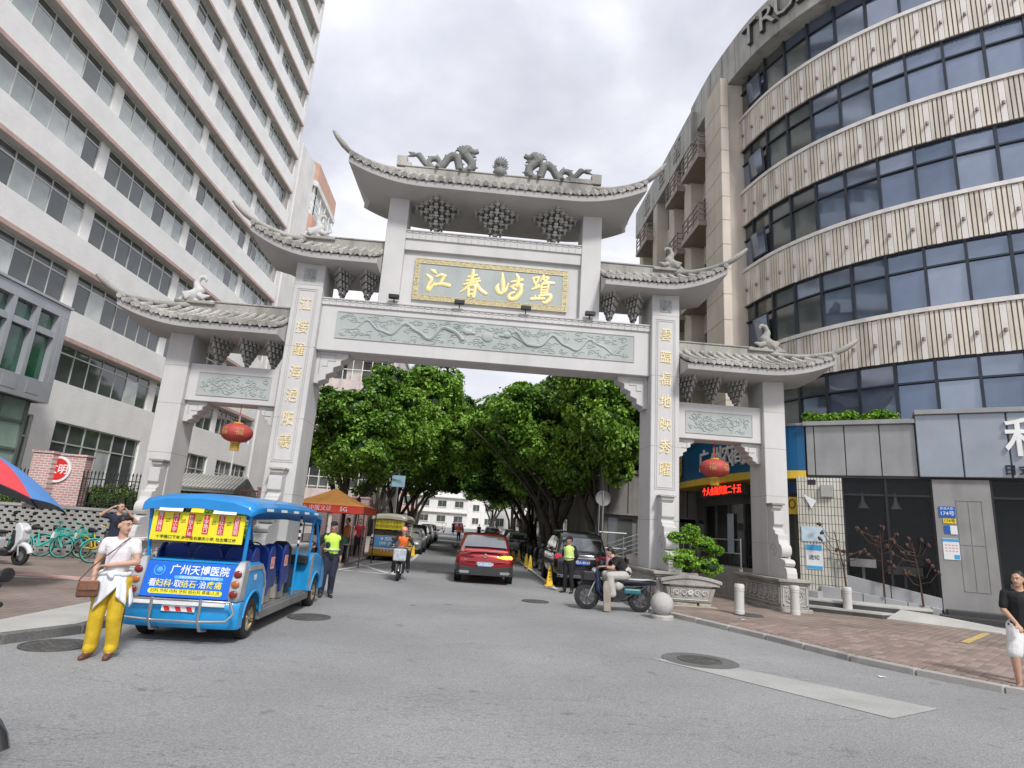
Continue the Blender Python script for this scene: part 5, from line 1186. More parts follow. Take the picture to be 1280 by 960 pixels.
# ================================================================ vegetation
def leaf_mat(name, dark, mid, light, clump=1.1):
    m = mat(name, mid, .42, var=0, fine=0, spec=.4); N, L, p = nodes(m); tc = N.new('ShaderNodeTexCoord'); ge = N.new('ShaderNodeNewGeometry')
    n = N.new('ShaderNodeTexNoise'); n.inputs['Scale'].default_value = clump; n.inputs['Detail'].default_value = 4; L.new(tc.outputs['Object'], n.inputs['Vector'])
    ad = N.new('ShaderNodeMath'); ad.operation = 'MULTIPLY_ADD'; ad.inputs[1].default_value = .38; L.new(ge.outputs['Random Per Island'], ad.inputs[0])
    sb = N.new('ShaderNodeMath'); sb.operation = 'SUBTRACT'; sb.inputs[1].default_value = .19; L.new(n.outputs[0], sb.inputs[0]); L.new(sb.outputs[0], ad.inputs[2])
    r = N.new('ShaderNodeValToRGB'); e = r.color_ramp.elements; e[0].position = .28; e[0].color = (*dark, 1); e[1].position = .74; e[1].color = (*light, 1); k = e.new(.5); k.color = (*mid, 1)
    L.new(ad.outputs[0], r.inputs[0]); L.new(r.outputs[0], p.inputs['Base Color'])
    tr = N.new('ShaderNodeBsdfTranslucent'); L.new(r.outputs[0], tr.inputs[0]); mx = N.new('ShaderNodeMixShader'); mx.inputs[0].default_value = .22
    out = [q for q in N if q.type == 'OUTPUT_MATERIAL'][0]; L.new(p.outputs[0], mx.inputs[1]); L.new(tr.outputs[0], mx.inputs[2]); L.new(mx.outputs[0], out.inputs[0]); return m
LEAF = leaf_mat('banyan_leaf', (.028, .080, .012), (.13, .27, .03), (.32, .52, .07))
LEAFD = leaf_mat('shaded_banyan_leaf', (.018, .050, .010), (.085, .19, .025), (.21, .38, .05))  # darker copy of the banyan leaf, avenue shade put into its colour
LEAFB = leaf_mat('bright_shrub_leaf', (.07, .17, .015), (.18, .38, .03), (.34, .56, .06), 5.)
LEAFH = leaf_mat('hedge_leaf', (.035, .09, .012), (.11, .20, .025), (.24, .34, .05), 2.5)
BARK = mat('banyan_bark', (.075, .062, .05), .9, var=.35, scale=3, bump=.5, bscale=20)
def leaf_arrays(lobes, n, size, rng, shell=.35, up=.45, asp=.5):
    """leaf quads folded along the midrib, scattered in the outer shell of the lobes"""
    w = np.array([l[1][0]*l[1][1]+l[1][1]*l[1][2]+l[1][0]*l[1][2] for l in lobes]); w = w/w.sum()
    idx = rng.choice(len(lobes), n, p=w); c = np.array([l[0] for l in lobes])[idx]; r = np.array([l[1] for l in lobes])[idx]
    d = rng.normal(size=(n, 3)); d /= np.linalg.norm(d, axis=1)[:, None]
    # gather leaves in tufts: snap directions to a limited set with jitter
    tuft = rng.normal(size=(len(lobes)*46, 3)); tuft /= np.linalg.norm(tuft, axis=1)[:, None]
    tid = rng.integers(0, 46, n)+idx*46; tr = rng.uniform(1-shell, 1.06, len(tuft))
    d2 = tuft[tid]+rng.normal(size=(n, 3))*.16; d2n = np.linalg.norm(d2, axis=1); rad_ = tr[tid]*(.86+.16*rng.random(n))
    pos = c+d2/d2n[:, None]*r*rad_[:, None]
    nn = d*.9+tuft[tid]*.7+np.array([0, 0, up]); nn /= np.linalg.norm(nn, axis=1)[:, None]
    a = np.cross(nn, rng.normal(size=(n, 3))); a /= np.linalg.norm(a, axis=1)[:, None]; b = np.cross(nn, a)
    s = size*rng.uniform(.6, 1.25, n)[:, None]
    tip = pos+a*s; base = pos-a*s*.8; l = pos+b*s*asp+nn*s*.18; rr = pos-b*s*asp+nn*s*.18
    return np.stack([base, rr, tip, l], 1).reshape(-1, 3)
def mesh_quads(name, co, m):
    n = len(co)//4; me = bpy.data.meshes.new(name); me.vertices.add(n*4); me.vertices.foreach_set('co', co.ravel()); me.loops.add(n*4); me.loops.foreach_set('vertex_index', np.arange(n*4))
    me.polygons.add(n); me.polygons.foreach_set('loop_start', np.arange(n)*4); me.materials.append(m); me.update(calc_edges=True); return me
def crown_lobes(rng, R, n, low=-.55):
    L_ = [((0, 0, 0), (R[0]*.62, R[1]*.62, R[2]*.66))]
    for i in range(n):
        an = rng.uniform(0, 2*pi); el = rng.uniform(low, 1.15); f = rng.uniform(.52, .88); q = rng.uniform(.17, .36)
        L_.append(((R[0]*f*cos(an)*cos(el), R[1]*f*sin(an)*cos(el), R[2]*f*sin(el)*1.0), (R[0]*q, R[1]*q, R[2]*q*.85)))
    return L_
crown_me = []
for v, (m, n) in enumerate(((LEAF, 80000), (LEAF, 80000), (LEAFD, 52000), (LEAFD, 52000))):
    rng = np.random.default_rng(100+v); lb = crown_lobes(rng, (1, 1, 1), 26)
    # unit crown, leaf size relative
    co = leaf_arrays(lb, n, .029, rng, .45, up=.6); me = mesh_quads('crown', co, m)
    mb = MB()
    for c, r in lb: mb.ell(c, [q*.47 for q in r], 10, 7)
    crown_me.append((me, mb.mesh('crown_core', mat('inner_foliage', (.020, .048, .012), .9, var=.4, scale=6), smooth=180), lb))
def big_tree(x, y, zc, R, v, label, seed, lean=0., group='street trees lining the road'):
    rng = random.Random(seed); z0 = gz(y)+.1
    t = thing('banyan_tree', label, 'tree', (x, y, z0), group=group)
    me, core, lb = crown_me[v]; cx = lean; rz = rng.uniform(0, 6.28)
    o = bpy.data.objects.new('crown', me); COL.objects.link(o); o.parent = t; o.location = (cx, 0, zc-z0); o.scale = R; o.rotation_euler = (0, 0, rz)
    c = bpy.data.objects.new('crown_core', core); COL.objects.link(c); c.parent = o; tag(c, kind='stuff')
    mb = MB(); h = zc-z0
    for k in range(4):
        an = k*1.57+rng.uniform(-.4, .4); r0 = rng.uniform(.13, .22); bx, by = cos(an)*.28, sin(an)*.28
        ex, ey = cx*.5+cos(an)*R[0]*.35, sin(an)*R[1]*.35
        pts = [(bx*1.7, by*1.7, -.1), (bx, by, .5), (bx*.9+.12*rng.uniform(-1, 1)+cx*.1, by*.9, h*.28), (bx+(ex-bx)*.35, by+(ey-by)*.35, h*.48), (bx+(ex-bx)*.7, by+(ey-by)*.7, h*.7), (ex, ey, h*.95)]
        mb.tube(pts, [r0*1.6, r0, r0*.85, r0*.7, r0*.5, r0*.25], 8)
        for b in range(2):
            p = Vector(pts[3]); q = Vector((ex+rng.uniform(-1, 1)*R[0]*.5, ey+rng.uniform(-1, 1)*R[1]*.5, h*rng.uniform(.75, 1.1))); m_ = p.lerp(q, .5)+Vector((0, 0, .3)); mb.tube([p, m_, q], [r0*.55, r0*.35, r0*.12], 6)
    mb.build('trunk', BARK, t, local=True, smooth=60); return t
big_tree(-6.7, 33.5, 5.9, (4.6, 3.7, 4.3), 0, 'rounded bright green tree on the left just behind the orange tent', 1, .6)
big_tree(-6.2, 41.5, 7.9, (5.6, 4.2, 5.5), 1, 'second tree on the left, taller, behind the bright rounded one', 2, 1.7)
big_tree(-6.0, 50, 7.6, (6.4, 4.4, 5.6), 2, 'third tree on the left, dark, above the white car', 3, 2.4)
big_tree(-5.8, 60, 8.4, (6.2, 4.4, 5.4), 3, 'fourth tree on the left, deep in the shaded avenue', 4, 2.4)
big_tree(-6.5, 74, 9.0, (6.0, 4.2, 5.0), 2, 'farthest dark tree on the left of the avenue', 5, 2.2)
big_tree(6.3, 29.5, 6.4, (4.5, 3.6, 4.5), 1, 'nearest tree on the right, above the black van', 6, -.6)
big_tree(4.9, 34.0, 6.9, (5.9, 4.0, 4.7), 0, 'second tree on the right, its crown hanging over the road', 7, -1.7)
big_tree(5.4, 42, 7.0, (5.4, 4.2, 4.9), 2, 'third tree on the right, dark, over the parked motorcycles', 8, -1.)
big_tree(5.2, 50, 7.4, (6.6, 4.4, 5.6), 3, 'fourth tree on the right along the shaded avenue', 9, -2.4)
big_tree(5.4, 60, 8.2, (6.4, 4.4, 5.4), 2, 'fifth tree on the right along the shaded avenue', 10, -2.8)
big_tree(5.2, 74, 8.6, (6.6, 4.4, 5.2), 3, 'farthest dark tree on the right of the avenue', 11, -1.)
big_tree(3.4, 92, 7.6, (6.0, 4.4, 4.6), 2, 'dark tree standing furthest right at the street end', 12, .5)
big_tree(9.5, 100, 8.4, (6.5, 4.4, 5.6), 3, 'dark tree closing the view on the far right', 13, 0.)
def leafy(name, lobes, n, size, m, parent, seed=1, core=True, corem=None, kind=None, off=(0, 0, 0)):
    rng = np.random.default_rng(seed); co = leaf_arrays([(tuple(a+b for a, b in zip(c, off)), r) for c, r in lobes], n, size, rng, .4); me = mesh_quads(name, co, m)
    o = bpy.data.objects.new(name, me); COL.objects.link(o)
    if parent: o.parent = parent
    if core:
        mb = MB()
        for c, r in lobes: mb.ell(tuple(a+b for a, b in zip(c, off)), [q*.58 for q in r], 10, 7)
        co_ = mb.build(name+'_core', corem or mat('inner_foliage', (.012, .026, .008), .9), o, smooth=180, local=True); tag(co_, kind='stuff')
    return o
# cloud-pruned shrubs in carved stone planters
def planter(x, y, rz, label, pads, z0=.1, seed=3):
    t = thing('stone_planter', label, 'planter', (x, y, z0), rz, group='carved stone planters at the feet of the gate')
    w, d, h = .68, .42, .62
    for sx in (-1, 1): MB().box((sx*w*.62-.16, -d*.8, .0), (sx*w*.62+.16, d*.8, .10)).build('foot', GW, t, local=True, bevel=.02)
    mb = MB(); mb.box((-w-.05, -d-.05, -.05), (w+.05, d+.05, .015)); mb.build('base_slab', mat('tan_slab', (.36, .30, .22), .85, var=.2, bump=.3), t, local=True, bevel=.02)
    rows = []
    for k, (z, e) in enumerate(((.10, 0), (.62, .14))):
        a, b = w*.86+e, d*.86+e*.8; rows.append([(-a, -b, z), (a, -b, z), (a, b, z), (-a, b, z)])
    body = MB().loft(rows).build('body', GW, t, local=True, bevel=.03)
    # arched rim, higher in the middle
    mb = MB(); n = 12
    for sy in (-1, 1):
        r_ = []
        for i in range(n+1):
            u = -1+2*i/n; X_ = u*(w*.86+.24); zz = .60+.12*(1-u*u); Y_ = sy*(d*.86+.13); r_.append([(X_, Y_-.045, zz), (X_, Y_+.045, zz), (X_, Y_+.045, zz+.09), (X_, Y_-.045, zz+.09)])
        mb.loft(r_)
    for sy in (-1, 1):
        Pf = [(-(w*.86+.19), .54), (w*.86+.19, .54)]+[((w*.86+.2)*(1-2*i/10), .62+.12*(1-(1-2*i/10)**2)) for i in range(11)]
        mb.prism(Pf, lambda u, v, a, sy=sy: (u, sy*(d*.86+.115)+a, v), -.02, .02)
    for sx in (-1, 1): mb.box((sx*(w*.86+.20)-.05, -d*.86-.08, .60), (sx*(w*.86+.20)+.05, d*.86+.08, .69))
    mb.build('rim', GW, t, local=True, bevel=.01)
    mb = MB(); n = 10; rr = []
    for i in range(n+1):
        u = -1+2*i/n; X_ = u*(w*.86+.12); rr.append([(X_, -d*.86-.10, .50), (X_, -d*.86-.10, .62+.10*(1-u*u)), (X_, d*.86+.1, .62+.10*(1-u*u)), (X_, d*.86+.1, .50)])
    mb.loft(rr); mb.build('soil', mat('dark_soil', (.03, .024, .018), .95, var=.4, bump=.6), t, local=True)
    mb = MB(); yf = lambda z: -(d*.86+.112*(z-.1)/.52)-.008
    fr = [(-.50, .17), (.50, .17), (.56, .53), (-.56, .53)]
    mb.tube([(u, yf(v), v) for u, v in fr], .012, 4, closed=True)
    for sg in (-1, 1):
        for cx, r0 in ((.18, .10), (.38, .09)):
            mb.tube([(sg*(cx+cos(k*.55)*(r0-k*.006)), yf(.35)-.004, .35+sin(k*.55)*(r0-k*.006)) for k in range(14)], .014, 5)
    for k in range(6): an = k*pi/3; mb.ell((cos(an)*.05, yf(.36), .36+sin(an)*.05), (.035, .015, .035), 6, 4)
    mb.build('flower_carving', G, body, smooth=50, local=True)
    s = thing('pruned_shrub', label.replace('stone planter carved with flowers', 'cloud pruned green shrub').replace('carrying', 'growing in').replace(' a cloud pruned shrub', ' the carved planter') if False else 'cloud pruned shrub with flat green pads growing in '+label.split(' carrying')[0].replace('carved', 'the carved'), 'shrub', (x, y, z0+.6), rz, group='pruned shrubs in the stone planters')
    leafy('foliage', pads, 9000, .036, LEAFB, s, seed)
    mb = MB()
    for c, r in pads: mb.tube([(.0, 0, -.05), (c[0]*.35+.06, 0, c[2]*.45), (c[0], c[1], c[2])], [.07, .045, .02], 6)
    mb.build('stem', BARK, s, local=True)
    leafy('dark_groundcover', [((-.42, -.1, .05), (.28, .24, .16)), ((.1, -.1, .03), (.4, .24, .12)), ((-.62, -.05, -.02), (.12, .2, .1))], 1600, .028, leaf_mat('purple_leaf', (.02, .012, .015), (.045, .022, .025), (.09, .04, .04), 6.), s, seed+9)
    return t
PADS = [(tuple(q*1.12 for q in c), tuple(q*1.16 for q in r)) for c, r in [((-.10, -.1, .52), (.52, .4, .25)), ((.55, -.1, .42), (.33, .3, .24)), ((-.18, 0, 1.05), (.33, .28, .15)), ((.12, 0, 1.22), (.28, .26, .17)), ((.45, -.05, .98), (.34, .28, .2)), ((.72, 0, .82), (.26, .24, .14))]]
planter(6.12, 17.25, rad(-3), 'carved stone planter carrying a pruned shrub between the gate pillar and the white bollards', PADS)
planter(-6.05, 16.3, rad(3), 'stone planter carrying a pruned shrub behind the blue shuttle', [((0, 0, .5), (.7, .5, .4)), ((-.4, 0, .9), (.4, .35, .3)), ((.35, 0, 1.15), (.5, .4, .3)), ((.1, 0, .2), (.7, .5, .3))], .12, 8)
# planting along the podium coping
for i, (u0, u1, lab) in enumerate(((-1.9, -.5, 'leafy green plants trailing over the podium edge beside the gate roof'), (-.15, .55, 'small clump of green plants on the podium coping further right'))):
    t = thing('podium_plants', lab, 'plants', (*fp((u0+u1)/2, -.15), 5.8), group='plants along the podium edge'); lb = []; rg = random.Random(i)
    k = u0
    while k < u1: q = fp(k-(u0+u1)/2, 0)-FASA; lb.append(((q.x, q.y, .1+rg.uniform(0, .14)), (.22, .22, .18))); k += .2
    leafy('foliage', lb, 2600, .05, LEAFB, t, 50+i)
# ================================================================ left side: breeze wall, fence, hedge, courtyard gate
BRZ = speckle('grey_breeze_block', (.36, .355, .335), (.27, .265, .25), sc=40, var=.15, dirt=.25)
bw = thing('breeze_block_wall', 'grey wall of pierced blocks behind the bicycles', 'wall', (-14.5, 20, .1), world=True)
MB().box((-21, 20.06, .1), (-9.5, 20.2, 1.5)).build('wall_backing', INT, bw); MB().box((-21, 19.93, .02), (-9.5, 20.22, .2)).build('wall_base', BRZ, bw)
MB().box((-21, 19.92, 1.52), (-9.5, 20.24, 1.60)).build('coping', BRZ, bw)
mb = MB(); rz_ = 11; hh = (1.52-.2)/rz_; ww = .26
for r_ in range(rz_):
    z0 = .2+r_*hh; x = -21+(.13 if r_ % 2 else 0)
    while x < -9.7:
        a, b, c, d = x+.002, x+ww-.002, z0+.001, z0+hh-.001; hx0, hx1, hz0, hz1 = x+.065, x+ww-.065, z0+.028, z0+hh-.028; y0, y1 = 19.95, 20.05
        V = [(a, y0, c), (b, y0, c), (b, y0, d), (a, y0, d), (hx0, y0, hz0), (hx1, y0, hz0), (hx1, y0, hz1), (hx0, y0, hz1), (hx0, y1, hz0), (hx1, y1, hz0), (hx1, y1, hz1), (hx0, y1, hz1)]
        mb.add(V, [(0, 1, 5, 4), (1, 2, 6, 5), (2, 3, 7, 6), (3, 0, 4, 7), (4, 5, 9, 8), (5, 6, 10, 9), (6, 7, 11, 10), (7, 4, 8, 11)]); x += ww
tag(mb.build('breeze_block', BRZ, bw, fix=False), kind='stuff')
RBR = tiles('pink_brick_tile', (.50, .29, .27), (.44, .24, .225), (.64, .56, .53), .20, .075, .16, 'XZ', .6, .5, .5, .2)
RBY = RBR
def brick_pier(x0, x1, y0, y1, z0, z1, lab, par=None):
    t = thing('brick_pillar', lab, 'pillar', (x0, y0, z0), group='pink brick fence pillars'); w, d, h = x1-x0, y1-y0, z1-z0
    MB().box((0, 0, 0), (w, d, h)).build('shaft', RBR, t, local=True, bevel=.01); MB().box((-.04, -.04, h), (w+.04, d+.04, h+.07)).build('cap', RBR, t, local=True, bevel=.01); return t
A = brick_pier(-13.62, -13.02, 19.80, 20.5, 1.6, 3.16, 'pink brick pillar end hiding part of the round red sign')
bp = brick_pier(-13.02, -12.2, 20.12, 20.5, 1.6, 3.13, 'wide pink brick pillar that carries the round red sign')
rs = thing('round_red_sign', 'round red sign with white ring and white characters on the brick pillar', 'sign', (-12.97, 20.1, 2.70), world=True)
Mx = Matrix.Rotation(rad(90), 3, 'X')
MB().lathe([(.0, -.02), (.41, -.02), (.41, .02), (0, .02)], (-12.97, 20.08, 2.70), 40, M=Mx).build('white_disc', WHITE, rs); MB().lathe([(.0, -.024), (.34, -.024), (.34, .024), (0, .024)], (-12.97, 20.08, 2.70), 40, M=Mx).build('red_disc', REDP, rs)
MB().text('文明', .32, lambda u, v, q: (-12.95+u, 20.052-q, 2.69+v), .004, .015).build('sign_text', WHITE, rs)
fe = thing('iron_fence', 'black spiked iron fence on top of the pierced wall', 'fence', (-11, 20.1, 1.6), world=True)
def fence_run(x0, x1, y, z0, z1, st=.115):
    n = int((x1-x0)/st); me = MB().box((-.011, -.011, 0), (.011, .011, z1-z0)).lathe([(.018, z1-z0), (.03, z1-z0+.04), (0, z1-z0+.14)], n=6).mesh('bar', DARKM)
    for i in range(n+1): inst(me, 'bar', fe, (x0+i*st, y, z0))
    mb = MB(); mb.box((x0, y-.015, z0+.12), (x1, y+.015, z0+.15)); mb.box((x0, y-.015, z1-.16), (x1, y+.015, z1-.13)); mb.build('rail', DARKM, fe)
fence_run(-12.15, -9.5, 20.08, 1.6, 2.62); fence_run(-17.5, -13.7, 20.08, 1.6, 2.55)
hd = thing('clipped_hedge', 'clipped yellow green hedge standing behind the iron fence', 'hedge', (-11, 21, 1.4))
leafy('foliage', [((-1.6+.4*i, 0, .45), (.32, .35, .55)) for i in range(9)], 15000, .045, LEAFH, hd, 70)
hd2 = thing('garden_shrubs', 'dark shrubs behind the fence left of the round red sign', 'shrub', (-15.6, 21.2, 1.0)); leafy('foliage', [((-.8+.6*i, 0, .5), (.5, .4, .5)) for i in range(4)], 5000, .05, LEAF, hd2, 71)
# courtyard gate with small tiled roof, brick posts and timber rail behind the side opening
cg = thing('courtyard_gatehouse', 'small dark gatehouse with a grey tiled roof seen under the left side opening', 'gatehouse', (-10.8, 26, 0))
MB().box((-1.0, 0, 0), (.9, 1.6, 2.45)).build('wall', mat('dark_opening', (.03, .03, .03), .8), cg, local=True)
rf = MB().prism([(-.5, 2.45), (2.1, 2.45), (2.1, 2.6), (.8, 3.15), (-.5, 2.6)], lambda u, v, a: (a, u, v), -1.3, 1.3).build('roof', GD, cg, local=True)
tme = MB().tube([(0, -.55, 2.6), (0, .75, 3.2)], .05, 6).mesh('tile', GT)
for i in range(18): inst(tme, 'tile', rf, (-1.25+i*.147, 0, 0))
for x, d in ((-8.75, 'beside the left main pillar'), (-8.1, 'half hidden by the left main pillar')): brick_pier(x, x+.42, 26, 26.4, 0, 2.75, 'pink brick post of the courtyard fence '+d)
for i in range(4): brick_pier(-8.6+i*.62+1.6, -8.6+i*.62+1.98, 29.5, 29.9, .1, 2.75, 'pink brick post %s of the four behind the orange tent' % ('first', 'second', 'third', 'last')[i])
tr = thing('timber_rail', 'brown timber rail between gatehouse and brick posts', 'fence', (-9.8, 26.1, 0), world=True)
mb = MB()
for z in (2.1, 2.35, 2.6): mb.box((-9.9, 26.1, z), (-8.7, 26.16, z+.07))
for x in (-9.85, -9.5, -9.15, -8.8): mb.box((x, 26.09, 0), (x+.06, 26.17, 2.7))
tag(mb.build('rail', mat('brown_timber', (.20, .11, .07), .7, var=.3), tr), kind='stuff')
# lanterns ------------------------------------------------------------
LRED = mat('lantern_red', (.44, .07, .06), .6, var=.12, scale=6); FR = mat('lantern_fringe', (.65, .42, .06), .6)
def lantern(x, y, z, s, hang, label):
    t = thing('red_lantern', label, 'lantern', (x, y, z), group='red lanterns hanging in the side openings of the gate')
    R_ = .48*s; H_ = .30*s; mb = MB(); n = 28; rows = []
    for i in range(11):
        th = pi*(.06+.88*i/10); r = R_*sin(th)**.8; zz = H_*cos(th)*1.02; rows.append([(r*(1+(.018 if j % 2 else -.012))*cos(2*pi*j/n), r*(1+(.018 if j % 2 else -.012))*sin(2*pi*j/n), zz) for j in range(n)])
    mb.loft(rows); b = mb.build('shade', LRED, t, local=True, smooth=50)
    for sg in (-1, 1): MB().lathe([(.13*s, sg*H_*.93), (.15*s, sg*H_*1.0), (.15*s, sg*H_*1.12), (.10*s, sg*H_*1.12)], n=16).build('collar', FR, t, local=True)
    mb = MB()
    for k in range(20): an = 2*pi*k/20; mb.tube([(.12*s*cos(an), .12*s*sin(an), -H_*1.1), (.13*s*cos(an), .13*s*sin(an), -H_*1.1-.24*s)], .012*s, 4)
    tag(mb.build('fringe', FR, t, local=True), kind='stuff')
    for k, an in enumerate((-.5, .5)):
        f = lambda u, v, q, an=an: ((R_*1.02+q)*cos(an*1.0-pi/2+u/R_), (R_*1.02+q)*sin(an-pi/2+u/R_), v)
        MB().text('福', .26*s, f, .004, .0).build('lantern_text', mat('worn_gold_print', (.55, .28, .12), .6), b, local=True)
    MB().cyl((0, 0, H_), (0, 0, hang), .012, 5).build('cord', REDP, t, local=True)
lantern(-7.12, 18.55, 4.06, .93, .9, 'red lantern with gold characters hanging in the left side opening of the gate')
lantern(7.5, 18.55, 4.06, .93, .9, 'red lantern with gold characters hanging in front of the bank sign')
# parasol on a leaning pole
pr = thing('large_parasol', 'large red and blue market parasol at the left edge', 'parasol', (-9.5, 12.1, .12))
UR = mat('parasol_red', (.72, .07, .08), .6, var=.08); UB = mat('parasol_blue', (.10, .27, .62), .6, var=.08); UG = mat('parasol_lining', (.14, .16, .19), .8)
tilt = Matrix.Rotation(rad(13), 3, 'Y') @ Matrix.Rotation(rad(-12), 3, 'X'); apex = Vector((.08, .0, 2.55)); Ru = 1.95
def up(r, an, k=0.): z = -.62*(r/Ru)**1.9-k; return apex+tilt@Vector((r*cos(an), r*sin(an), z))
for g in range(8):
    a0 = 2*pi*g/8+.5; rows = []; r2 = []
    for i in range(8):
        r = Ru*i/7; row = []; rw2 = []
        for j in range(6):
            an = a0+2*pi/8*j/5; sag = 1-.05*sin(pi*j/5)*(i/7); row.append(up(max(r*sag, .01), an)); rw2.append(up(max(r*sag, .01), an, .012))
        rows.append(row); r2.append(rw2)
    pn = MB().grid(rows).build('canopy_panel', UB if g % 2 else UR, pr, local=True, smooth=60, fix=False); MB().grid(r2).build('lining', UG, pn, local=True, smooth=60, fix=False)
    mb = MB(); mb.tube([up(.02, a0, .03), up(Ru*.5, a0, .03), up(Ru, a0, .02)], .010, 5); mb.build('rib', DARKM, pr, local=True)
MB().tube([(-.25, .1, 0), apex], .025, 8).build('pole', STEEL, pr, local=True); MB().lathe([(.28, 0), (.28, .10), (.05, .14)], (-.25, .1, 0), 20).build('base', CONC, pr, local=True)
# white market box left
# tent --------------------------------------------------------------
TO = mat('tent_orange', (.88, .38, .06), .6, var=.08, dirt=.1); TR = mat('tent_red', (.62, .06, .035), .6, var=.06)
tt = thing('orange_tent', 'orange and red pop-up tent beside the gate pillar', 'tent', (-5.15, 24.0, .12)); hx, hy = 1.4, 1.45; ze, za = 2.12, 2.78
for k in range(4):
    c = [(-hx, -hy), (hx, -hy), (hx, hy), (-hx, hy)]; a, b = c[k], c[(k+1) % 4]; rows = []
    for i in range(7):
        t_ = i/6; zz = ze+(za-ze)*(t_**1.35); rows.append([(a[0]*(1-t_)+(b[0]-a[0])*(1-t_)*j/4, a[1]*(1-t_)+(b[1]-a[1])*(1-t_)*j/4, zz-.03*sin(pi*j/4)*(1-t_)) for j in range(5)])
    MB().grid(rows).build('roof_panel', TO, tt, local=True, smooth=40)
    mb = MB(); n = 8; mb.grid([[(a[0]+(b[0]-a[0])*j/n, a[1]+(b[1]-a[1])*j/n, z-(.015 if (j % 2 and z < 2) else 0)) for j in range(n+1)] for z in (ze, ze-.26)]); v = mb.build('valance', TR, tt, local=True)
    if k == 0:
        MB().text('❀ 中医义诊', .20, lambda u, w, q: (-.3+u, -hy-.01-q, ze-.14+w), .004).build('tent_text', WHITE, v, local=True); MB().text('5G', .22, lambda u, w, q: (.65+u, -hy-.01-q, ze-.14+w), .004, .01).build('tent_text', WHITE, v, local=True)
mb = MB()
for x in (-hx, hx):
    for y in (-hy, hy): MB().box((x-.02, y-.02, 0), (x+.02, y+.02, ze)).build('leg', DARKM, tt, local=True)
# stall clutter beneath the tent
st = thing('folding_table', 'folding table with boxes in the shade of the orange tent', 'table', (-5.3, 24.3, .12))
MB().box((-.9, -.35, .7), (.9, .35, .74)).build('top', CONC, st, local=True)
for x in (-.8, .8):
    for y in (-.3, .3): MB().cyl((x, y, 0), (x, y, .7), .018, 6).build('leg', DARKM, st, local=True)
for i, (x, c, l) in enumerate(((-.5, 'white', 'white'), (.1, 'brown', 'brown'), (.55, 'green', 'green'))):
    m = {'white': WHITE, 'brown': mat('cardboard', (.30, .19, .10), .8), 'green': mat('green_plastic', (.04, .2, .08), .5)}[c]
    o = MB().box((-.2, -.15, 0), (.2, .15, .24)).build('box', m, None, bevel=.01); o.location = (-5.3+x, 24.3, .861); tag(o, l+' box standing on the folding table under the tent', 'box')
# bollards ------------------------------------------------------------
BOL = speckle('white_bollard_stone', (.56, .55, .52), (.40, .39, .37), sc=60, var=.15, dirt=.3)
def bollard(x, y, z, lab, tilt_=0.):
    t = thing('stone_bollard', lab, 'bollard', (x, y, z), group='round white stone bollards on the brick pavement'); t.rotation_euler = (0, tilt_, random.random())
    MB().lathe([(.125, 0), (.125, .10), (.118, .11), (.118, .56), (.125, .57), (.125, .60), (.118, .61)], n=24).build('shaft', BOL, t, local=True, smooth=30, bevel=.004); MB().lathe([(.118, .61), (.127, .62), (.127, .70), (.105, .735), (0, .74)], n=24).build('cap', BOL, t, local=True, smooth=40)
bollard(6.94, 15.7, .1, 'white stone bollard beside the brown manhole cover', .02); bollard(8.79, 16.45, .1, 'white stone bollard in front of the right pedestal'); bollard(10.8, 17.35, .1, 'white stone bollard at the end of the entrance steps', -.03)
bs = thing('ball_bollard', 'grey granite ball on a round base at the kerb behind the delivery motorcycle', 'bollard', (4.66, 14.75, 0))
MB().lathe([(.27, 0), (.27, .07), (.25, .10), (0, .10)], n=32).build('base', GW, bs, local=True, smooth=30)
mb = MB(); mb.ell((0, 0, .33), .265, 32, 20); mb.build('ball', speckle('ball_granite', (.44, .43, .41), (.28, .275, .27), sc=60, var=.2, dirt=.3), bs, local=True, smooth=180)
# left row: pale square bollards between dark posts
for i, (y, d) in enumerate(((26.3, 'nearest'), (28.2, 'second'), (30.2, 'third'), (32.2, 'fourth'), (34.4, 'farthest'))):
    t = thing('square_bollard', '%s of the square pale bollards under the left trees' % d, 'bollard', (-5.35, y, .12), group='square pale bollards under the left trees')
    MB().box((-.16, -.16, 0), (.16, .16, .74)).build('shaft', BOL, t, local=True, bevel=.01); MB().box((-.18, -.18, .74), (.18, .18, .80)).build('cap', BOL, t, local=True, bevel=.01)
# yellow cone posts
CY = mat('cone_yellow', (.78, .52, .03), .5, var=.1, dirt=.1)
def cone(x, y, lab, txt=False):
    t = thing('yellow_cone', lab, 'cone', (x, y, gz(y)+.005), group='yellow no parking cones along the parked vehicles')
    MB().box((-.17, -.17, 0), (.17, .17, .045)).build('base', CY, t, local=True, bevel=.01)
    rows = []
    for z, w in ((.045, .115), (.5, .055), (.62, .035), (.66, .03)): rows.append([(-w, -w, z), (w, -w, z), (w, w, z), (-w, w, z)])
    b = MB().loft(rows).build('body', CY, t, local=True, bevel=.01)
    if txt:
        for i, ch in enumerate('禁止停车'): MB().text(ch, .085, lambda u, v, q, i=i: (u, -.112+.12*((.5-.1*i)-.06)-q, .50-.105*i+v), .004, .004).build('cone_text', INK, b, local=True)
cone(2.9, 21.6, 'nearest yellow cone with black characters behind the guard and the black van', True)
for i, (y, d) in enumerate(((29.8, 'second yellow cone beside the black van'), (31.8, 'third yellow cone, just behind the second'), (36.5, 'fourth yellow cone along the parked motorcycles'), (41, 'fifth yellow cone far along the parked motorcycles'))): cone(3.05, y, d)
for i, (x, y, d) in enumerate(((-2.95, 35.2, 'yellow cone beside the white car on the left'), (-3.05, 39, 'yellow cone behind the white car'), (-3.1, 43.5, 'yellow cone by the second car on the left'), (-3.1, 49, 'yellow cone farthest off on the left'))): cone(x, y, d)
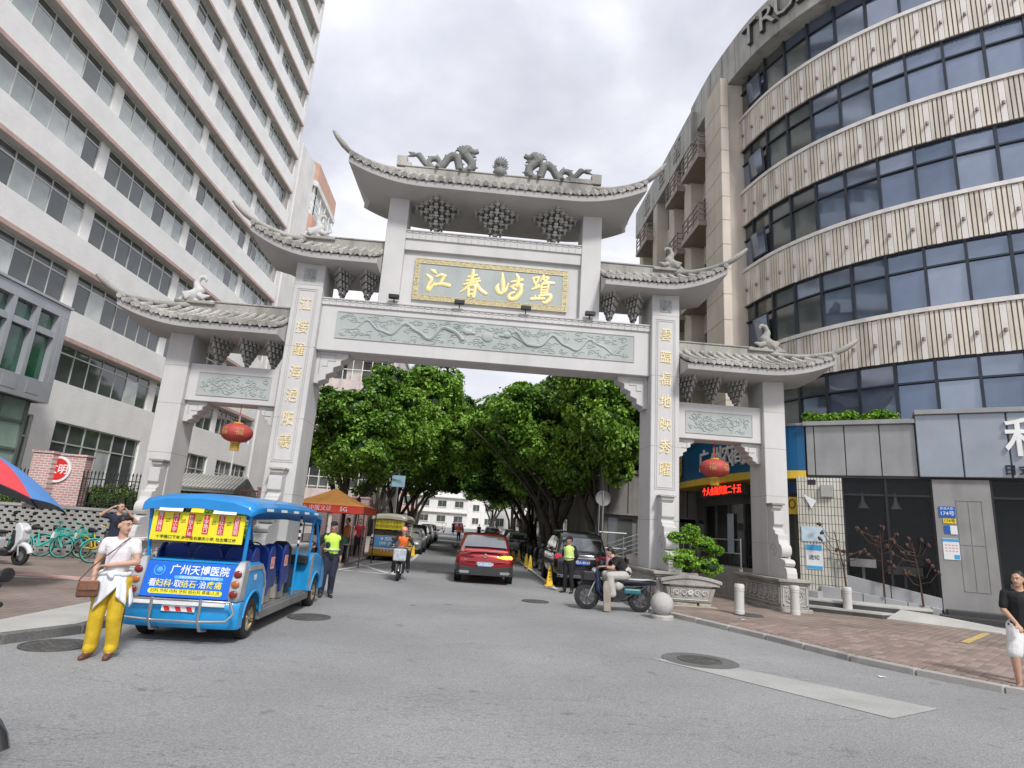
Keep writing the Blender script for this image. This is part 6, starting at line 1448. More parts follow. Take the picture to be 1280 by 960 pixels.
# round sign seen from behind
sg = thing('round_road_sign', 'back of a round road sign on a steel pole beside the black van', 'road sign', (5.75, 26.5, .1))
MB().cyl((0, 0, 0), (0, 0, 3.6), .035, 10).build('pole', STEEL, sg, local=True); MB().lathe([(0, -.01), (.33, -.01), (.34, 0), (.33, .01), (0, .01)], (0, .045, 3.28), 32, M=Mx).build('disc', mat('sign_back', (.40, .41, .41), .5, .4), sg, local=True); MB().cyl((-.16, .02, 1.2), (-.16, .02, 3.1), .02, 8).build('brace', STEEL, sg, local=True)
hr = thing('stair_railing', 'white metal stair railing behind the right main pillar', 'railing', (6.0, 24, .1), world=True)
mb = MB()
for k in range(5): mb.tube([(5.3, 24.2, .75+.17*k), (6.9, 24.2, 1.35+.17*k)], .018, 6)
for k in range(3): mb.cyl((5.3+.8*k, 24.2, .1), (5.3+.8*k, 24.2, 1.5+.3*k), .022, 6)
mb.tube([(5.7, 26.9, 1.95), (6.9, 26.9, 1.95)], .03, 6); mb.tube([(5.7, 26.9, 1.3), (6.9, 26.9, 1.3)], .02, 6)
tag(mb.build('rail', WHITE, hr), kind='stuff')
bs2 = thing('blue_street_sign', 'small pale blue street sign on a pole under the left trees', 'street sign', (-3.9, 33, .1)); MB().cyl((0, 0, 0), (0, 0, 4.2), .03, 8).build('pole', STEEL, bs2, local=True); MB().box((-.35, -.05, 3.5), (.35, -.02, 4.1)).build('panel', mat('sky_blue_panel', (.25, .40, .50), .5), bs2, local=True)
lp = thing('street_lamp_arm', 'short white street lamp arm reaching out of the left tree', 'street lamp', (-4.4, 37, .1)); MB().cyl((0, 0, 0), (0, 0, 6.3), .06, 8).build('pole', STEEL, lp, local=True); MB().tube([(0, 0, 6.3), (1.2, 0, 6.5)], .04, 6).build('arm', STEEL, lp, local=True); MB().box((1.1, -.12, 6.44), (1.9, .12, 6.54)).build('lamp_head', WHITE, lp, local=True, bevel=.02)
# small litter on the ground: each scrap a thing of its own would be noise, so only the two clear scraps are built
for i, (x, y, z, l) in enumerate(((6.35, 9.45, .0, 'small white paper scrap on the road by the right kerb'), (6.55, 14.6, .1, 'small white paper scrap on the bricks near the ball bollard'))):
    o = MB().add([(-.05, -.03, .012), (.05, -.035, .02), (.06, .03, .012), (-.04, .035, .022)], [(0, 1, 2, 3)]).build('paper_scrap', WHITE); o.location = (x, y, z+.002); m_ = o.modifiers.new('s', 'SOLIDIFY'); m_.thickness = .003; tag(o, l, 'litter')
# ================================================================ vehicles
def paint(name, col, coat=.8, var=.03, rough=.3, metal=0.): return mat(name, col, rough, metal, var=var, scale=1.5, fine=0, coat=coat)
CGL = mat('car_glass', (.03, .035, .04), .05, var=.2, fine=0, spec=.8, coat=.5)
TAILR = mat('tail_lamp_red', (.20, .012, .012), .15, coat=.6, var=0, fine=0); TAILO = mat('tail_lamp_orange', (.42, .12, .03), .15, coat=.6, var=0, fine=0)
RIM = mat('alloy_rim', (.42, .42, .43), .3, .8, var=.1); RIMD = mat('dirty_alloy_rim', (.36, .29, .20), .4, .7, var=.3, scale=15); SEATB = mat('blue_plastic_seat', (.008, .03, .18), .35, var=.15, scale=4, dirt=.1)
def wheel(par, x, y, r, w, side, rim=RIM, spokes=5, name='wheel'):
    """wheel with its axle along x; side = -1/+1 the way its face looks"""
    M = Matrix.Rotation(rad(90)*side, 3, 'Y')
    p = [(r*.62, -w*.5), (r*.9, -w*.5), (r*.985, -w*.36), (r, -w*.15), (r, w*.15), (r*.985, w*.36), (r*.9, w*.5), (r*.62, w*.5)]
    t = MB().lathe(p, (x, y, r), 28, M=M, cap=False).build(name, RUBBER, par, local=True, smooth=35)
    mb = MB(); mb.lathe([(r*.62, w*.42), (r*.66, w*.46), (r*.62, w*.3), (r*.55, w*.12), (r*.12, w*.12), (0, w*.10)], (x, y, r), 28, M=M, cap=False); mb.lathe([(0, w*.34), (r*.14, w*.34), (r*.17, w*.12)], (x, y, r), 16, M=M)
    for k in range(spokes):
        for da in (-.12, .12):
            an = 2*pi*k/spokes+da; d = Vector((cos(an+.1*np.sign(da)), sin(an+.1*np.sign(da)), 0)); a = Vector((x, y, r))+M@(d*r*.1+Vector((0, 0, w*.3))); b = Vector((x, y, r))+M@(Vector((cos(an), sin(an), 0))*r*.62+Vector((0, 0, w*.36))); mb.bar(a, b, r*.085, r*.05)
    mb.build('rim', rim, t, local=True, smooth=30); return t
def arc(cy, cz, r, a0, a1, n): return [(cy+r*cos(rad(a0+(a1-a0)*i/n)), cz+r*sin(rad(a0+(a1-a0)*i/n))) for i in range(n+1)]
def shuttle(loc, label, body, roofm, seatm, detail, adm, stops, ad=None):
    t = thing('sightseeing_shuttle', label, 'shuttle bus', loc, group='open electric shuttle buses')
    HW = .75
    # rear body with wheel arch (drawn in y-z), front cowl the same way
    rear = [(-.02, .30), (-.05, .55), (.02, .62), (.10, 1.02), (.16, 1.07), (.62, 1.07), (.78, 1.02), (.95, .80), (1.0, .60), (1.0, .34)]+arc(.50, .30, .37, 8, 172, 12)
    YZ = lambda u, v, a: (a, u, v)
    MB().prism(rear, YZ, -HW, HW).build('rear_body', body, t, local=True, bevel=.025, seg=2)
    front = [(3.70, .34), (3.72, .95), (3.80, 1.03), (4.25, 1.05), (4.70, .93), (4.95, .74), (5.02, .50), (4.98, .30)]+arc(4.25, .30, .37, 0, 180, 12)[:-1]+[(3.86, .32)]
    MB().prism(front, YZ, -HW, HW).build('front_cowl', body, t, local=True, bevel=.025, seg=2)
    SLV = mat('worn_silver_panel', (.45, .45, .45), .4, .5, var=.15, scale=4, dirt=.15)
    for sx in (-1, 1):
        a, b = sorted((sx*HW, sx*(HW+.012)))
        MB().prism([(3.70, .36), (3.72, .97), (3.80, 1.04), (3.92, 1.04), (3.86, .9), (3.84, .36)], YZ, a, b).build('silver_trim', SLV, t, local=True)
        MB().prism([(.16, .97), (.16, 1.04), (.70, 1.04), (.86, .92), (.98, .74), (.98, .42), (.93, .42), (.93, .72), (.82, .88), (.68, .97)], YZ, a, b).build('silver_trim', SLV, t, local=True)
        # arch lip
        mb = MB(); mb.tube([(sx*(HW+.005), u, v) for u, v in arc(.50, .30, .37, 5, 175, 14)], .022, 6); mb.tube([(sx*(HW+.005), u, v) for u, v in arc(4.25, .30, .37, 5, 175, 14)], .022, 6); tag(mb.build('arch_lip', body, t, local=True, smooth=50), kind='stuff')
    SEAM = mat('panel_seam', (.01, .03, .06), .8)
    mb = MB()
    for sx in (-1, 1): x = sx*(HW+.002); mb.tube([(x, .95, .36), (x, .95, .60), (x, .90, .80)], .003, 4); mb.tube([(x, 4.62, .93), (x, 4.66, .6), (x, 4.7, .32)], .004, 4); mb.tube([(x, -.03, .565), (x, .13, .565)], .004, 4)
    mb.tube([(-.64, -.055, .575), (.64, -.055, .575)], .005, 4); mb.tube([(-.70, .105, 1.045), (.70, .105, 1.045)], .004, 4); tag(mb.build('panel_seam', SEAM, t, local=True), kind='stuff')
    if detail: MB().text('08', .12, lambda u, v, q: (HW+.014+q, .42+u, .86+v), .002, .01).build('fleet_number', WHITE, t, local=True)
    MB().box((-.70, .9, .24), (.70, 3.9, .36)).build('floor', mat('chequer_floor', (.22, .22, .21), .5, .4, var=.3, scale=8, dirt=.3), t, local=True, bevel=.01)
    for sx in (-1, 1): MB().box((sx*.70-.04, .92, .20), (sx*.70+.04, 3.84, .335)).build('sill', mat('sill_grey', (.24, .24, .235), .5, .5, var=.2, dirt=.3), t, local=True, bevel=.012)
    MB().box((-.6, .3, .15), (.6, 4.6, .24)).build('chassis', BLACK, t, local=True)
    # bumper skirt
    rows = []
    for z, e in ((.20, -.02), (.26, .03), (.50, .04), (.56, .0)):
        rows.append([(-HW-.01, .16, z), (-HW-.02, -.04-e*.4, z), (-HW*.86, -.10-e, z), (0, -.13-e, z), (HW*.86, -.10-e, z), (HW+.02, -.04-e*.4, z), (HW+.01, .16, z)])
    MB().loft(rows).build('bumper', body, t, local=True, smooth=35, bevel=.01)
    # tail lamp pods
    for sx in (-1, 1):
        mb = MB(); rows = []
        for z, y, w in ((.56, -.10, .085), (.62, -.12, .10), (.80, -.09, .10), (1.0, -.02, .085), (1.10, .06, .05)): c = sx*(HW-.075); rows.append([(c-w*.8, y, z), (c+w*.8, y+.01, z), (c+w*.9, y+.2, z), (c-w*.8, y+.2, z)])
        pod_ = mb.loft(rows).build('lamp_pod', SLV, t, local=True, smooth=40, bevel=.015)
        for z, y, m in ((.93, -.052, TAILR), (.80, -.095, TAILO), (.67, -.122, TAILR)): mb = MB(); mb.ell((sx*(HW-.075), y-.012, z), (.058, .025, .05), 16, 8); mb.build('tail_lamp', m, pod_, local=True, smooth=180)
    # wheels
    for sx in (-1, 1):
        for y in (.50, 4.25): wheel(t, sx*.66, y, .29, .17, sx, RIMD, 5)
    # nudge bar
    if detail:
        mb = MB(); yb = -.26
        mb.tube([(-.66, -.12, .60), (-.70, yb, .58), (.0, yb-.02, .58), (.70, yb, .58), (.66, -.12, .60)], .016, 8)
        mb.tube([(-.70, yb, .58), (-.76, yb+.02, .44), (-.68, yb, .335), (-.3, yb-.02, .315), (.3, yb-.02, .315), (.68, yb, .335), (.76, yb+.02, .44), (.70, yb, .58)], .018, 8)
        for x in (-.32, .32): mb.tube([(x, yb-.02, .6), (x, yb-.025, .33), (x+.01, yb+.05, .20), (x+.03, -.02, .17)], .022, 8)
        mb.build('nudge_bar', STEEL, t, local=True, smooth=50)
    # advert board on the back, lettering
    fy = lambda v: -.055+(v-.58)*.30*.42
    adf = lambda u, v, q: (u, -.06+(v-.6)*.26-q, v)
    MB().prism([(-.60, .585), (.60, .585), (.61, 1.045), (-.61, 1.045)], lambda u, v, a: adf(u, v, a), 0, .02).build('advert_board', adm, t, local=True)
    if ad: ad(t, adf)
    MB().prism([(-.64, .50), (.60, .50), (.60, .56), (-.64, .56)], lambda u, v, a: (u, -.175+a, v), 0, .02).build('info_strip', WHITE, t, local=True)
    MB().prism([(-.22, .42), (.22, .42), (.22, .49), (-.22, .49)], lambda u, v, a: (u, -.187+a, v), 0, .02).build('reflector_strip', WHITE, t, local=True)
    for k in range(3): MB().prism([(-.17+k*.15, .425), (-.10+k*.15, .425), (-.13+k*.15, .485), (-.20+k*.15, .485)], lambda u, v, a: (u, -.190+a, v), 0, .003).build('red_chevron', REDP, t, local=True)
    # roof: crowned shell with drooping edge
    rows = []; ys = [-.12, -.02, .3, 1.2, 2.4, 3.4, 3.95, 4.12]; dz = [-.05, 0, .03, .05, .05, .02, -.05, -.16]
    for y, d in zip(ys, dz):
        prof = [(-.80, 1.76), (-.80, 1.83), (-.74, 1.90), (-.5, 1.96), (0, 1.99), (.5, 1.96), (.74, 1.90), (.80, 1.83), (.80, 1.76), (.72, 1.79), (0, 1.84), (-.72, 1.79)]; rows.append([(x*(1 if -.1 < y < 4 else .95), y, z+d) for x, z in prof])
    ro = MB().loft(rows).build('roof', roofm, t, local=True, smooth=35, bevel=.01)
    def on_edge(x0, x1, m): MB().add([(x0, -.128+.0, 1.755), (x1, -.128, 1.755), (x1, -.07, 1.835), (x0, -.07, 1.835)], [(0, 1, 2, 3)]).build('roof_marking', m, ro, local=True)
    if detail:
        for x0, x1, m in ((-.52, -.20, WHITE), (.22, .54, WHITE), (-.09, .09, YELP)):
            MB().add([(x0, -.135, 1.735), (x1, -.135, 1.735), (x1, -.105, 1.79+.02), (x0, -.105, 1.81)], [(0, 1, 2, 3)]).build('roof_marking', m, ro, local=True)
        for k in range(5): MB().add([(.806, .35+k*.72, 1.815), (.806, .68+k*.72, 1.815), (.803, .68+k*.72, 1.855), (.803, .35+k*.72, 1.855)], [(0, 1, 2, 3)]).build('roof_marking', WHITE, ro, local=True)
    # posts
    for sx in (-1, 1):
        MB().tube([(sx*.66, .12, 1.04), (sx*.70, .02, 1.78)], .028, 8).build('roof_post', roofm if detail else SLV, t, local=True, smooth=40)
        MB().tube([(sx*.68, 3.72, 1.0), (sx*.70, 3.70, 1.80)], .022, 8).build('roof_post', roofm, t, local=True)
        MB().tube([(sx*.70, 4.55, .98), (sx*.68, 4.0, 1.76)], .03, 8).build('windscreen_post', roofm, t, local=True)
        # striped grab pole
        po = MB().tube([(sx*.70, 2.75, .36), (sx*.70, 2.75, 1.22)], .020, 8).build('grab_pole', body, t, local=True)
        for k in range(9): MB().cyl((sx*.70, 2.75, 1.22+k*.062), (sx*.70, 2.75, 1.22+(k+1)*.062), .021, 8).build('stripe', WHITE if k % 2 else BLACK, po, local=True)
    MB().add([(-.62, 4.50, 1.02), (.62, 4.50, 1.02), (.60, 4.03, 1.72), (-.60, 4.03, 1.72)], [(0, 1, 2, 3)]).build('windscreen', mat('clear_screen', (.2, .22, .22), .03, var=0, fine=0, trans=0) if 0 else CGS, t, local=True)
    # route board under the roof
    bd = MB().box((-.64, -.02, 1.33), (.64, .0, 1.73)).build('route_board', YELB, t, local=True)
    if detail:
        for k, nm in enumerate(stops):
            x = -.53+k*.212; hgt = len(nm)*.062+.01
            MB().box((x-.042, -.024, 1.70-hgt), (x+.042, -.021, 1.712)).build('stop_panel', REDP, bd, local=True)
            MB().text('\n'.join(nm), .068 if len(nm) < 5 else .062, lambda u, v, q, x=x, h=hgt: (x+u, -.0255-q, 1.705-h/2+v), .002).build('stop_name', WHITE, bd, local=True)
            if k < 5: MB().text('⇌', .07, lambda u, v, q, x=x: (x+.106+u, -.0255-q, 1.60+v), .002).build('arrow', INK, bd, local=True)
        MB().text('十字路口下车 步行往右康乐小学, 往左鹭江桥', .052, lambda u, v, q: (u*1.08, -.0255-q, 1.375+v), .002, .004).build('route_note', INK, bd, local=True)
    else:
        for k in range(2): MB().text('新港西路环线循环', .15, lambda u, v, q, k=k: (u*.95, -.0255-q, 1.62-.17*k+v), .002, .004).build('route_text', mat('brown_print', (.25, .14, .03), .6), bd, local=True)
    # seats: rows of rounded shells on steel legs
    for yr in (.55, 1.35, 2.1):
        for xs in (-.46, 0, .46):
            o = [(-.20, .0), (-.215, .30), (-.17, .42), (-.09, .47), (.09, .47), (.17, .42), (.215, .30), (.20, .0)]
            lean = lambda u, v, a, xs=xs, yr=yr: (xs+u, yr+a-(v)*.16, .80+v*1.02)
            s_ = MB().prism(o, lean, 0, .05).build('seat_back', seatm, t, local=True, bevel=.02, seg=2)
            MB().box((xs-.20, yr, .74), (xs+.20, yr+.40, .80)).build('seat_cushion', seatm, s_, local=True, bevel=.02)
        for sx in (-1, 1):
            o = [(-.12, .50), (-.16, .82), (-.14, 1.15), (-.04, 1.27), (.06, 1.28), (.14, 1.20), (.18, 1.0), (.30, .86), (.32, .70), (.28, .62), (.02, .60), (-.04, .50)]
            side = MB().prism([(yr+u, v) for u, v in o], YZ, *sorted((sx*.655, sx*.695))).build('seat_side', seatm, t, local=True, bevel=.015, seg=2)
            if detail and sx > 0 and yr > 1: mb = MB(); mb.box((.696, yr-.06, .92), (.699, yr+.12, 1.10)); lb = mb.build('notice', mat('pink_notice', (.65, .45, .42), .6), side, local=True); MB().text('文明\n乘车', .08, lambda u, v, q: (.6995+q, yr+.03+u, 1.01+v), .002).build('notice_text', REDP, lb, local=True)
        mb = MB(); 
        for x in (-.55, .55):
            mb.tube([(x, yr+.1, .74), (x, yr+.1, .36)], .018, 6); mb.tube([(x, yr+.32, .74), (x, yr+.36, .36)], .018, 6)
        mb.build('seat_frame', STEEL, t, local=True)
        MB().box((-.62, yr+.05, .37), (.62, yr+.38, .60)).build('battery_box', mat('pale_seat_box', (.34, .32, .28), .7, dirt=.3), t, local=True)
    # driver place
    MB().box((-.70, 3.55, .85), (.70, 3.72, 1.02)).build('dashboard', BLACK, t, local=True, bevel=.03)
    sw = MB(); sw.tube([(-.32+.17*cos(a), 3.42+.08*sin(a), 1.08+.14*sin(a)) for a in np.linspace(0, 2*pi, 19)[:-1]], .014, 6, closed=True); sw.tube([(-.32, 3.42, 1.08), (-.32, 3.6, .95)], .02, 6); sw.build('steering_wheel', BLACK, t, local=True)
    for xs in (-.35, .35): MB().prism([(-.2, 0), (-.2, .4), (-.1, .5), (.1, .5), (.2, .4), (.2, 0)], lambda u, v, a, xs=xs: (xs+u, 2.95+a-v*.12, .80+v), 0, .06).build('driver_seat', BLACK, t, local=True, bevel=.02); MB().box((xs-.2, 2.95, .45), (xs+.2, 3.35, .8)).build('seat_box', BLACK, t, local=True)
    for sx in (-1, 1):
        mo = MB().tube([(sx*.72, 4.3, 1.15), (sx*.86, 4.35, 1.20)], .012, 6).build('mirror_arm', BLACK, t, local=True); mb = MB(); mb.ell((sx*.90, 4.35, 1.22), (.055, .02, .07), 12, 8); mb.build('mirror', BLACK, mo, local=True)
    return t
CGS = mat('clear_windscreen', (.25, .27, .27), .04, var=0, fine=0); nodes(CGS)[2].inputs['Alpha'].default_value = .35
YELB = mat('route_board_yellow', (.78, .70, .03), .5, var=.05)
SHB = mat('shuttle_blue', (.012, .28, .62), .42, var=.12, scale=3, fine=.06, fscale=40, coat=.35, dirt=.14); SHR = mat('shuttle_roof_blue', (.01, .22, .56), .45, var=.12, scale=2, fine=.05, coat=.3, dirt=.1)
def hospital_ad(t, f):
    bd = [c for c in t.children if c.name.startswith('advert_board')][0]
    LB = mat('ad_light_blue', (.10, .42, .80), .4, var=0)
    w = lambda s, size, x, z, m, bold=0., nm='advert_text', al='CENTER': MB().text(s, size, lambda u, v, q: f(x+u*1.0, z+v, .021+q), .002, bold, align=al).build(nm, m, bd, local=True)
    w('广州天博医院', .135, .13, .935, WHITE, .012, 'advert_title')
    mb = MB(); mb.tube([f(-.42+.07*cos(a), .925+.07*sin(a), .026) for a in np.linspace(rad(125), rad(415), 14)], .008, 5); mb.ell(f(-.42, .925, .02), (.045, .008, .045), 14, 6); mb.build('advert_emblem', LB, bd, local=True)
    def pill(x0, x1, z0, z1, m): r = (z1-z0)/2; P = [(x1-r+r*cos(a), z0+r+r*sin(a)) for a in np.linspace(-pi/2, pi/2, 7)]+[(x0+r+r*cos(a), z0+r+r*sin(a)) for a in np.linspace(pi/2, 1.5*pi, 7)]; return MB().prism(P, lambda u, v, a: f(u, v, a), .0202, .0206).build('advert_pill', m, bd, local=True)
    pill(-.20, .47, .825, .865, LB); w('全国连锁品牌医院  医保定点单位', .037, .135, .846, WHITE)
    for s, x, m in (('看', -.47, WHITE), ('妇科', -.32, YELB), ('·', -.20, WHITE), ('取', -.13, WHITE), ('结石', .02, YELB), ('·', .14, WHITE), ('治', .21, WHITE), ('疼痛', .37, YELB)): w(s, .105, x, .755, m, .008)
    pill(-.50, .50, .625, .69, YELB); w('妇科 外科 内科 牙科 结石科 疼痛/人流', .056, 0, .658, INK, .004)
shuttle((-3.83, 9.18, 0), 'blue open shuttle bus with yellow route board, parked beside the woman in yellow trousers', SHB, SHR, SEATB, True, mat('advert_blue', (.008, .13, .62), .35, var=.05), ('鹭江牌坊', '凤江小学', '新翔工广场', '十字路口', '五社小区', '鸿星医院'), hospital_ad)
YBODY = paint('shuttle_yellow', (.62, .36, .03), .4, .08, .4)
def ad2(t, f):
    bd = [c for c in t.children if c.name.startswith('advert_board')][0]
    for s, x, z, sz in (('✚ 医院', -.05, .92, .17), ('健康 咨询', 0, .72, .16)): MB().text(s, sz, lambda u, v, q: f(x+u, z+v, .021+q), .002, .01).build('advert_text', WHITE, bd, local=True)
ys_ = shuttle((-3.72, 29.6, 0), 'yellow and white shuttle bus with a cream roof, parked beyond the hatched marking', YBODY, paint('cream_roof', (.62, .58, .46), .3), mat('grey_seat', (.2, .2, .2), .6), False, mat('advert_blue_pale', (.10, .32, .55), .4, var=.15), ())
ad2(ys_, lambda u, v, q: (u, -.06+(v-.6)*.26-q, v)); ys_.scale = (1.05, 1, 1.07)
# ---- cars
def car(label, loc, rz, L_, Wd, Hh, col, kind='suv', group=None, rear=None, front=None, name='parked_car', plate=None, tail=TAILR):
    """closed car: rear bumper at y=0, nose at y=L_"""
    t = thing(name, label, 'car', loc, rz, group); w = Wd/2; B = col
    zb = .30; zw = .60*Hh if kind != 'van' else .56*Hh
    S = {'coupe': [(0, .86, .50, .80, .90), (.10, .95, .36, .92, 1.02), (.45, 1, .28, .98, 1.06), (1.1, 1, .25, 1.0, 1.04), (2.2, 1, .25, .98, 1.0), (3.3, 1, .25, .97, 1.0), (3.9, .98, .27, .93, .97), (4.5, .90, .30, .84, .86), (4.7, .74, .38, .66, .70)],
         'suv': [(0, .90, .46, .84, .96), (.10, .97, .36, .98, 1.04), (.5, 1, .30, 1.0, 1.06), (1.1, 1, .28, 1.0, 1.05), (2.2, 1, .28, .99, 1.03), (3.3, 1, .28, .98, 1.03), (3.9, .98, .28, .95, 1.0), (4.5, .92, .32, .88, .92), (4.7, .78, .42, .72, .76)]}['coupe' if kind == 'coupe' else 'suv']
    k = L_/4.7; kz = Hh/1.62; rows = []
    for y, f, z0, z1, z2 in S:
        W_ = w*f; rows.append([(-W_*.86, y*k, z0*kz), (-W_*.985, y*k, (z0+.10)*kz), (-W_, y*k, (z0+z1)*.52*kz), (-W_*.985, y*k, (z1-.06)*kz), (-W_*.90, y*k, z1*kz), (-W_*.45, y*k, (z2-.01)*kz), (0, y*k, z2*kz), (W_*.45, y*k, (z2-.01)*kz), (W_*.90, y*k, z1*kz), (W_*.985, y*k, (z1-.06)*kz), (W_, y*k, (z0+z1)*.52*kz), (W_*.985, y*k, (z0+.10)*kz), (W_*.86, y*k, z0*kz)])
    MB().loft(rows).build('body', B, t, local=True, smooth=48)
    if kind == 'coupe': Gs = [(.28, .84, 1.03, .80), (.55, .90, 1.12, .84), (1.05, .93, 1.34, .84), (1.6, .94, 1.52, .81), (2.2, .94, 1.60, .80), (2.8, .93, 1.58, .79), (3.3, .90, 1.40, .72), (3.85, .88, 1.0, .84)]
    else: Gs = [(.12, .88, 1.05, .84), (.25, .90, 1.40, .78), (.48, .91, 1.60, .74), (1.4, .93, 1.66, .74), (2.3, .93, 1.66, .74), (2.9, .92, 1.58, .72), (3.4, .90, 1.36, .74), (3.95, .88, 1.02, .86)]
    rows = []; kz2 = Hh/(1.60 if kind == 'coupe' else 1.66)
    for y, f0, zt, f1 in Gs:
        b = .98*kz; zt_ = max(zt*kz2, b+.01); rows.append([(-w*f0, y*k, b), (-w*(f0*.45+f1*.55), y*k, b+(zt_-b)*.62), (-w*f1, y*k, zt_-.05), (-w*f1*.82, y*k, zt_), (0, y*k, zt_+.015), (w*f1*.82, y*k, zt_), (w*f1, y*k, zt_-.05), (w*(f0*.45+f1*.55), y*k, b+(zt_-b)*.62), (w*f0, y*k, b)])
    MB().loft(rows).build('cabin', B, t, local=True, smooth=50)
    # glass: rear screen, side glass, windscreen laid just proud of the cabin
    def gl(P, nm): MB().add(P, [tuple(range(len(P)))]).build(nm, CGL, t, local=True)
    e = .012
    def seg(i, j, fa, fb, za, zb_, oy):
        ya, fa0, zta, fa1 = Gs[i]; yb, fb0, ztb, fb1 = Gs[j]; return [(-w*fa, ya*k+oy, zta*kz2+za), (w*fa, ya*k+oy, zta*kz2+za), (w*fb, yb*k+oy, ztb*kz2+zb_), (-w*fb, yb*k+oy, ztb*kz2+zb_)]
    if kind == 'coupe':
        rowsg = [[(-w*.76, Gs[1][0]*k-.03, Gs[1][2]*kz2+.035), (0, Gs[1][0]*k-.04, Gs[1][2]*kz2+.05), (w*.76, Gs[1][0]*k-.03, Gs[1][2]*kz2+.035)], [(-w*.72, Gs[2][0]*k-.02, Gs[2][2]*kz2+.028), (0, Gs[2][0]*k-.03, Gs[2][2]*kz2+.042), (w*.72, Gs[2][0]*k-.02, Gs[2][2]*kz2+.028)], [(-w*.65, 1.48*k, 1.49*kz2+.012), (0, 1.48*k, 1.49*kz2+.032), (w*.65, 1.48*k, 1.49*kz2+.012)]]
        MB().grid(rowsg).build('rear_window', mat('rear_glass', (.10, .11, .12), .05, var=.2, fine=0, spec=.9, coat=.9), t, local=True, smooth=60)
    else:
        MB().grid([[(-w*.80, .155*k-e, 1.10*kz2), (0, .14*k-e*2, 1.10*kz2), (w*.80, .155*k-e, 1.10*kz2)], [(-w*.70, .30*k-e*1.5, 1.46*kz2), (0, .29*k-e*3, 1.46*kz2), (w*.70, .30*k-e*1.5, 1.46*kz2)]]).build('rear_window', mat('rear_glass', (.10, .11, .12), .05, var=.2, fine=0, spec=.9, coat=.9), t, local=True)
    for sx in (-1, 1):
        for y0, y1, h0, h1 in ((.75, 1.55, .30, .42), (1.62, 2.45, .44, .44), (2.52, 3.3, .44, .20)):
            b = 1.02*kz; f_ = .915; 
            if kind == 'coupe' and y0 < 1: h0, h1 = .10, .34
            q = lambda y, h: (sx*(w*(f_-.17*(h/.62))+.014), y*k, b+h*kz2)
            gl([q(y0, .01), q(y1, .01), q(y1, h1), q(y0, h0)], 'side_window')
        mo = MB(); mo.ell((sx*(w+.11), 3.05*k, 1.08*kz), (.12, .06, .085), 12, 8); mo.box((sx*w*.9, 3.03*k, 1.02*kz), (sx*(w+.05), 3.08*k, 1.06*kz)); mo.build('mirror', B if kind != 'coupe' else BLACK, t, local=True, smooth=50)
        for y in (.88*k, 3.82*k):
            MB().lathe([(0, 0), (.385*kz, 0), (.385*kz, .012), (0, .012)], (sx*(w-.006), y, .345), 28, M=Matrix.Rotation(rad(90)*sx, 3, 'Y')).build('wheel_arch', BLACK, t, local=True)
            wheel(t, sx*(w-.105), y, .345, .24, sx, RIM, 5)
    gl([(-w*.80, 3.80*k+.02, 1.03*kz+.01), (w*.80, 3.80*k+.02, 1.03*kz+.01), (w*.64, 3.28*k+.03, 1.42*kz2+.01), (-w*.64, 3.28*k+.03, 1.42*kz2+.01)], 'windscreen')
    if plate:
        pm, tx = plate; z = (.74 if kind != 'coupe' else .64)*kz; po = MB().box((-.22, -.075, z-.07), (.22, -.06, z+.07)).build('number_plate', pm, t, local=True, bevel=.004); MB().text(tx, .12, lambda u, v, q: (u, -.077-q, z+v), .002, .006).build('plate_text', WHITE, po, local=True)
    return t
PLB = mat('plate_blue', (.015, .08, .42), .35, var=0)
REDC = paint('metallic_red', (.30, .012, .016), 1., .03, .25, .35)
rc = car('glossy red coupe SUV driving away through the gate', (.63, 20.72, 0), 0, 4.75, 1.93, 1.60, REDC, 'coupe', name='red_car', plate=(mat('plate_pale', (.30, .36, .52), .4, var=0), '粤A·26D28'))
def rbx(nm, a, b, m, bev=.012, par=None): return MB().box(a, b).build(nm, m, par or rc, local=True, bevel=bev, seg=2)
# rear dressing: lip, slim lamps, dark lower bumper, exhausts, badge
rows = [[(-.72, .10, 1.02), (.72, .10, 1.02), (.74, .16, 1.07), (-.74, .16, 1.07)], [(-.72, .0, 1.035), (.72, .0, 1.035), (.74, .02, 1.075), (-.74, .02, 1.075)]]
MB().loft(rows).build('boot_lip', REDC, rc, local=True, smooth=40)
for sx in (-1, 1):
    mb = MB(); P = [(sx*.34, .86), (sx*.62, .93), (sx*.86, .93), (sx*.925, .86), (sx*.88, .81), (sx*.60, .815)]; mb.prism(P, lambda u, v, a: (u, a+abs(u)**3*.16, v), -.055, .06)
    mb.build('tail_lamp', TAILR if sx < 0 else mat('lit_indicator', (1., .32, .05), .3, emit=1.1, var=0, fine=0), rc, local=True, bevel=.01)
    mb = MB(); mb.prism([(sx*.50, .41), (sx*.80, .42), (sx*.84, .37), (sx*.78, .33), (sx*.52, .33)], lambda u, v, a: (u, a, v), -.07, .02); mb.build('exhaust_trim', CHROME, rc, local=True)
rows = []
for x in (-.93, -.80, -.45, 0, .45, .80, .93): zt = .60-.10*(1-abs(x)/.93) if abs(x) > .5 else .52+.10*(abs(x) < .3); y = .04 if abs(x) > .9 else -.055; rows.append([(x, y, .27), (x, y, zt), (x, .30, zt), (x, .30, .27)])
MB().loft(rows).build('lower_bumper', mat('dark_grey_plastic', (.035, .035, .038), .5, var=.15), rc, local=True, bevel=.015)
rows = []
for x in (-.42, -.34, .34, .42): rows.append([(x, -.058, .70), (x, -.058, .56 if abs(x) < .4 else .62), (x, .1, .56), (x, .1, .70)])
rbx('bumper_crease', (-.80, -.045, .705), (.80, .02, .725), REDC)
mb = MB(); mb.tube([(.055*cos(a), -.035, .90+.055*sin(a)) for a in np.linspace(0, 2*pi, 17)[:-1]], .008, 6, closed=True)
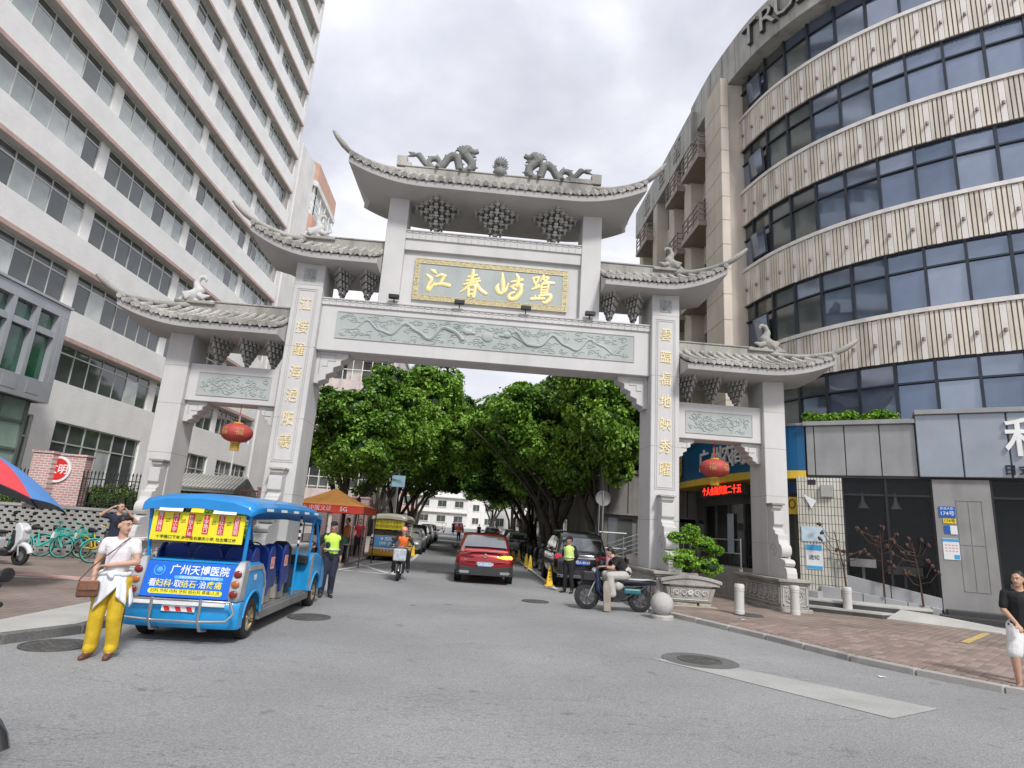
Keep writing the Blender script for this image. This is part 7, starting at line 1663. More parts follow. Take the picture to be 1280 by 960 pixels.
for a in (90, 210, 330): mb.tube([(0, -.037, .90), (.053*cos(rad(a)), -.037, .90+.053*sin(rad(a)))], .007, 5)
mb.build('round_badge', CHROME, rc, local=True); MB().text('GLC', .07, lambda u, v, q: (-.62+u, -.045-q, .77+v), .004, .004).build('rear_letters', CHROME, rc, local=True)
rbx('reflector', (-.84, -.06, .50), (-.70, -.03, .53), TAILR)
BLKC = paint('gloss_black', (.012, .012, .014), 1., .03, .22)
van = car('black people carrier with a grey rear window parked behind the guard on the right', (3.93, 21.1, 0), rad(-1.5), 5.2, 1.88, 1.88, BLKC, 'van', name='black_van', plate=(PLB, '粤A·8K69'))
for sx in (-1, 1): mb = MB(); mb.prism([(sx*.42, 1.04), (sx*.90, 1.12), (sx*.94, 1.0), (sx*.90, .92), (sx*.46, .93)], lambda u, v, a: (u, a+abs(u)**4*.1, v), -.02, .12); mb.build('tail_lamp', mat('lamp_red_bright', (.62, .03, .05), .2, coat=.6, var=.1), van, local=True, bevel=.015)
MB().box((-.44, -.03, .98), (.44, .02, 1.03)).build('chrome_bar', CHROME, van, local=True); MB().box((-.70, .6, 1.86), (-.65, 2.9, 1.90)).build('roof_rail', STEEL, van, local=True, bevel=.02); MB().box((.65, .6, 1.86), (.70, 2.9, 1.90)).build('roof_rail', STEEL, van, local=True, bevel=.02); MB().box((-.85, -.06, .36), (.85, .0, .44)).build('bumper_trim', CHROME, van, local=True, bevel=.01)
MB().box((-.7, -.025, .45), (.7, .0, .62)).build('bumper_panel', DARKM, van, local=True)
GRP = 'cars parked along the street'
SILC = paint('silver_paint', (.42, .43, .43), .8, .03, .3, .5); WHC = paint('white_car_paint', (.66, .66, .65), .8, .03, .3); GRC = paint('grey_car_paint', (.10, .11, .12), .8, .03, .3, .4)
def front_dress(t, w, Hh):
    kz = Hh/1.62
    for sx in (-1, 1): mb = MB(); mb.ell((sx*w*.66, 4.62, .68*kz), (.16, .08, .07), 12, 8); mb.build('headlight', mat('headlight', (.7, .72, .74), .1, coat=.5), t, local=True, smooth=180)
    MB().box((-w*.42, 4.66, .56*kz), (w*.42, 4.74, .72*kz)).build('grille', BLACK, t, local=True, bevel=.02)
t = car('silver saloon parked nose out beyond the yellow shuttle', (-3.55, 41.6, 0), pi, 4.5, 1.78, 1.48, SILC, 'suv', GRP); front_dress(t, .89, 1.48)
for loc, rz, c, lab, H_, fr in (((-3.7, 47.8, .09), pi, GRC, 'dark grey car second in the left row of parked cars', 1.6, 1), ((-3.75, 54.2, .2), pi, SILC, 'pale car third in the left row, deep in the avenue', 1.5, 1), ((-3.75, 61, .3), pi, WHC, 'white car last of the left row in the avenue', 1.5, 1),
    ((-1.6, 96, .85), 0, REDC, 'dark red car far off at the street end', 1.5, 0), ((3.9, 47.5, .1), 0, WHC, 'white car in the right row behind the parked motorcycles', 1.5, 0), ((3.9, 54, .2), 0, GRC, 'dark car next in the right row, under the avenue trees', 1.55, 0), ((3.9, 61, .3), 0, SILC, 'silver car third in the right row of the avenue', 1.5, 0), ((2.9, 78, .5), 0, GRC, 'small dark car driving off far beyond the red coupe', 1.5, 0)):
    t = car(lab, loc, rz, 4.5, 1.78, H_, c, 'suv', GRP)
    if fr: front_dress(t, .89, H_)
    else:
        for sx in (-1, 1): MB().box((sx*.58-.12, -.02, .78), (sx*.58+.16, .05, .92)).build('tail_lamp', TAILR, t, local=True, bevel=.01)
# ---- scooters (nose towards local -y), two wheels in the y-z plane
def two_wheel(par, y, r, w, rim=RIM, n=5): return wheel(par, 0, y, r, w, 1, rim, n)
def scooter(label, loc, rz, col, group=None, seatm=BLACK, name='electric_scooter', box=None):
    t = thing(name, label, 'scooter', loc, rz, group); YZ = lambda u, v, a: (a, u, v)
    two_wheel(t, -.66, .235, .10); two_wheel(t, .62, .235, .11)
    MB().tube([(.0, -.50, .95), (0, -.60, .45)], .035, 8).build('steering_column', DARKM, t, local=True)
    mb = MB(); 
    for sx in (-1, 1): mb.tube([(sx*.07, -.58, .55), (sx*.07, -.66, .235)], .022, 8)
    mb.build('fork', STEEL, t, local=True)
    P = [(-.70, .62), (-.69, .86), (-.62, .98), (-.50, 1.04), (-.42, 1.0), (-.44, .86), (-.50, .60), (-.44, .40), (-.36, .33), (-.40, .28), (-.52, .36), (-.60, .50)]
    MB().prism(P, YZ, -.13, .13).build('front_shield', col, t, local=True, bevel=.05, seg=3)
    MB().prism([(-.56, .50), (-.50, .84), (-.44, .86), (-.46, .55), (-.38, .36), (-.46, .34)], YZ, -.19, .19).build('leg_guard', BLACK, t, local=True, bevel=.03, seg=2)
    fd = MB().tube([(0, -.66+.28*cos(a), .235+.27*sin(a)) for a in np.linspace(rad(25), rad(165), 9)], .065, 8).build('front_mudguard', col, t, local=True, smooth=60)
    MB().prism([(-.44, .27), (-.40, .35), (.08, .35), (.16, .27), (.14, .20), (-.36, .20)], YZ, -.15, .15).build('footboard', BLACK, t, local=True, bevel=.025, seg=2)
    MB().prism([(.04, .34), (.02, .62), (.10, .70), (.60, .72), (.92, .74), (.96, .66), (.80, .56), (.52, .50), (.34, .38), (.18, .30)], YZ, -.15, .15).build('rear_body', col, t, local=True, bevel=.06, seg=3)
    MB().prism([(-.02, .72), (-.02, .80), (.12, .82), (.45, .80), (.60, .85), (.86, .84), (.90, .76), (.5, .71)], YZ, -.13, .13).build('seat', seatm, t, local=True, bevel=.045, seg=3)
    hb = MB().tube([(-.33, -.42, 1.06), (-.18, -.47, 1.05), (0, -.50, 1.0), (.18, -.47, 1.05), (.33, -.42, 1.06)], .015, 8).build('handlebar', BLACK, t, local=True, smooth=60)
    for sx in (-1, 1):
        MB().cyl((sx*.25, -.45, 1.055), (sx*.37, -.41, 1.062), .022, 8).build('grip', BLACK, hb, local=True)
        mb = MB(); mb.tube([(sx*.20, -.46, 1.05), (sx*.24, -.50, 1.22)], .008, 5); mb.ell((sx*.26, -.50, 1.27), (.07, .02, .05), 10, 6); mb.build('mirror', BLACK, hb, local=True)
    mb = MB(); mb.ell((0, -.70, .88), (.09, .05, .07), 12, 8); mb.build('headlight', mat('headlight', (.7, .72, .74), .1, coat=.5), t, local=True, smooth=180)
    mb = MB(); mb.ell((0, .94, .66), (.09, .03, .04), 10, 6); mb.build('tail_lamp', TAILR, t, local=True)
    MB().tube([(.0, .15, .30), (.16, .22, .0)], .012, 6).build('kickstand', STEEL, t, local=True)
    if box: MB().box((-.2, .55, .92), (.2, .95, 1.28)).build('carrier_box', box, t, local=True, bevel=.02)
    return t
WHP = paint('white_scooter_plastic', (.62, .63, .64), .5, .03, .3)
scooter('white electric scooter with black seat parked at the left edge by the parasol', (-11.75, 16.75, .12), rad(76), WHP)
mo0 = scooter('black motor scooter parked first behind the black van', (3.7, 28.5, 0), rad(200), paint('black_scooter', (.02, .02, .022)), 'motor scooters parked in a row on the right')
for i, (x, y, a, d) in enumerate(((3.8, 29.6, 195, 'second'), (3.75, 30.8, 205, 'third'), (3.8, 32.0, 190, 'fourth'), (3.75, 33.3, 200, 'fifth'), (3.8, 34.6, 207, 'sixth'), (3.75, 35.9, 195, 'seventh'), (3.8, 37.3, 200, 'eighth'), (3.8, 38.8, 198, 'ninth'), (3.8, 40.4, 204, 'tenth'), (3.85, 42.0, 196, 'last'))):
    clone(mo0, (x, y, gz(y)), rad(a), '%s dark motor scooter in the row parked under the right trees' % d)
scooter('silver scooter ridden away far down the street on the left', (-3.4, 88, .75), 0, WHP)
# half seen scooter wheel at the lower left corner
scooter('dark scooter whose front wheel just enters the lower left corner', (-3.60, 4.30, 0), rad(84), paint('black_scooter', (.02, .02, .022)))
# ---- shared bicycles
def bicycle(label, loc, rz, col, basket, group='shared bicycles leaning by the pierced wall', lean=0.):
    t = thing('shared_bicycle', label, 'bicycle', loc, rz, group); t.rotation_euler = (0, lean, rz)
    TM = mat('tyre_'+col.name, tuple(nodes(col)[2].inputs['Base Color'].default_value[:3]) if not nodes(col)[2].inputs['Base Color'].links else (.08, .42, .36), .6)
    for y in (-.55, .52):
        r = .31; wh = MB().tube([(0, y+r*cos(a), r+.012+r*sin(a)) for a in np.linspace(0, 2*pi, 33)[:-1]], .019, 6, closed=True).build('wheel', TYT if basket is None else RUBBER, t, local=True, smooth=60)
        MB().tube([(0, y+(r-.02)*cos(a), r+.012+(r-.02)*sin(a)) for a in np.linspace(0, 2*pi, 33)[:-1]], .013, 5, closed=True).build('rim', col, wh, local=True)
        mb = MB()
        for k in range(14): a = 2*pi*k/14; mb.tube([(0, y, r), (0, y+r*cos(a), r+r*sin(a))], .0022, 3)
        mb.ell((0, y, r), (.04, .03, .03), 8, 5); tag(mb.build('spokes', STEEL, wh, local=True), kind='stuff')
        MB().tube([(0, y+(r+.03)*cos(a), r+.012+(r+.03)*sin(a)) for a in np.linspace(rad(20 if y > 0 else 40), rad(175 if y > 0 else 150), 10)], .022, 5).build('mudguard', col, t, local=True)
    mb = MB(); mb.tube([(0, -.30, .80), (0, -.22, .50), (0, .02, .33), (0, .10, .31)], .034, 8); mb.tube([(0, .05, .30), (0, .14, .72)], .022, 8); mb.tube([(0, .05, .31), (.05, .52, .32)], .013, 6); mb.tube([(0, .13, .55), (.05, .52, .32)], .011, 6); mb.tube([(-.05, .05, .31), (-.05, .52, .32)], .013, 6)
    mb.build('frame', col, t, local=True, smooth=50)
    MB().tube([(0, -.27, .72), (0, -.24, .56)], .045, 8).build('white_panel', WHITE, t, local=True)
    mb = MB(); mb.tube([(0, -.30, .80), (0, -.36, .98)], .016, 6)
    for sx in (-1, 1): mb.tube([(sx*.045, -.33, .74), (sx*.045, -.55, .32)], .013, 6)
    mb.tube([(-.27, -.25, 1.02), (-.2, -.34, 1.0), (0, -.37, .98), (.2, -.34, 1.0), (.27, -.25, 1.02)], .013, 6); mb.build('handlebar_and_fork', col if basket else STEEL, t, local=True)
    mb = MB(); mb.add(*caps((0, .08, .82), .03, (0, .28, .83), .085, 10, 1.)); sd_ = mb.build('saddle', BLACK, t, local=True, smooth=60); MB().cyl((0, .13, .7), (0, .17, .82), .015, 6).build('seat_post', STEEL, sd_, local=True)
    mb = MB(); x0, x1, y0, y1, z0, z1 = -.17, .17, -.72, -.42, .62, .84
    for i in range(7):
        x = x0+(x1-x0)*i/6; mb.tube([(x*.85, y0+.03, z0), (x, y0, z1)], .005, 4); mb.tube([(x*.85, y1-.02, z0), (x, y1, z1)], .005, 4); mb.tube([(x*.85, y0+.03, z0), (x*.85, y1-.02, z0)], .005, 4)
    for i in range(5): y = y0+(y1-y0)*i/4; [mb.tube([(sx*.145, y, z0), (sx*.17, y, z1)], .005, 4) for sx in (-1, 1)]
    for z in (z0+.06, z0+.14, z1): mb.tube([(x0, y0, z), (x1, y0, z), (x1, y1, z), (x0, y1, z)], .007, 4, closed=True)
    tag(mb.build('basket', col, t, local=True), kind='stuff'); MB().tube([(.04, .5, .3), (.10, .60, .01)], .009, 5).build('kickstand', STEEL, t, local=True)
    return t
TURQ = mat('turquoise_paint', (.05, .45, .38), .35, var=.06, coat=.4); BYL = mat('bike_yellow', (.68, .45, .02), .4, var=.06, coat=.4); TYT = RUBBER
bicycle('turquoise shared bicycle in front, nearest the white scooter', (-12.35, 19.15, .12), rad(98), TURQ, True, lean=.1)
bicycle('turquoise shared bicycle behind the nearest one', (-11.95, 19.5, .12), rad(104), TURQ, True, lean=.12)
bicycle('yellow shared bicycle standing at the wall behind the turquoise ones', (-11.0, 19.62, .12), rad(78), BYL, True, lean=-.08)
bicycle('third turquoise bicycle, half hidden behind the woman', (-9.9, 18.5, .12), rad(108), TURQ, True, lean=.1)
# ---- delivery motorcycle on the right, nose to the left
dm = thing('delivery_motorcycle', 'black electric delivery motorcycle with turquoise side and long flat seat', 'motorcycle', (3.75, 15.75, 0), rad(-90))
def mirr(f): [f(s) for s in (-1, 1)]
two_wheel(dm, -.68, .315, .085, mat('black_rim', (.16, .16, .165), .4, .6), 7); two_wheel(dm, .66, .30, .10, mat('black_rim', (.03, .03, .032), .4, .4), 7)
mb = MB(); mirr(lambda s: mb.tube([(s*.07, -.66, .315), (s*.07, -.46, .78)], .022, 8)); mb.build('fork', STEEL, dm, local=True)
MB().tube([(0, -.68+.34*cos(a), .315+.34*sin(a)) for a in np.linspace(rad(30), rad(130), 9)], .05, 8).build('front_mudguard', BLACK, dm, local=True, smooth=60)
DNAV = mat('navy_plastic', (.012, .02, .06), .35, coat=.4, var=.1)
mb = MB(); mb.add(*caps((0, -.46, .95), .07, (0, -.40, .50), .10, 10, 1.4)); mb.add(*caps((0, -.38, .48), .09, (0, -.26, .30), .08, 10, 1.5)); blob('leg_shield', mb, DNAV, dm, .02, 2)
mb = MB(); mb.tube([(0, -.35, .30), (0, .1, .24), (0, .6, .32)], .03, 8); mb.tube([(0, -.05, .28), (0, .12, .62), (0, .8, .66)], .025, 8); mb.tube([(.12, .2, .28), (.12, .75, .60)], .018, 6); mb.tube([(-.12, .2, .28), (-.12, .75, .60)], .018, 6); mb.box((-.15, -.35, .22), (.15, .15, .29)); mb.build('frame', DARKM, dm, local=True)
MB().box((-.13, -.05, .25), (.13, .32, .50)).build('battery_case', BLACK, dm, local=True, bevel=.02); MB().box((-.16, .22, .42), (.16, .66, .56)).build('side_panel', mat('teal_panel', (.02, .13, .16), .4, coat=.4), dm, local=True, bevel=.04, seg=2)
MB().box((-.15, .05, .66), (.15, 1.05, .76)).build('seat', mat('navy_seat', (.02, .022, .045), .5), dm, local=True, bevel=.035, seg=2); MB().box((-.17, .30, .765), (.17, 1.02, .785)).build('seat_cover', mat('pale_seat_cover', (.58, .58, .58), .6, var=.2), dm, local=True, bevel=.01)
mb = MB(); mb.tube([(-.2, .3, .74), (-.2, 1.08, .80), (.2, 1.08, .80), (.2, .3, .74)], .012, 6); mb.tube([(-.2, .9, .78), (-.2, .85, .42)], .012, 6); mb.tube([(.2, .9, .78), (.2, .85, .42)], .012, 6); mb.build('carrier_rail', BLACK, dm, local=True)
hb = MB().tube([(-.36, -.28, 1.05), (-.2, -.38, 1.02), (0, -.42, .98), (.2, -.38, 1.02), (.36, -.28, 1.05)], .015, 8).build('handlebar', BLACK, dm, local=True)
for sx in (-1, 1): mb = MB(); mb.tube([(sx*.2, -.38, 1.02), (sx*.27, -.44, 1.22)], .008, 5); mb.ell((sx*.29, -.44, 1.26), (.07, .02, .05), 10, 6); mb.build('mirror', BLACK, hb, local=True)
MB().box((-.17, -.82, .68), (.17, -.50, .90)).build('front_basket', BLACK, dm, local=True, bevel=.03)
MB().cyl((0, -.52, .90), (0, -.47, .96), .08, 12).build('headlight', CHROME, dm, local=True)
o = thing('leaning_board', 'flat pale weathered board leaning on the delivery motorcycle', 'board', (3.50, 15.33, .02)); MB().prism([(-.08, 0), (.09, 0), (.10, .62), (.04, .70), (-.05, .69), (-.09, .60)], lambda u, v, a: (u, a+v*.18, v), 0, .05).build('board', mat('worn_tan_board', (.30, .26, .21), .85, var=.25, scale=6, dirt=.3), o, local=True, bevel=.01)
o = thing('pale_helmet', 'pale round helmet resting on the footboard of the delivery motorcycle', 'helmet', (3.82, 15.72, .50)); mb = MB(); mb.ell((0, 0, .12), (.17, .14, .15), 20, 12); mb.build('shell', mat('beige_shell', (.46, .43, .38), .35, coat=.3), o, local=True, smooth=180)
pk = thing('pink_backpack', 'pink child backpack behind the man on the delivery motorcycle', 'bag', (3.98, 17.2, .98)); mb = MB(); mb.add(*caps((0, 0, .05), .12, (0, 0, .26), .11, 12, 1.1)); mb.add(*caps((.0, -.08, .08), .07, (0, -.08, .16), .07, 10)); blob('bag_body', mb, mat('pink_cloth', (.62, .33, .40), .6), pk, .015, 2)
MB().cyl((0, .06, -.96), (0, .06, .02), .02, 6).build('stand', DARKM, pk, local=True)
# ================================================================ people
SKIN = mat('skin', (.50, .30, .21), .55, var=.06, scale=14); SKIN2 = mat('skin_tanned', (.36, .20, .13), .55, var=.06, scale=14)
HAIR = mat('black_hair', (.012, .010, .009), .5, var=.3, scale=30); EYEW = mat('eye_white', (.6, .58, .55), .3); LIP = mat('lip', (.36, .12, .10), .5)
def cloth(name, c, v=.1, r=.85): return mat(name, c, r, var=v, scale=7, bump=.35, bscale=14)
def person(label, loc, rz, J=None, top=None, pants=None, shoes=None, skin=SKIN, sleeve=.5, crop=0., leg=1., flare=0., bulk=1., head=(0, 0), hair='short', cap=None, vox=.011, group=None, h=1., hands=True, vest=None, collar=None, cat='person'):
    """figure facing local -y; J overrides joints (their left is +x). head=(turn, nod) degrees"""
    t = thing('person', label, cat, loc, rz, group); t.scale = (h, h, h)
    D = dict(pel=(0, .01, .93), che=(0, 0, 1.24), nek=(0, .01, 1.44), hd=(0, -.015, 1.585), sL=(.165, .01, 1.365), sR=(-.165, .01, 1.365), eL=(.225, .03, 1.11), eR=(-.225, .03, 1.11), wL=(.235, -.05, .87), wR=(-.235, -.05, .87),
             hL=(.09, .01, .90), hR=(-.09, .01, .90), kL=(.10, -.02, .49), kR=(-.10, -.02, .49), aL=(.105, .03, .085), aR=(-.105, .03, .085), fL=(.12, -.12, .03), fR=(-.12, -.12, .03), hdL=None, hdR=None)
    D.update(J or {}); V = {k: (Vector(v) if v is not None else None) for k, v in D.items()}; b = bulk
    Hm = Matrix.Rotation(rad(head[0]), 3, 'Z') @ Matrix.Rotation(rad(head[1]), 3, 'X'); hc = V['hd']
    hp = lambda x, y, z: hc+Hm@Vector((x, y, z))
    mb = MB()
    def c(p, r0, q, r1, fl=1., n=10): mb.add(*caps(p, r0, q, r1, n, fl))
    # head: cranium, face, jaw, nose, ears
    mb.ell(hp(0, .012, .03), (.074, .092, .085), 16, 12, M=Hm); mb.ell(hp(0, -.022, -.03), (.060, .066, .082), 14, 10, M=Hm); mb.ell(hp(0, -.055, -.085), (.034, .028, .026), 10, 6, M=Hm)
    c(hp(0, -.086, .01), .010, hp(0, -.103, -.028), .014); c(hp(-.03, -.08, .028), .012, hp(.03, -.08, .028), .012)
    for sx in (-1, 1): mb.ell(hp(sx*.076, .008, -.01), (.012, .022, .032), 8, 6, M=Hm)
    c(hc+Vector((0, .015, -.06)), .052*b**.5, V['nek']-Vector((0, 0, .03)), .058*b**.5)
    # torso and limbs, one skin
    c(V['nek']-Vector((0, 0, .05)), .07, V['che'], .125*b, 1.0); c((V['sL']+V['che'])/2+Vector((0, 0, .04)), .085*b, (V['sR']+V['che'])/2+Vector((0, 0, .04)), .085*b); c(V['che'], .125*b, V['pel'], .12*b, 1.)
    for s in 'LR':
        c(V['s'+s], .056*b, V['e'+s], .040*b); c(V['e'+s], .040*b, V['w'+s], .026*b**.5); c(V['s'+s], .058*b, V['nek']-Vector((0, 0, .06)), .055*b)
        c(V['h'+s], .090*b, V['k'+s], .056*b); c(V['k'+s], .056*b, V['a'+s], .036); c(V['a'+s], .034, V['f'+s], .026)
        c((V['pel']+V['h'+s])/2, .11*b, V['h'+s], .095*b)
        # hand: palm, four unequal curled fingers, thumb from the side
        w, e = V['w'+s], V['e'+s]; d = (w-e).normalized(); 
        if V['hd'+s] is not None: d = V['hd'+s].normalized()
        sd = 1 if s == 'L' else -1
        side = d.cross(Vector((0, 0, 1)) if abs(d.z) < .8 else Vector((0, -1, 0))); side.normalize(); pn = side.cross(d).normalized()
        if abs(d.z) >= .8: side, pn = Vector((0, -1, 0))-d*d.dot(Vector((0, -1, 0))), Vector((-sd, 0, 0)); side.normalize()
        else: pn = Vector((0, 0, -1))-d*d.dot(Vector((0, 0, -1))); pn.normalize()
        p0 = w+d*.02; p1 = w+d*.082
        for k in (-.024, -.008, .008, .024): c(p0+side*k*.7, .016, p1+side*k, .0135, 1, 6)
        if hands:
            for i, (k, l) in enumerate(((.029, .062), (.010, .072), (-.009, .067), (-.027, .050))):
                q = p1+side*k; q1 = q+(d*.75+pn*.45).normalized()*l*.5; q2 = q1+(d*.35+pn*.9).normalized()*l*.5; c(q, .0105, q1, .0095, 1, 6); c(q1, .0095, q2, .008, 1, 6)
            c(p0+side*.022, .015, p0+side*.052+d*.030+pn*.012, .012, 1, 6); c(p0+side*.052+d*.030+pn*.012, .0115, p0+side*.058+d*.058+pn*.022, .009, 1, 6)
    body = blob('body', mb, skin, t, vox, 1)
    # face marks
    if vox < .02:
        for sx in (-1, 1):
            m_ = MB(); m_.ell(hp(sx*.029, -.083, .008), (.0125, .007, .006), 8, 6, M=Hm); m_.build('eye', EYEW, t, local=True, smooth=180); m_ = MB(); m_.ell(hp(sx*.029, -.0895, .008), (.0055, .003, .0055), 6, 4, M=Hm); m_.build('pupil', HAIR, t, local=True); 
            m_ = MB(); m_.tube([hp(sx*.014, -.092, .027), hp(sx*.030, -.094, .033), hp(sx*.048, -.082, .028)], [.004, .005, .003], 5); m_.build('eyebrow', HAIR, t, local=True)
        m_ = MB(); m_.tube([hp(-.022, -.084, -.056), hp(0, -.092, -.054), hp(.022, -.084, -.056)], [.004, .0075, .004], 6); m_.build('mouth', LIP, t, local=True, smooth=60)
    # hair
    mb = MB()
    if not cap or hair == 'bun':
        mb.ell(hp(0, .026, .052), (.081, .092, .078), 16, 10, M=Hm); c(hp(0, .07, .0), .06, hp(0, .075, -.03), .045)
        for sx in (-1, 1): c(hp(sx*.062, .03, .03), .03, hp(sx*.064, .045, -.02), .022)
        if hair == 'bun': mb.ell(hp(0, .115, .0), (.05, .045, .055), 10, 8, M=Hm); c(hp(-.03, -.055, .09), .025, hp(.04, -.05, .085), .022)
        if hair == 'long': c(hp(0, .07, 0), .07, hp(0, .10, -.18), .05)
    else: mb.ell(hp(0, .03, .01), (.078, .085, .06), 14, 8, M=Hm)
    blob('hair', mb, HAIR, t, vox*1.1, 1, disp=.006, dscale=40)
    if cap:
        kind, cm = cap; mb = MB()
        if kind == 'helmet': mb.ell(hp(0, .01, .055), (.115, .135, .105), 18, 12, M=Hm); blob('helmet', mb, cm, t, .012, 2)
        else: mb.ell(hp(0, .012, .065), (.088, .102, .068), 16, 10, M=Hm); c(hp(-.03, -.09, .055), .018, hp(.03, -.09, .055), .018); c(hp(-.025, -.125, .045), .011, hp(.025, -.125, .045), .011); blob('cap', mb, cm, t, .010, 1)
    # top
    if top:
        mb = MB(); g = .014; bot = V['pel'].lerp(V['che'], crop)
        ax = (V['che']-V['pel']).normalized()
        c(V['che']+Vector((0, 0, .02)), .132*b+g, bot, .128*b+g, 1.); c((V['sL']+V['che'])/2+Vector((0, 0, .025)), .085*b+g, (V['sR']+V['che'])/2+Vector((0, 0, .025)), .085*b+g)
        for s in 'LR':
            c(V['s'+s], .050*b+g, V['nek']-Vector((0, 0, .055)), .050*b+g*.5)
            if sleeve <= 1: c(V['s'+s], .052*b+g, V['s'+s].lerp(V['e'+s], sleeve*1.0), .048*b+g)
            else: c(V['s'+s], .052*b+g, V['e'+s], .042*b+g); c(V['e'+s], .046*b+g, V['e'+s].lerp(V['w'+s], sleeve-1), .034*b+g)
        if crop < .2:
            for s in 'LR': c((V['pel']+V['h'+s])/2+Vector((0, 0, .02)), .122*b+g, V['h'+s]+Vector((0, 0, .0)), .10*b+g)
        blob('shirt', mb, top, t, vox*1.1, 2, disp=.007, dscale=11)
    if vest:
        mb = MB(); g = .034
        c(V['che']+Vector((0, 0, .03)), .132*b+g, V['pel']+Vector((0, 0, .10)), .126*b+g); c((V['sL']*.7+V['che']*.3)+Vector((0, 0, .0)), .062*b+g, (V['sR']*.7+V['che']*.3), .062*b+g)
        blob('vest', mb, vest, t, vox*1.1, 2, disp=.006, dscale=12)
        mb = MB(); ce = V['che'].lerp(V['pel'], .55); r = .132*b+g+.006
        ring = lambda dz, ww: mb.tube([ce+Vector((r*1.01*cos(a), r*1.01*sin(a), dz)) for a in np.linspace(0, 2*pi, 25)[:-1]], ww, 6, closed=True)
        ring(.0, .018); mb.build('reflective_band', mat('reflective_silver', (.62, .64, .62), .35, .2), t, local=True, smooth=60)
    if pants:
        mb = MB(); g = .016
        c(V['pel']+Vector((-.02, 0, .05)), .118*b+g, V['pel']+Vector((.02, 0, .05)), .118*b+g)
        for s in 'LR':
            c((V['pel']+V['h'+s])/2, .118*b+g, V['h'+s], .098*b+g); 
            if leg <= .6: c(V['h'+s], .088*b+g, V['h'+s].lerp(V['k'+s], leg*1.6), .070*b+g+flare*.5)
            else: c(V['h'+s], .098*b+g, V['k'+s], .062*b+g+flare*.6); c(V['k'+s], .062*b+g+flare*.6, V['a'+s]+Vector((0, 0, .035)), .044+g+flare); c(V['a'+s]+Vector((0, 0, .04)), .044+g+flare, V['a'+s]+Vector((0, -.035, .02)), .040+g+flare)
        blob('trousers', mb, pants, t, vox*1.15, 2, disp=.010, dscale=9)
    for s in 'LR':
        mb = MB(); a, f = V['a'+s]-Vector((0, 0, .035)), V['f'+s]; mb.add(*caps(a+(a-f).normalized()*.02, .042, f+(f-a).normalized()*.03, .036, 10)); mb.add(*caps(a+Vector((0, 0, .02)), .044, a, .044, 8))
        so = blob('shoe', mb, shoes or BLACK, t, .012, 1)
    return t, V, hp
TEE = cloth('white_tee', (.72, .68, .70)); YEL = cloth('mustard_trousers', (.56, .38, .02), .15); NAVY = cloth('navy_trousers', (.02, .025, .045)); BLKC2 = cloth('black_cloth', (.015, .015, .017)); HIV = cloth('hi_vis_yellow', (.55, .80, .10), .06)
BRN = mat('brown_leather', (.13, .06, .035), .45, var=.2, scale=20); KHA = cloth('grey_trousers', (.42, .40, .36)); ORV = cloth('orange_vest', (.75, .16, .03), .1); WSH = cloth('white_shorts', (.68, .67, .66))
# woman in mustard trousers: looks to her left, one arm across the waist, the other down with a phone
w_, V, hp = person('woman in white top and mustard yellow trousers standing beside the blue shuttle', (-4.24, 8.05, 0), rad(8),
    dict(eR=(-.235, .02, 1.12), wR=(-.20, -.10, .90), eL=(.235, -.04, 1.14), wL=(-.03, -.17, 1.10), hdR=(.15, -.35, -.9), hdL=(-.9, .0, -.1), kL=(.105, -.04, .49), kR=(-.105, -.03, .49), aL=(.115, .03, .085), aR=(-.115, .02, .085), fL=(.13, -.12, .03), fR=(-.125, -.13, .03)),
    TEE, YEL, BRN, SKIN, sleeve=.42, crop=.42, flare=.018, bulk=1.02, head=(62, 2), hair='bun', vox=.010, h=.965)
# shirt tied round the waist
rows = []
def drape(a0, a1, n, zt, zb, fold, flare_, nr=9):
    rows = []
    for i in range(nr):
        u = i/(nr-1); row = []
        for j in range(n+1):
            v = j/n; a = rad(a0+(a1-a0)*v); r = .158+flare_*u+fold*u*sin(v*n*1.15); z = zt+(zb(v)-zt)*u; row.append((r*cos(a)*1.05, r*sin(a)*.92+.01, z))
        rows.append(row)
    return rows
WCT = cloth('white_cotton', (.72, .74, .78), .06)
def cloth_piece(rows_, nm='tied_shirt'):
    o = MB().grid(rows_).build(nm, WCT, w_, local=True, smooth=70, fix=False); m_ = o.modifiers.new('s', 'SOLIDIFY'); m_.thickness = .008; m_.offset = 1; return o
cloth_piece(drape(-10, 240, 26, 1.0, lambda v: .60+.20*abs(sin(v*5.2))-.06*v, .012, .075))
cloth_piece(drape(-128, -58, 10, 1.02, lambda v: .56+.30*v, .012, .045), 'hanging_sleeve')
cloth_piece(drape(-62, -22, 8, 1.02, lambda v: .62+.12*(1-v), .014, .06), 'hanging_sleeve')
mb = MB(); P = lambda a: (.155*cos(a)*1.05, .155*sin(a)*.92+.01, 1.0+.012*sin(3*a))
mb.tube([P(2*pi*k/24) for k in range(24)], .030, 8, closed=True); mb.add(*caps((.0, -.165, 1.0), .035, (.03, -.175, .97), .03, 8)); blob('waist_knot', mb, WCT, w_, .012, 1)
for sx in (-1, 1):
    mb = MB(); mb.tube([(sx*.185, .0, .92), (sx*.185, .01, .5), (sx*.185, .03, .10)], .008, 5); mb.build('side_stripe', mat('dark_braid', (.06, .03, .02), .7), w_, local=True)
bag = thing('shoulder_bag', 'brown leather shoulder bag carried by the woman in yellow trousers', 'bag', (-4.38, 7.80, .80), rad(28)); 
MB().box((-.11, -.045, -.10), (.11, .045, .08)).build('bag_body', BRN, bag, local=True, bevel=.025, seg=3); MB().box((-.095, -.06, -.02), (.095, -.04, .095)).build('flap', mat('brown_leather_flap', (.19, .09, .05), .4, var=.2, scale=18), bag, local=True, bevel=.012, seg=2)
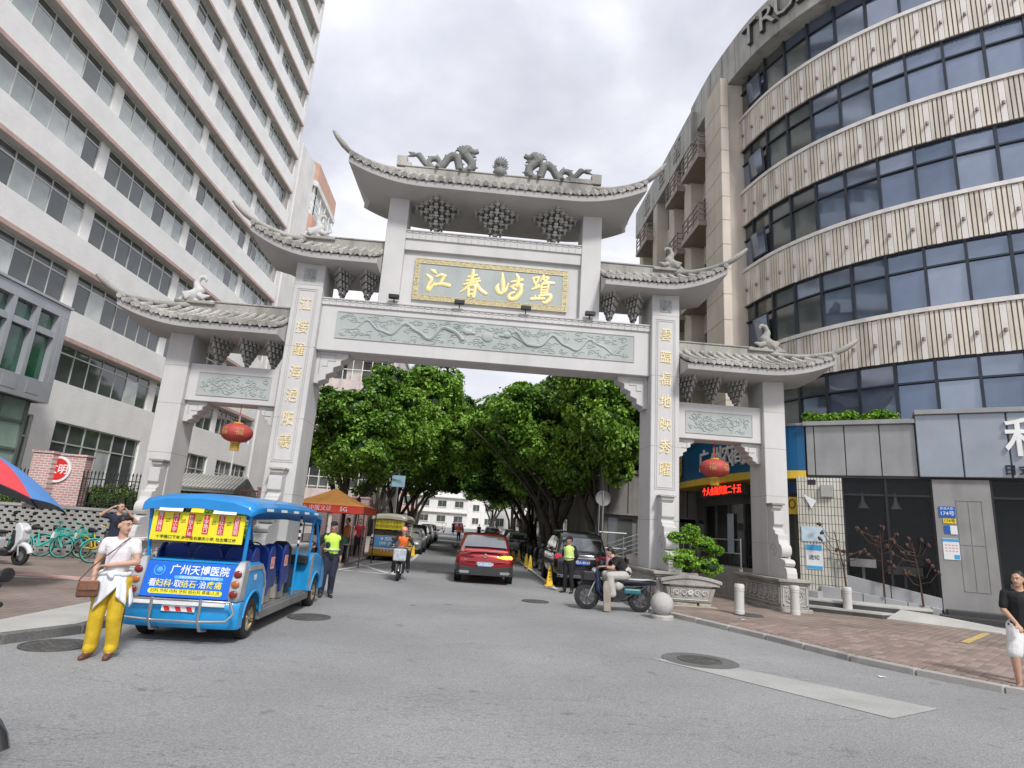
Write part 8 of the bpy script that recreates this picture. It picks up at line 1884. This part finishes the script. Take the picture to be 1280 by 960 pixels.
MB().tube([(-.11, .0, .08), (-.02, .02, .22), (.10, -.03, .36), (.19, -.02, .45), (.26, .02, .53), (.32, .10, .585), (.33, .22, .57)], .008, 6).build('strap', BRN, bag, local=True)
ph = thing('mobile_phone', 'black mobile phone in the hand of the woman in yellow trousers', 'phone', (-4.375, 7.84, .79), rad(30)); MB().box((-.012, -.08, -.05), (.012, .08, .05)).build('phone_body', BLACK, ph, local=True, bevel=.006); ph.rotation_euler = (rad(-35), 0, rad(60))
# guard at the nose of the blue shuttle, one arm resting on it
g_, V, hp = person('guard in black cap and yellow hi-vis vest leaning on the nose of the blue shuttle', (-3.16, 14.98, 0), rad(14),
    dict(eR=(-.30, .0, 1.16), wR=(-.40, -.16, 1.10), hdR=(-.8, -.5, -.1), aL=(.10, .05, .085), fL=(.13, -.10, .03), pel=(.03, .03, .93), hL=(.11, .03, .90), hR=(-.06, .03, .9)), BLKC2, NAVY, BLACK, SKIN2, sleeve=1.6, flare=.01, bulk=1.05, head=(-18, 0), cap=('cap', BLKC2), vest=HIV, h=1.0, vox=.012)
g2, V, hp = person('guard in black cap and yellow hi-vis vest standing behind the black van', (3.22, 19.6, 0), rad(-38),
    dict(eL=(.24, .06, 1.12), wL=(.10, .12, .98), eR=(-.24, .06, 1.12), wR=(-.10, .12, .98), hdL=(-.9, .1, 0), hdR=(.9, .1, 0), aL=(.13, .03, .085), fL=(.16, -.12, .03), aR=(-.13, .03, .085), fR=(-.17, -.11, .03)), BLKC2, BLKC2, BLACK, SKIN2, sleeve=1.7, bulk=1.02, head=(-30, 0), cap=('cap', BLKC2), vest=cloth('pale_hi_vis', (.60, .76, .22), .06), h=1.0, vox=.013)
# man at the right edge
m_, V, hp = person('man in black tee and white shorts walking at the right edge of the pavement', (8.28, 9.0, .0), rad(-35),
    dict(eR=(-.22, -.03, 1.13), wR=(-.10, -.20, .95), eL=(.24, .06, 1.12), wL=(.24, .0, .88), aL=(.15, .20, .11), kL=(.16, .06, .5), fL=(.16, .07, .03), aR=(-.14, -.12, .085), fR=(-.16, -.28, .03), kR=(-.16, -.16, .49)), BLKC2, WSH, BLACK, SKIN, sleeve=.75, leg=.55, flare=.012, bulk=1.10, head=(-28, 0), vox=.011, h=.985)
# scooter rider
sc = scooter('scooter with a rider in an orange vest coming towards the viewer', (-2.12, 20.7, 0), rad(4), paint('grey_scooter', (.05, .05, .055)), name='delivery_scooter')
MB().box((-.20, -.98, .62), (.20, -.70, .98)).build('front_rack_bag', mat('clear_grey_box', (.40, .43, .46), .4, var=.3, scale=12), sc, local=True, bevel=.04, seg=2)
person('rider in orange vest and orange helmet on the oncoming scooter', (-2.10, 20.9, 0), rad(4),
    dict(pel=(0, .12, .86), che=(0, .06, 1.17), nek=(0, .02, 1.36), hd=(0, -.01, 1.50), sL=(.18, .04, 1.31), sR=(-.18, .04, 1.31), eL=(.32, -.10, 1.12), eR=(-.32, -.10, 1.12), wL=(.28, -.40, 1.06), wR=(-.28, -.40, 1.06), hdL=(0, -1, -.1), hdR=(0, -1, -.1),
     hL=(.10, .10, .84), hR=(-.10, .10, .84), kL=(.20, -.28, .72), kR=(-.20, -.28, .72), aL=(.24, -.22, .32), aR=(-.24, -.22, .32), fL=(.25, -.36, .26), fR=(-.25, -.36, .26)), BLKC2, BLKC2, BLACK, SKIN, sleeve=1.7, cap=('helmet', mat('orange_helmet', (.72, .30, .16), .35, coat=.4)), vest=ORV, vox=.013)
# man leaning forward on the delivery motorcycle (nose of the motorcycle looks to -x)
person('man in black tee and grey trousers sitting bent forward on the delivery motorcycle', (3.92, 15.75, 0), rad(-90),
    dict(pel=(0, .12, .90), che=(0, -.07, 1.14), nek=(0, -.20, 1.29), hd=(0, -.30, 1.39), sL=(.18, -.14, 1.25), sR=(-.18, -.14, 1.25), eL=(.26, -.28, 1.03), eR=(-.26, -.28, 1.03), wL=(.16, -.50, 1.04), wR=(-.22, -.48, 1.02), hdL=(-.3, -1, -.1), hdR=(.1, -1, -.1),
     hL=(.10, .08, .86), hR=(-.10, .08, .86), kL=(.22, -.34, .84), kR=(-.22, -.34, .84), aL=(.24, -.26, .38), aR=(-.24, -.26, .38), fL=(.25, -.40, .33), fR=(-.25, -.40, .33)), BLKC2, KHA, BLACK, SKIN, sleeve=.6, flare=.03, bulk=1.1, head=(0, 28), vox=.012)
# people further off
person('man in dark shirt with hands at his head behind the woman in yellow trousers', (-8.15, 15.1, .12), rad(30), dict(eR=(-.36, -.05, 1.38), wR=(-.16, -.12, 1.56), hdR=(.6, .2, .5), eL=(.36, -.10, 1.28), wL=(.16, -.22, 1.50), hdL=(-.5, 0, .6)), cloth('navy_shirt', (.02, .025, .05)), cloth('charcoal_trousers', (.05, .05, .055)), BLACK, SKIN, sleeve=.7, head=(40, 5), vox=.016)
FAR = 'pedestrians far down the street'
p1, _, _ = person('distant person in a red shirt beside the yellow shuttle', (-5.0, 29.3, .12), rad(10), None, cloth('red_shirt', (.50, .03, .04)), BLKC2, BLACK, SKIN, vox=.028, hands=False, group=FAR)
p2, _, _ = person('distant person in an orange top crossing beyond the red coupe', (-.9, 62, gz(62)), rad(180), None, cloth('orange_top', (.62, .22, .08)), BLKC2, BLACK, SKIN, vox=.03, hands=False, group=FAR)
p3, _, _ = person('distant person in dark clothes walking at the far left of the road', (-2.0, 84, gz(84)), rad(170), None, BLKC2, BLKC2, BLACK, SKIN, vox=.03, hands=False, group=FAR)
clone(p3, (1.2, 70, gz(70)), rad(175), 'distant person in dark clothes to the right of the far red car', FAR); clone(p1, (3.0, 66, gz(66)), rad(190), 'distant person in a red shirt near the far right trees', FAR)
clone(p3, (-5.9, 24.9, .12), rad(80), 'person in dark clothes standing in the shade of the orange tent', 'people under the orange tent'); clone(p2, (-4.75, 25.0, .12), rad(-60), 'person in an orange top beneath the right side of the orange tent', 'people under the orange tent')
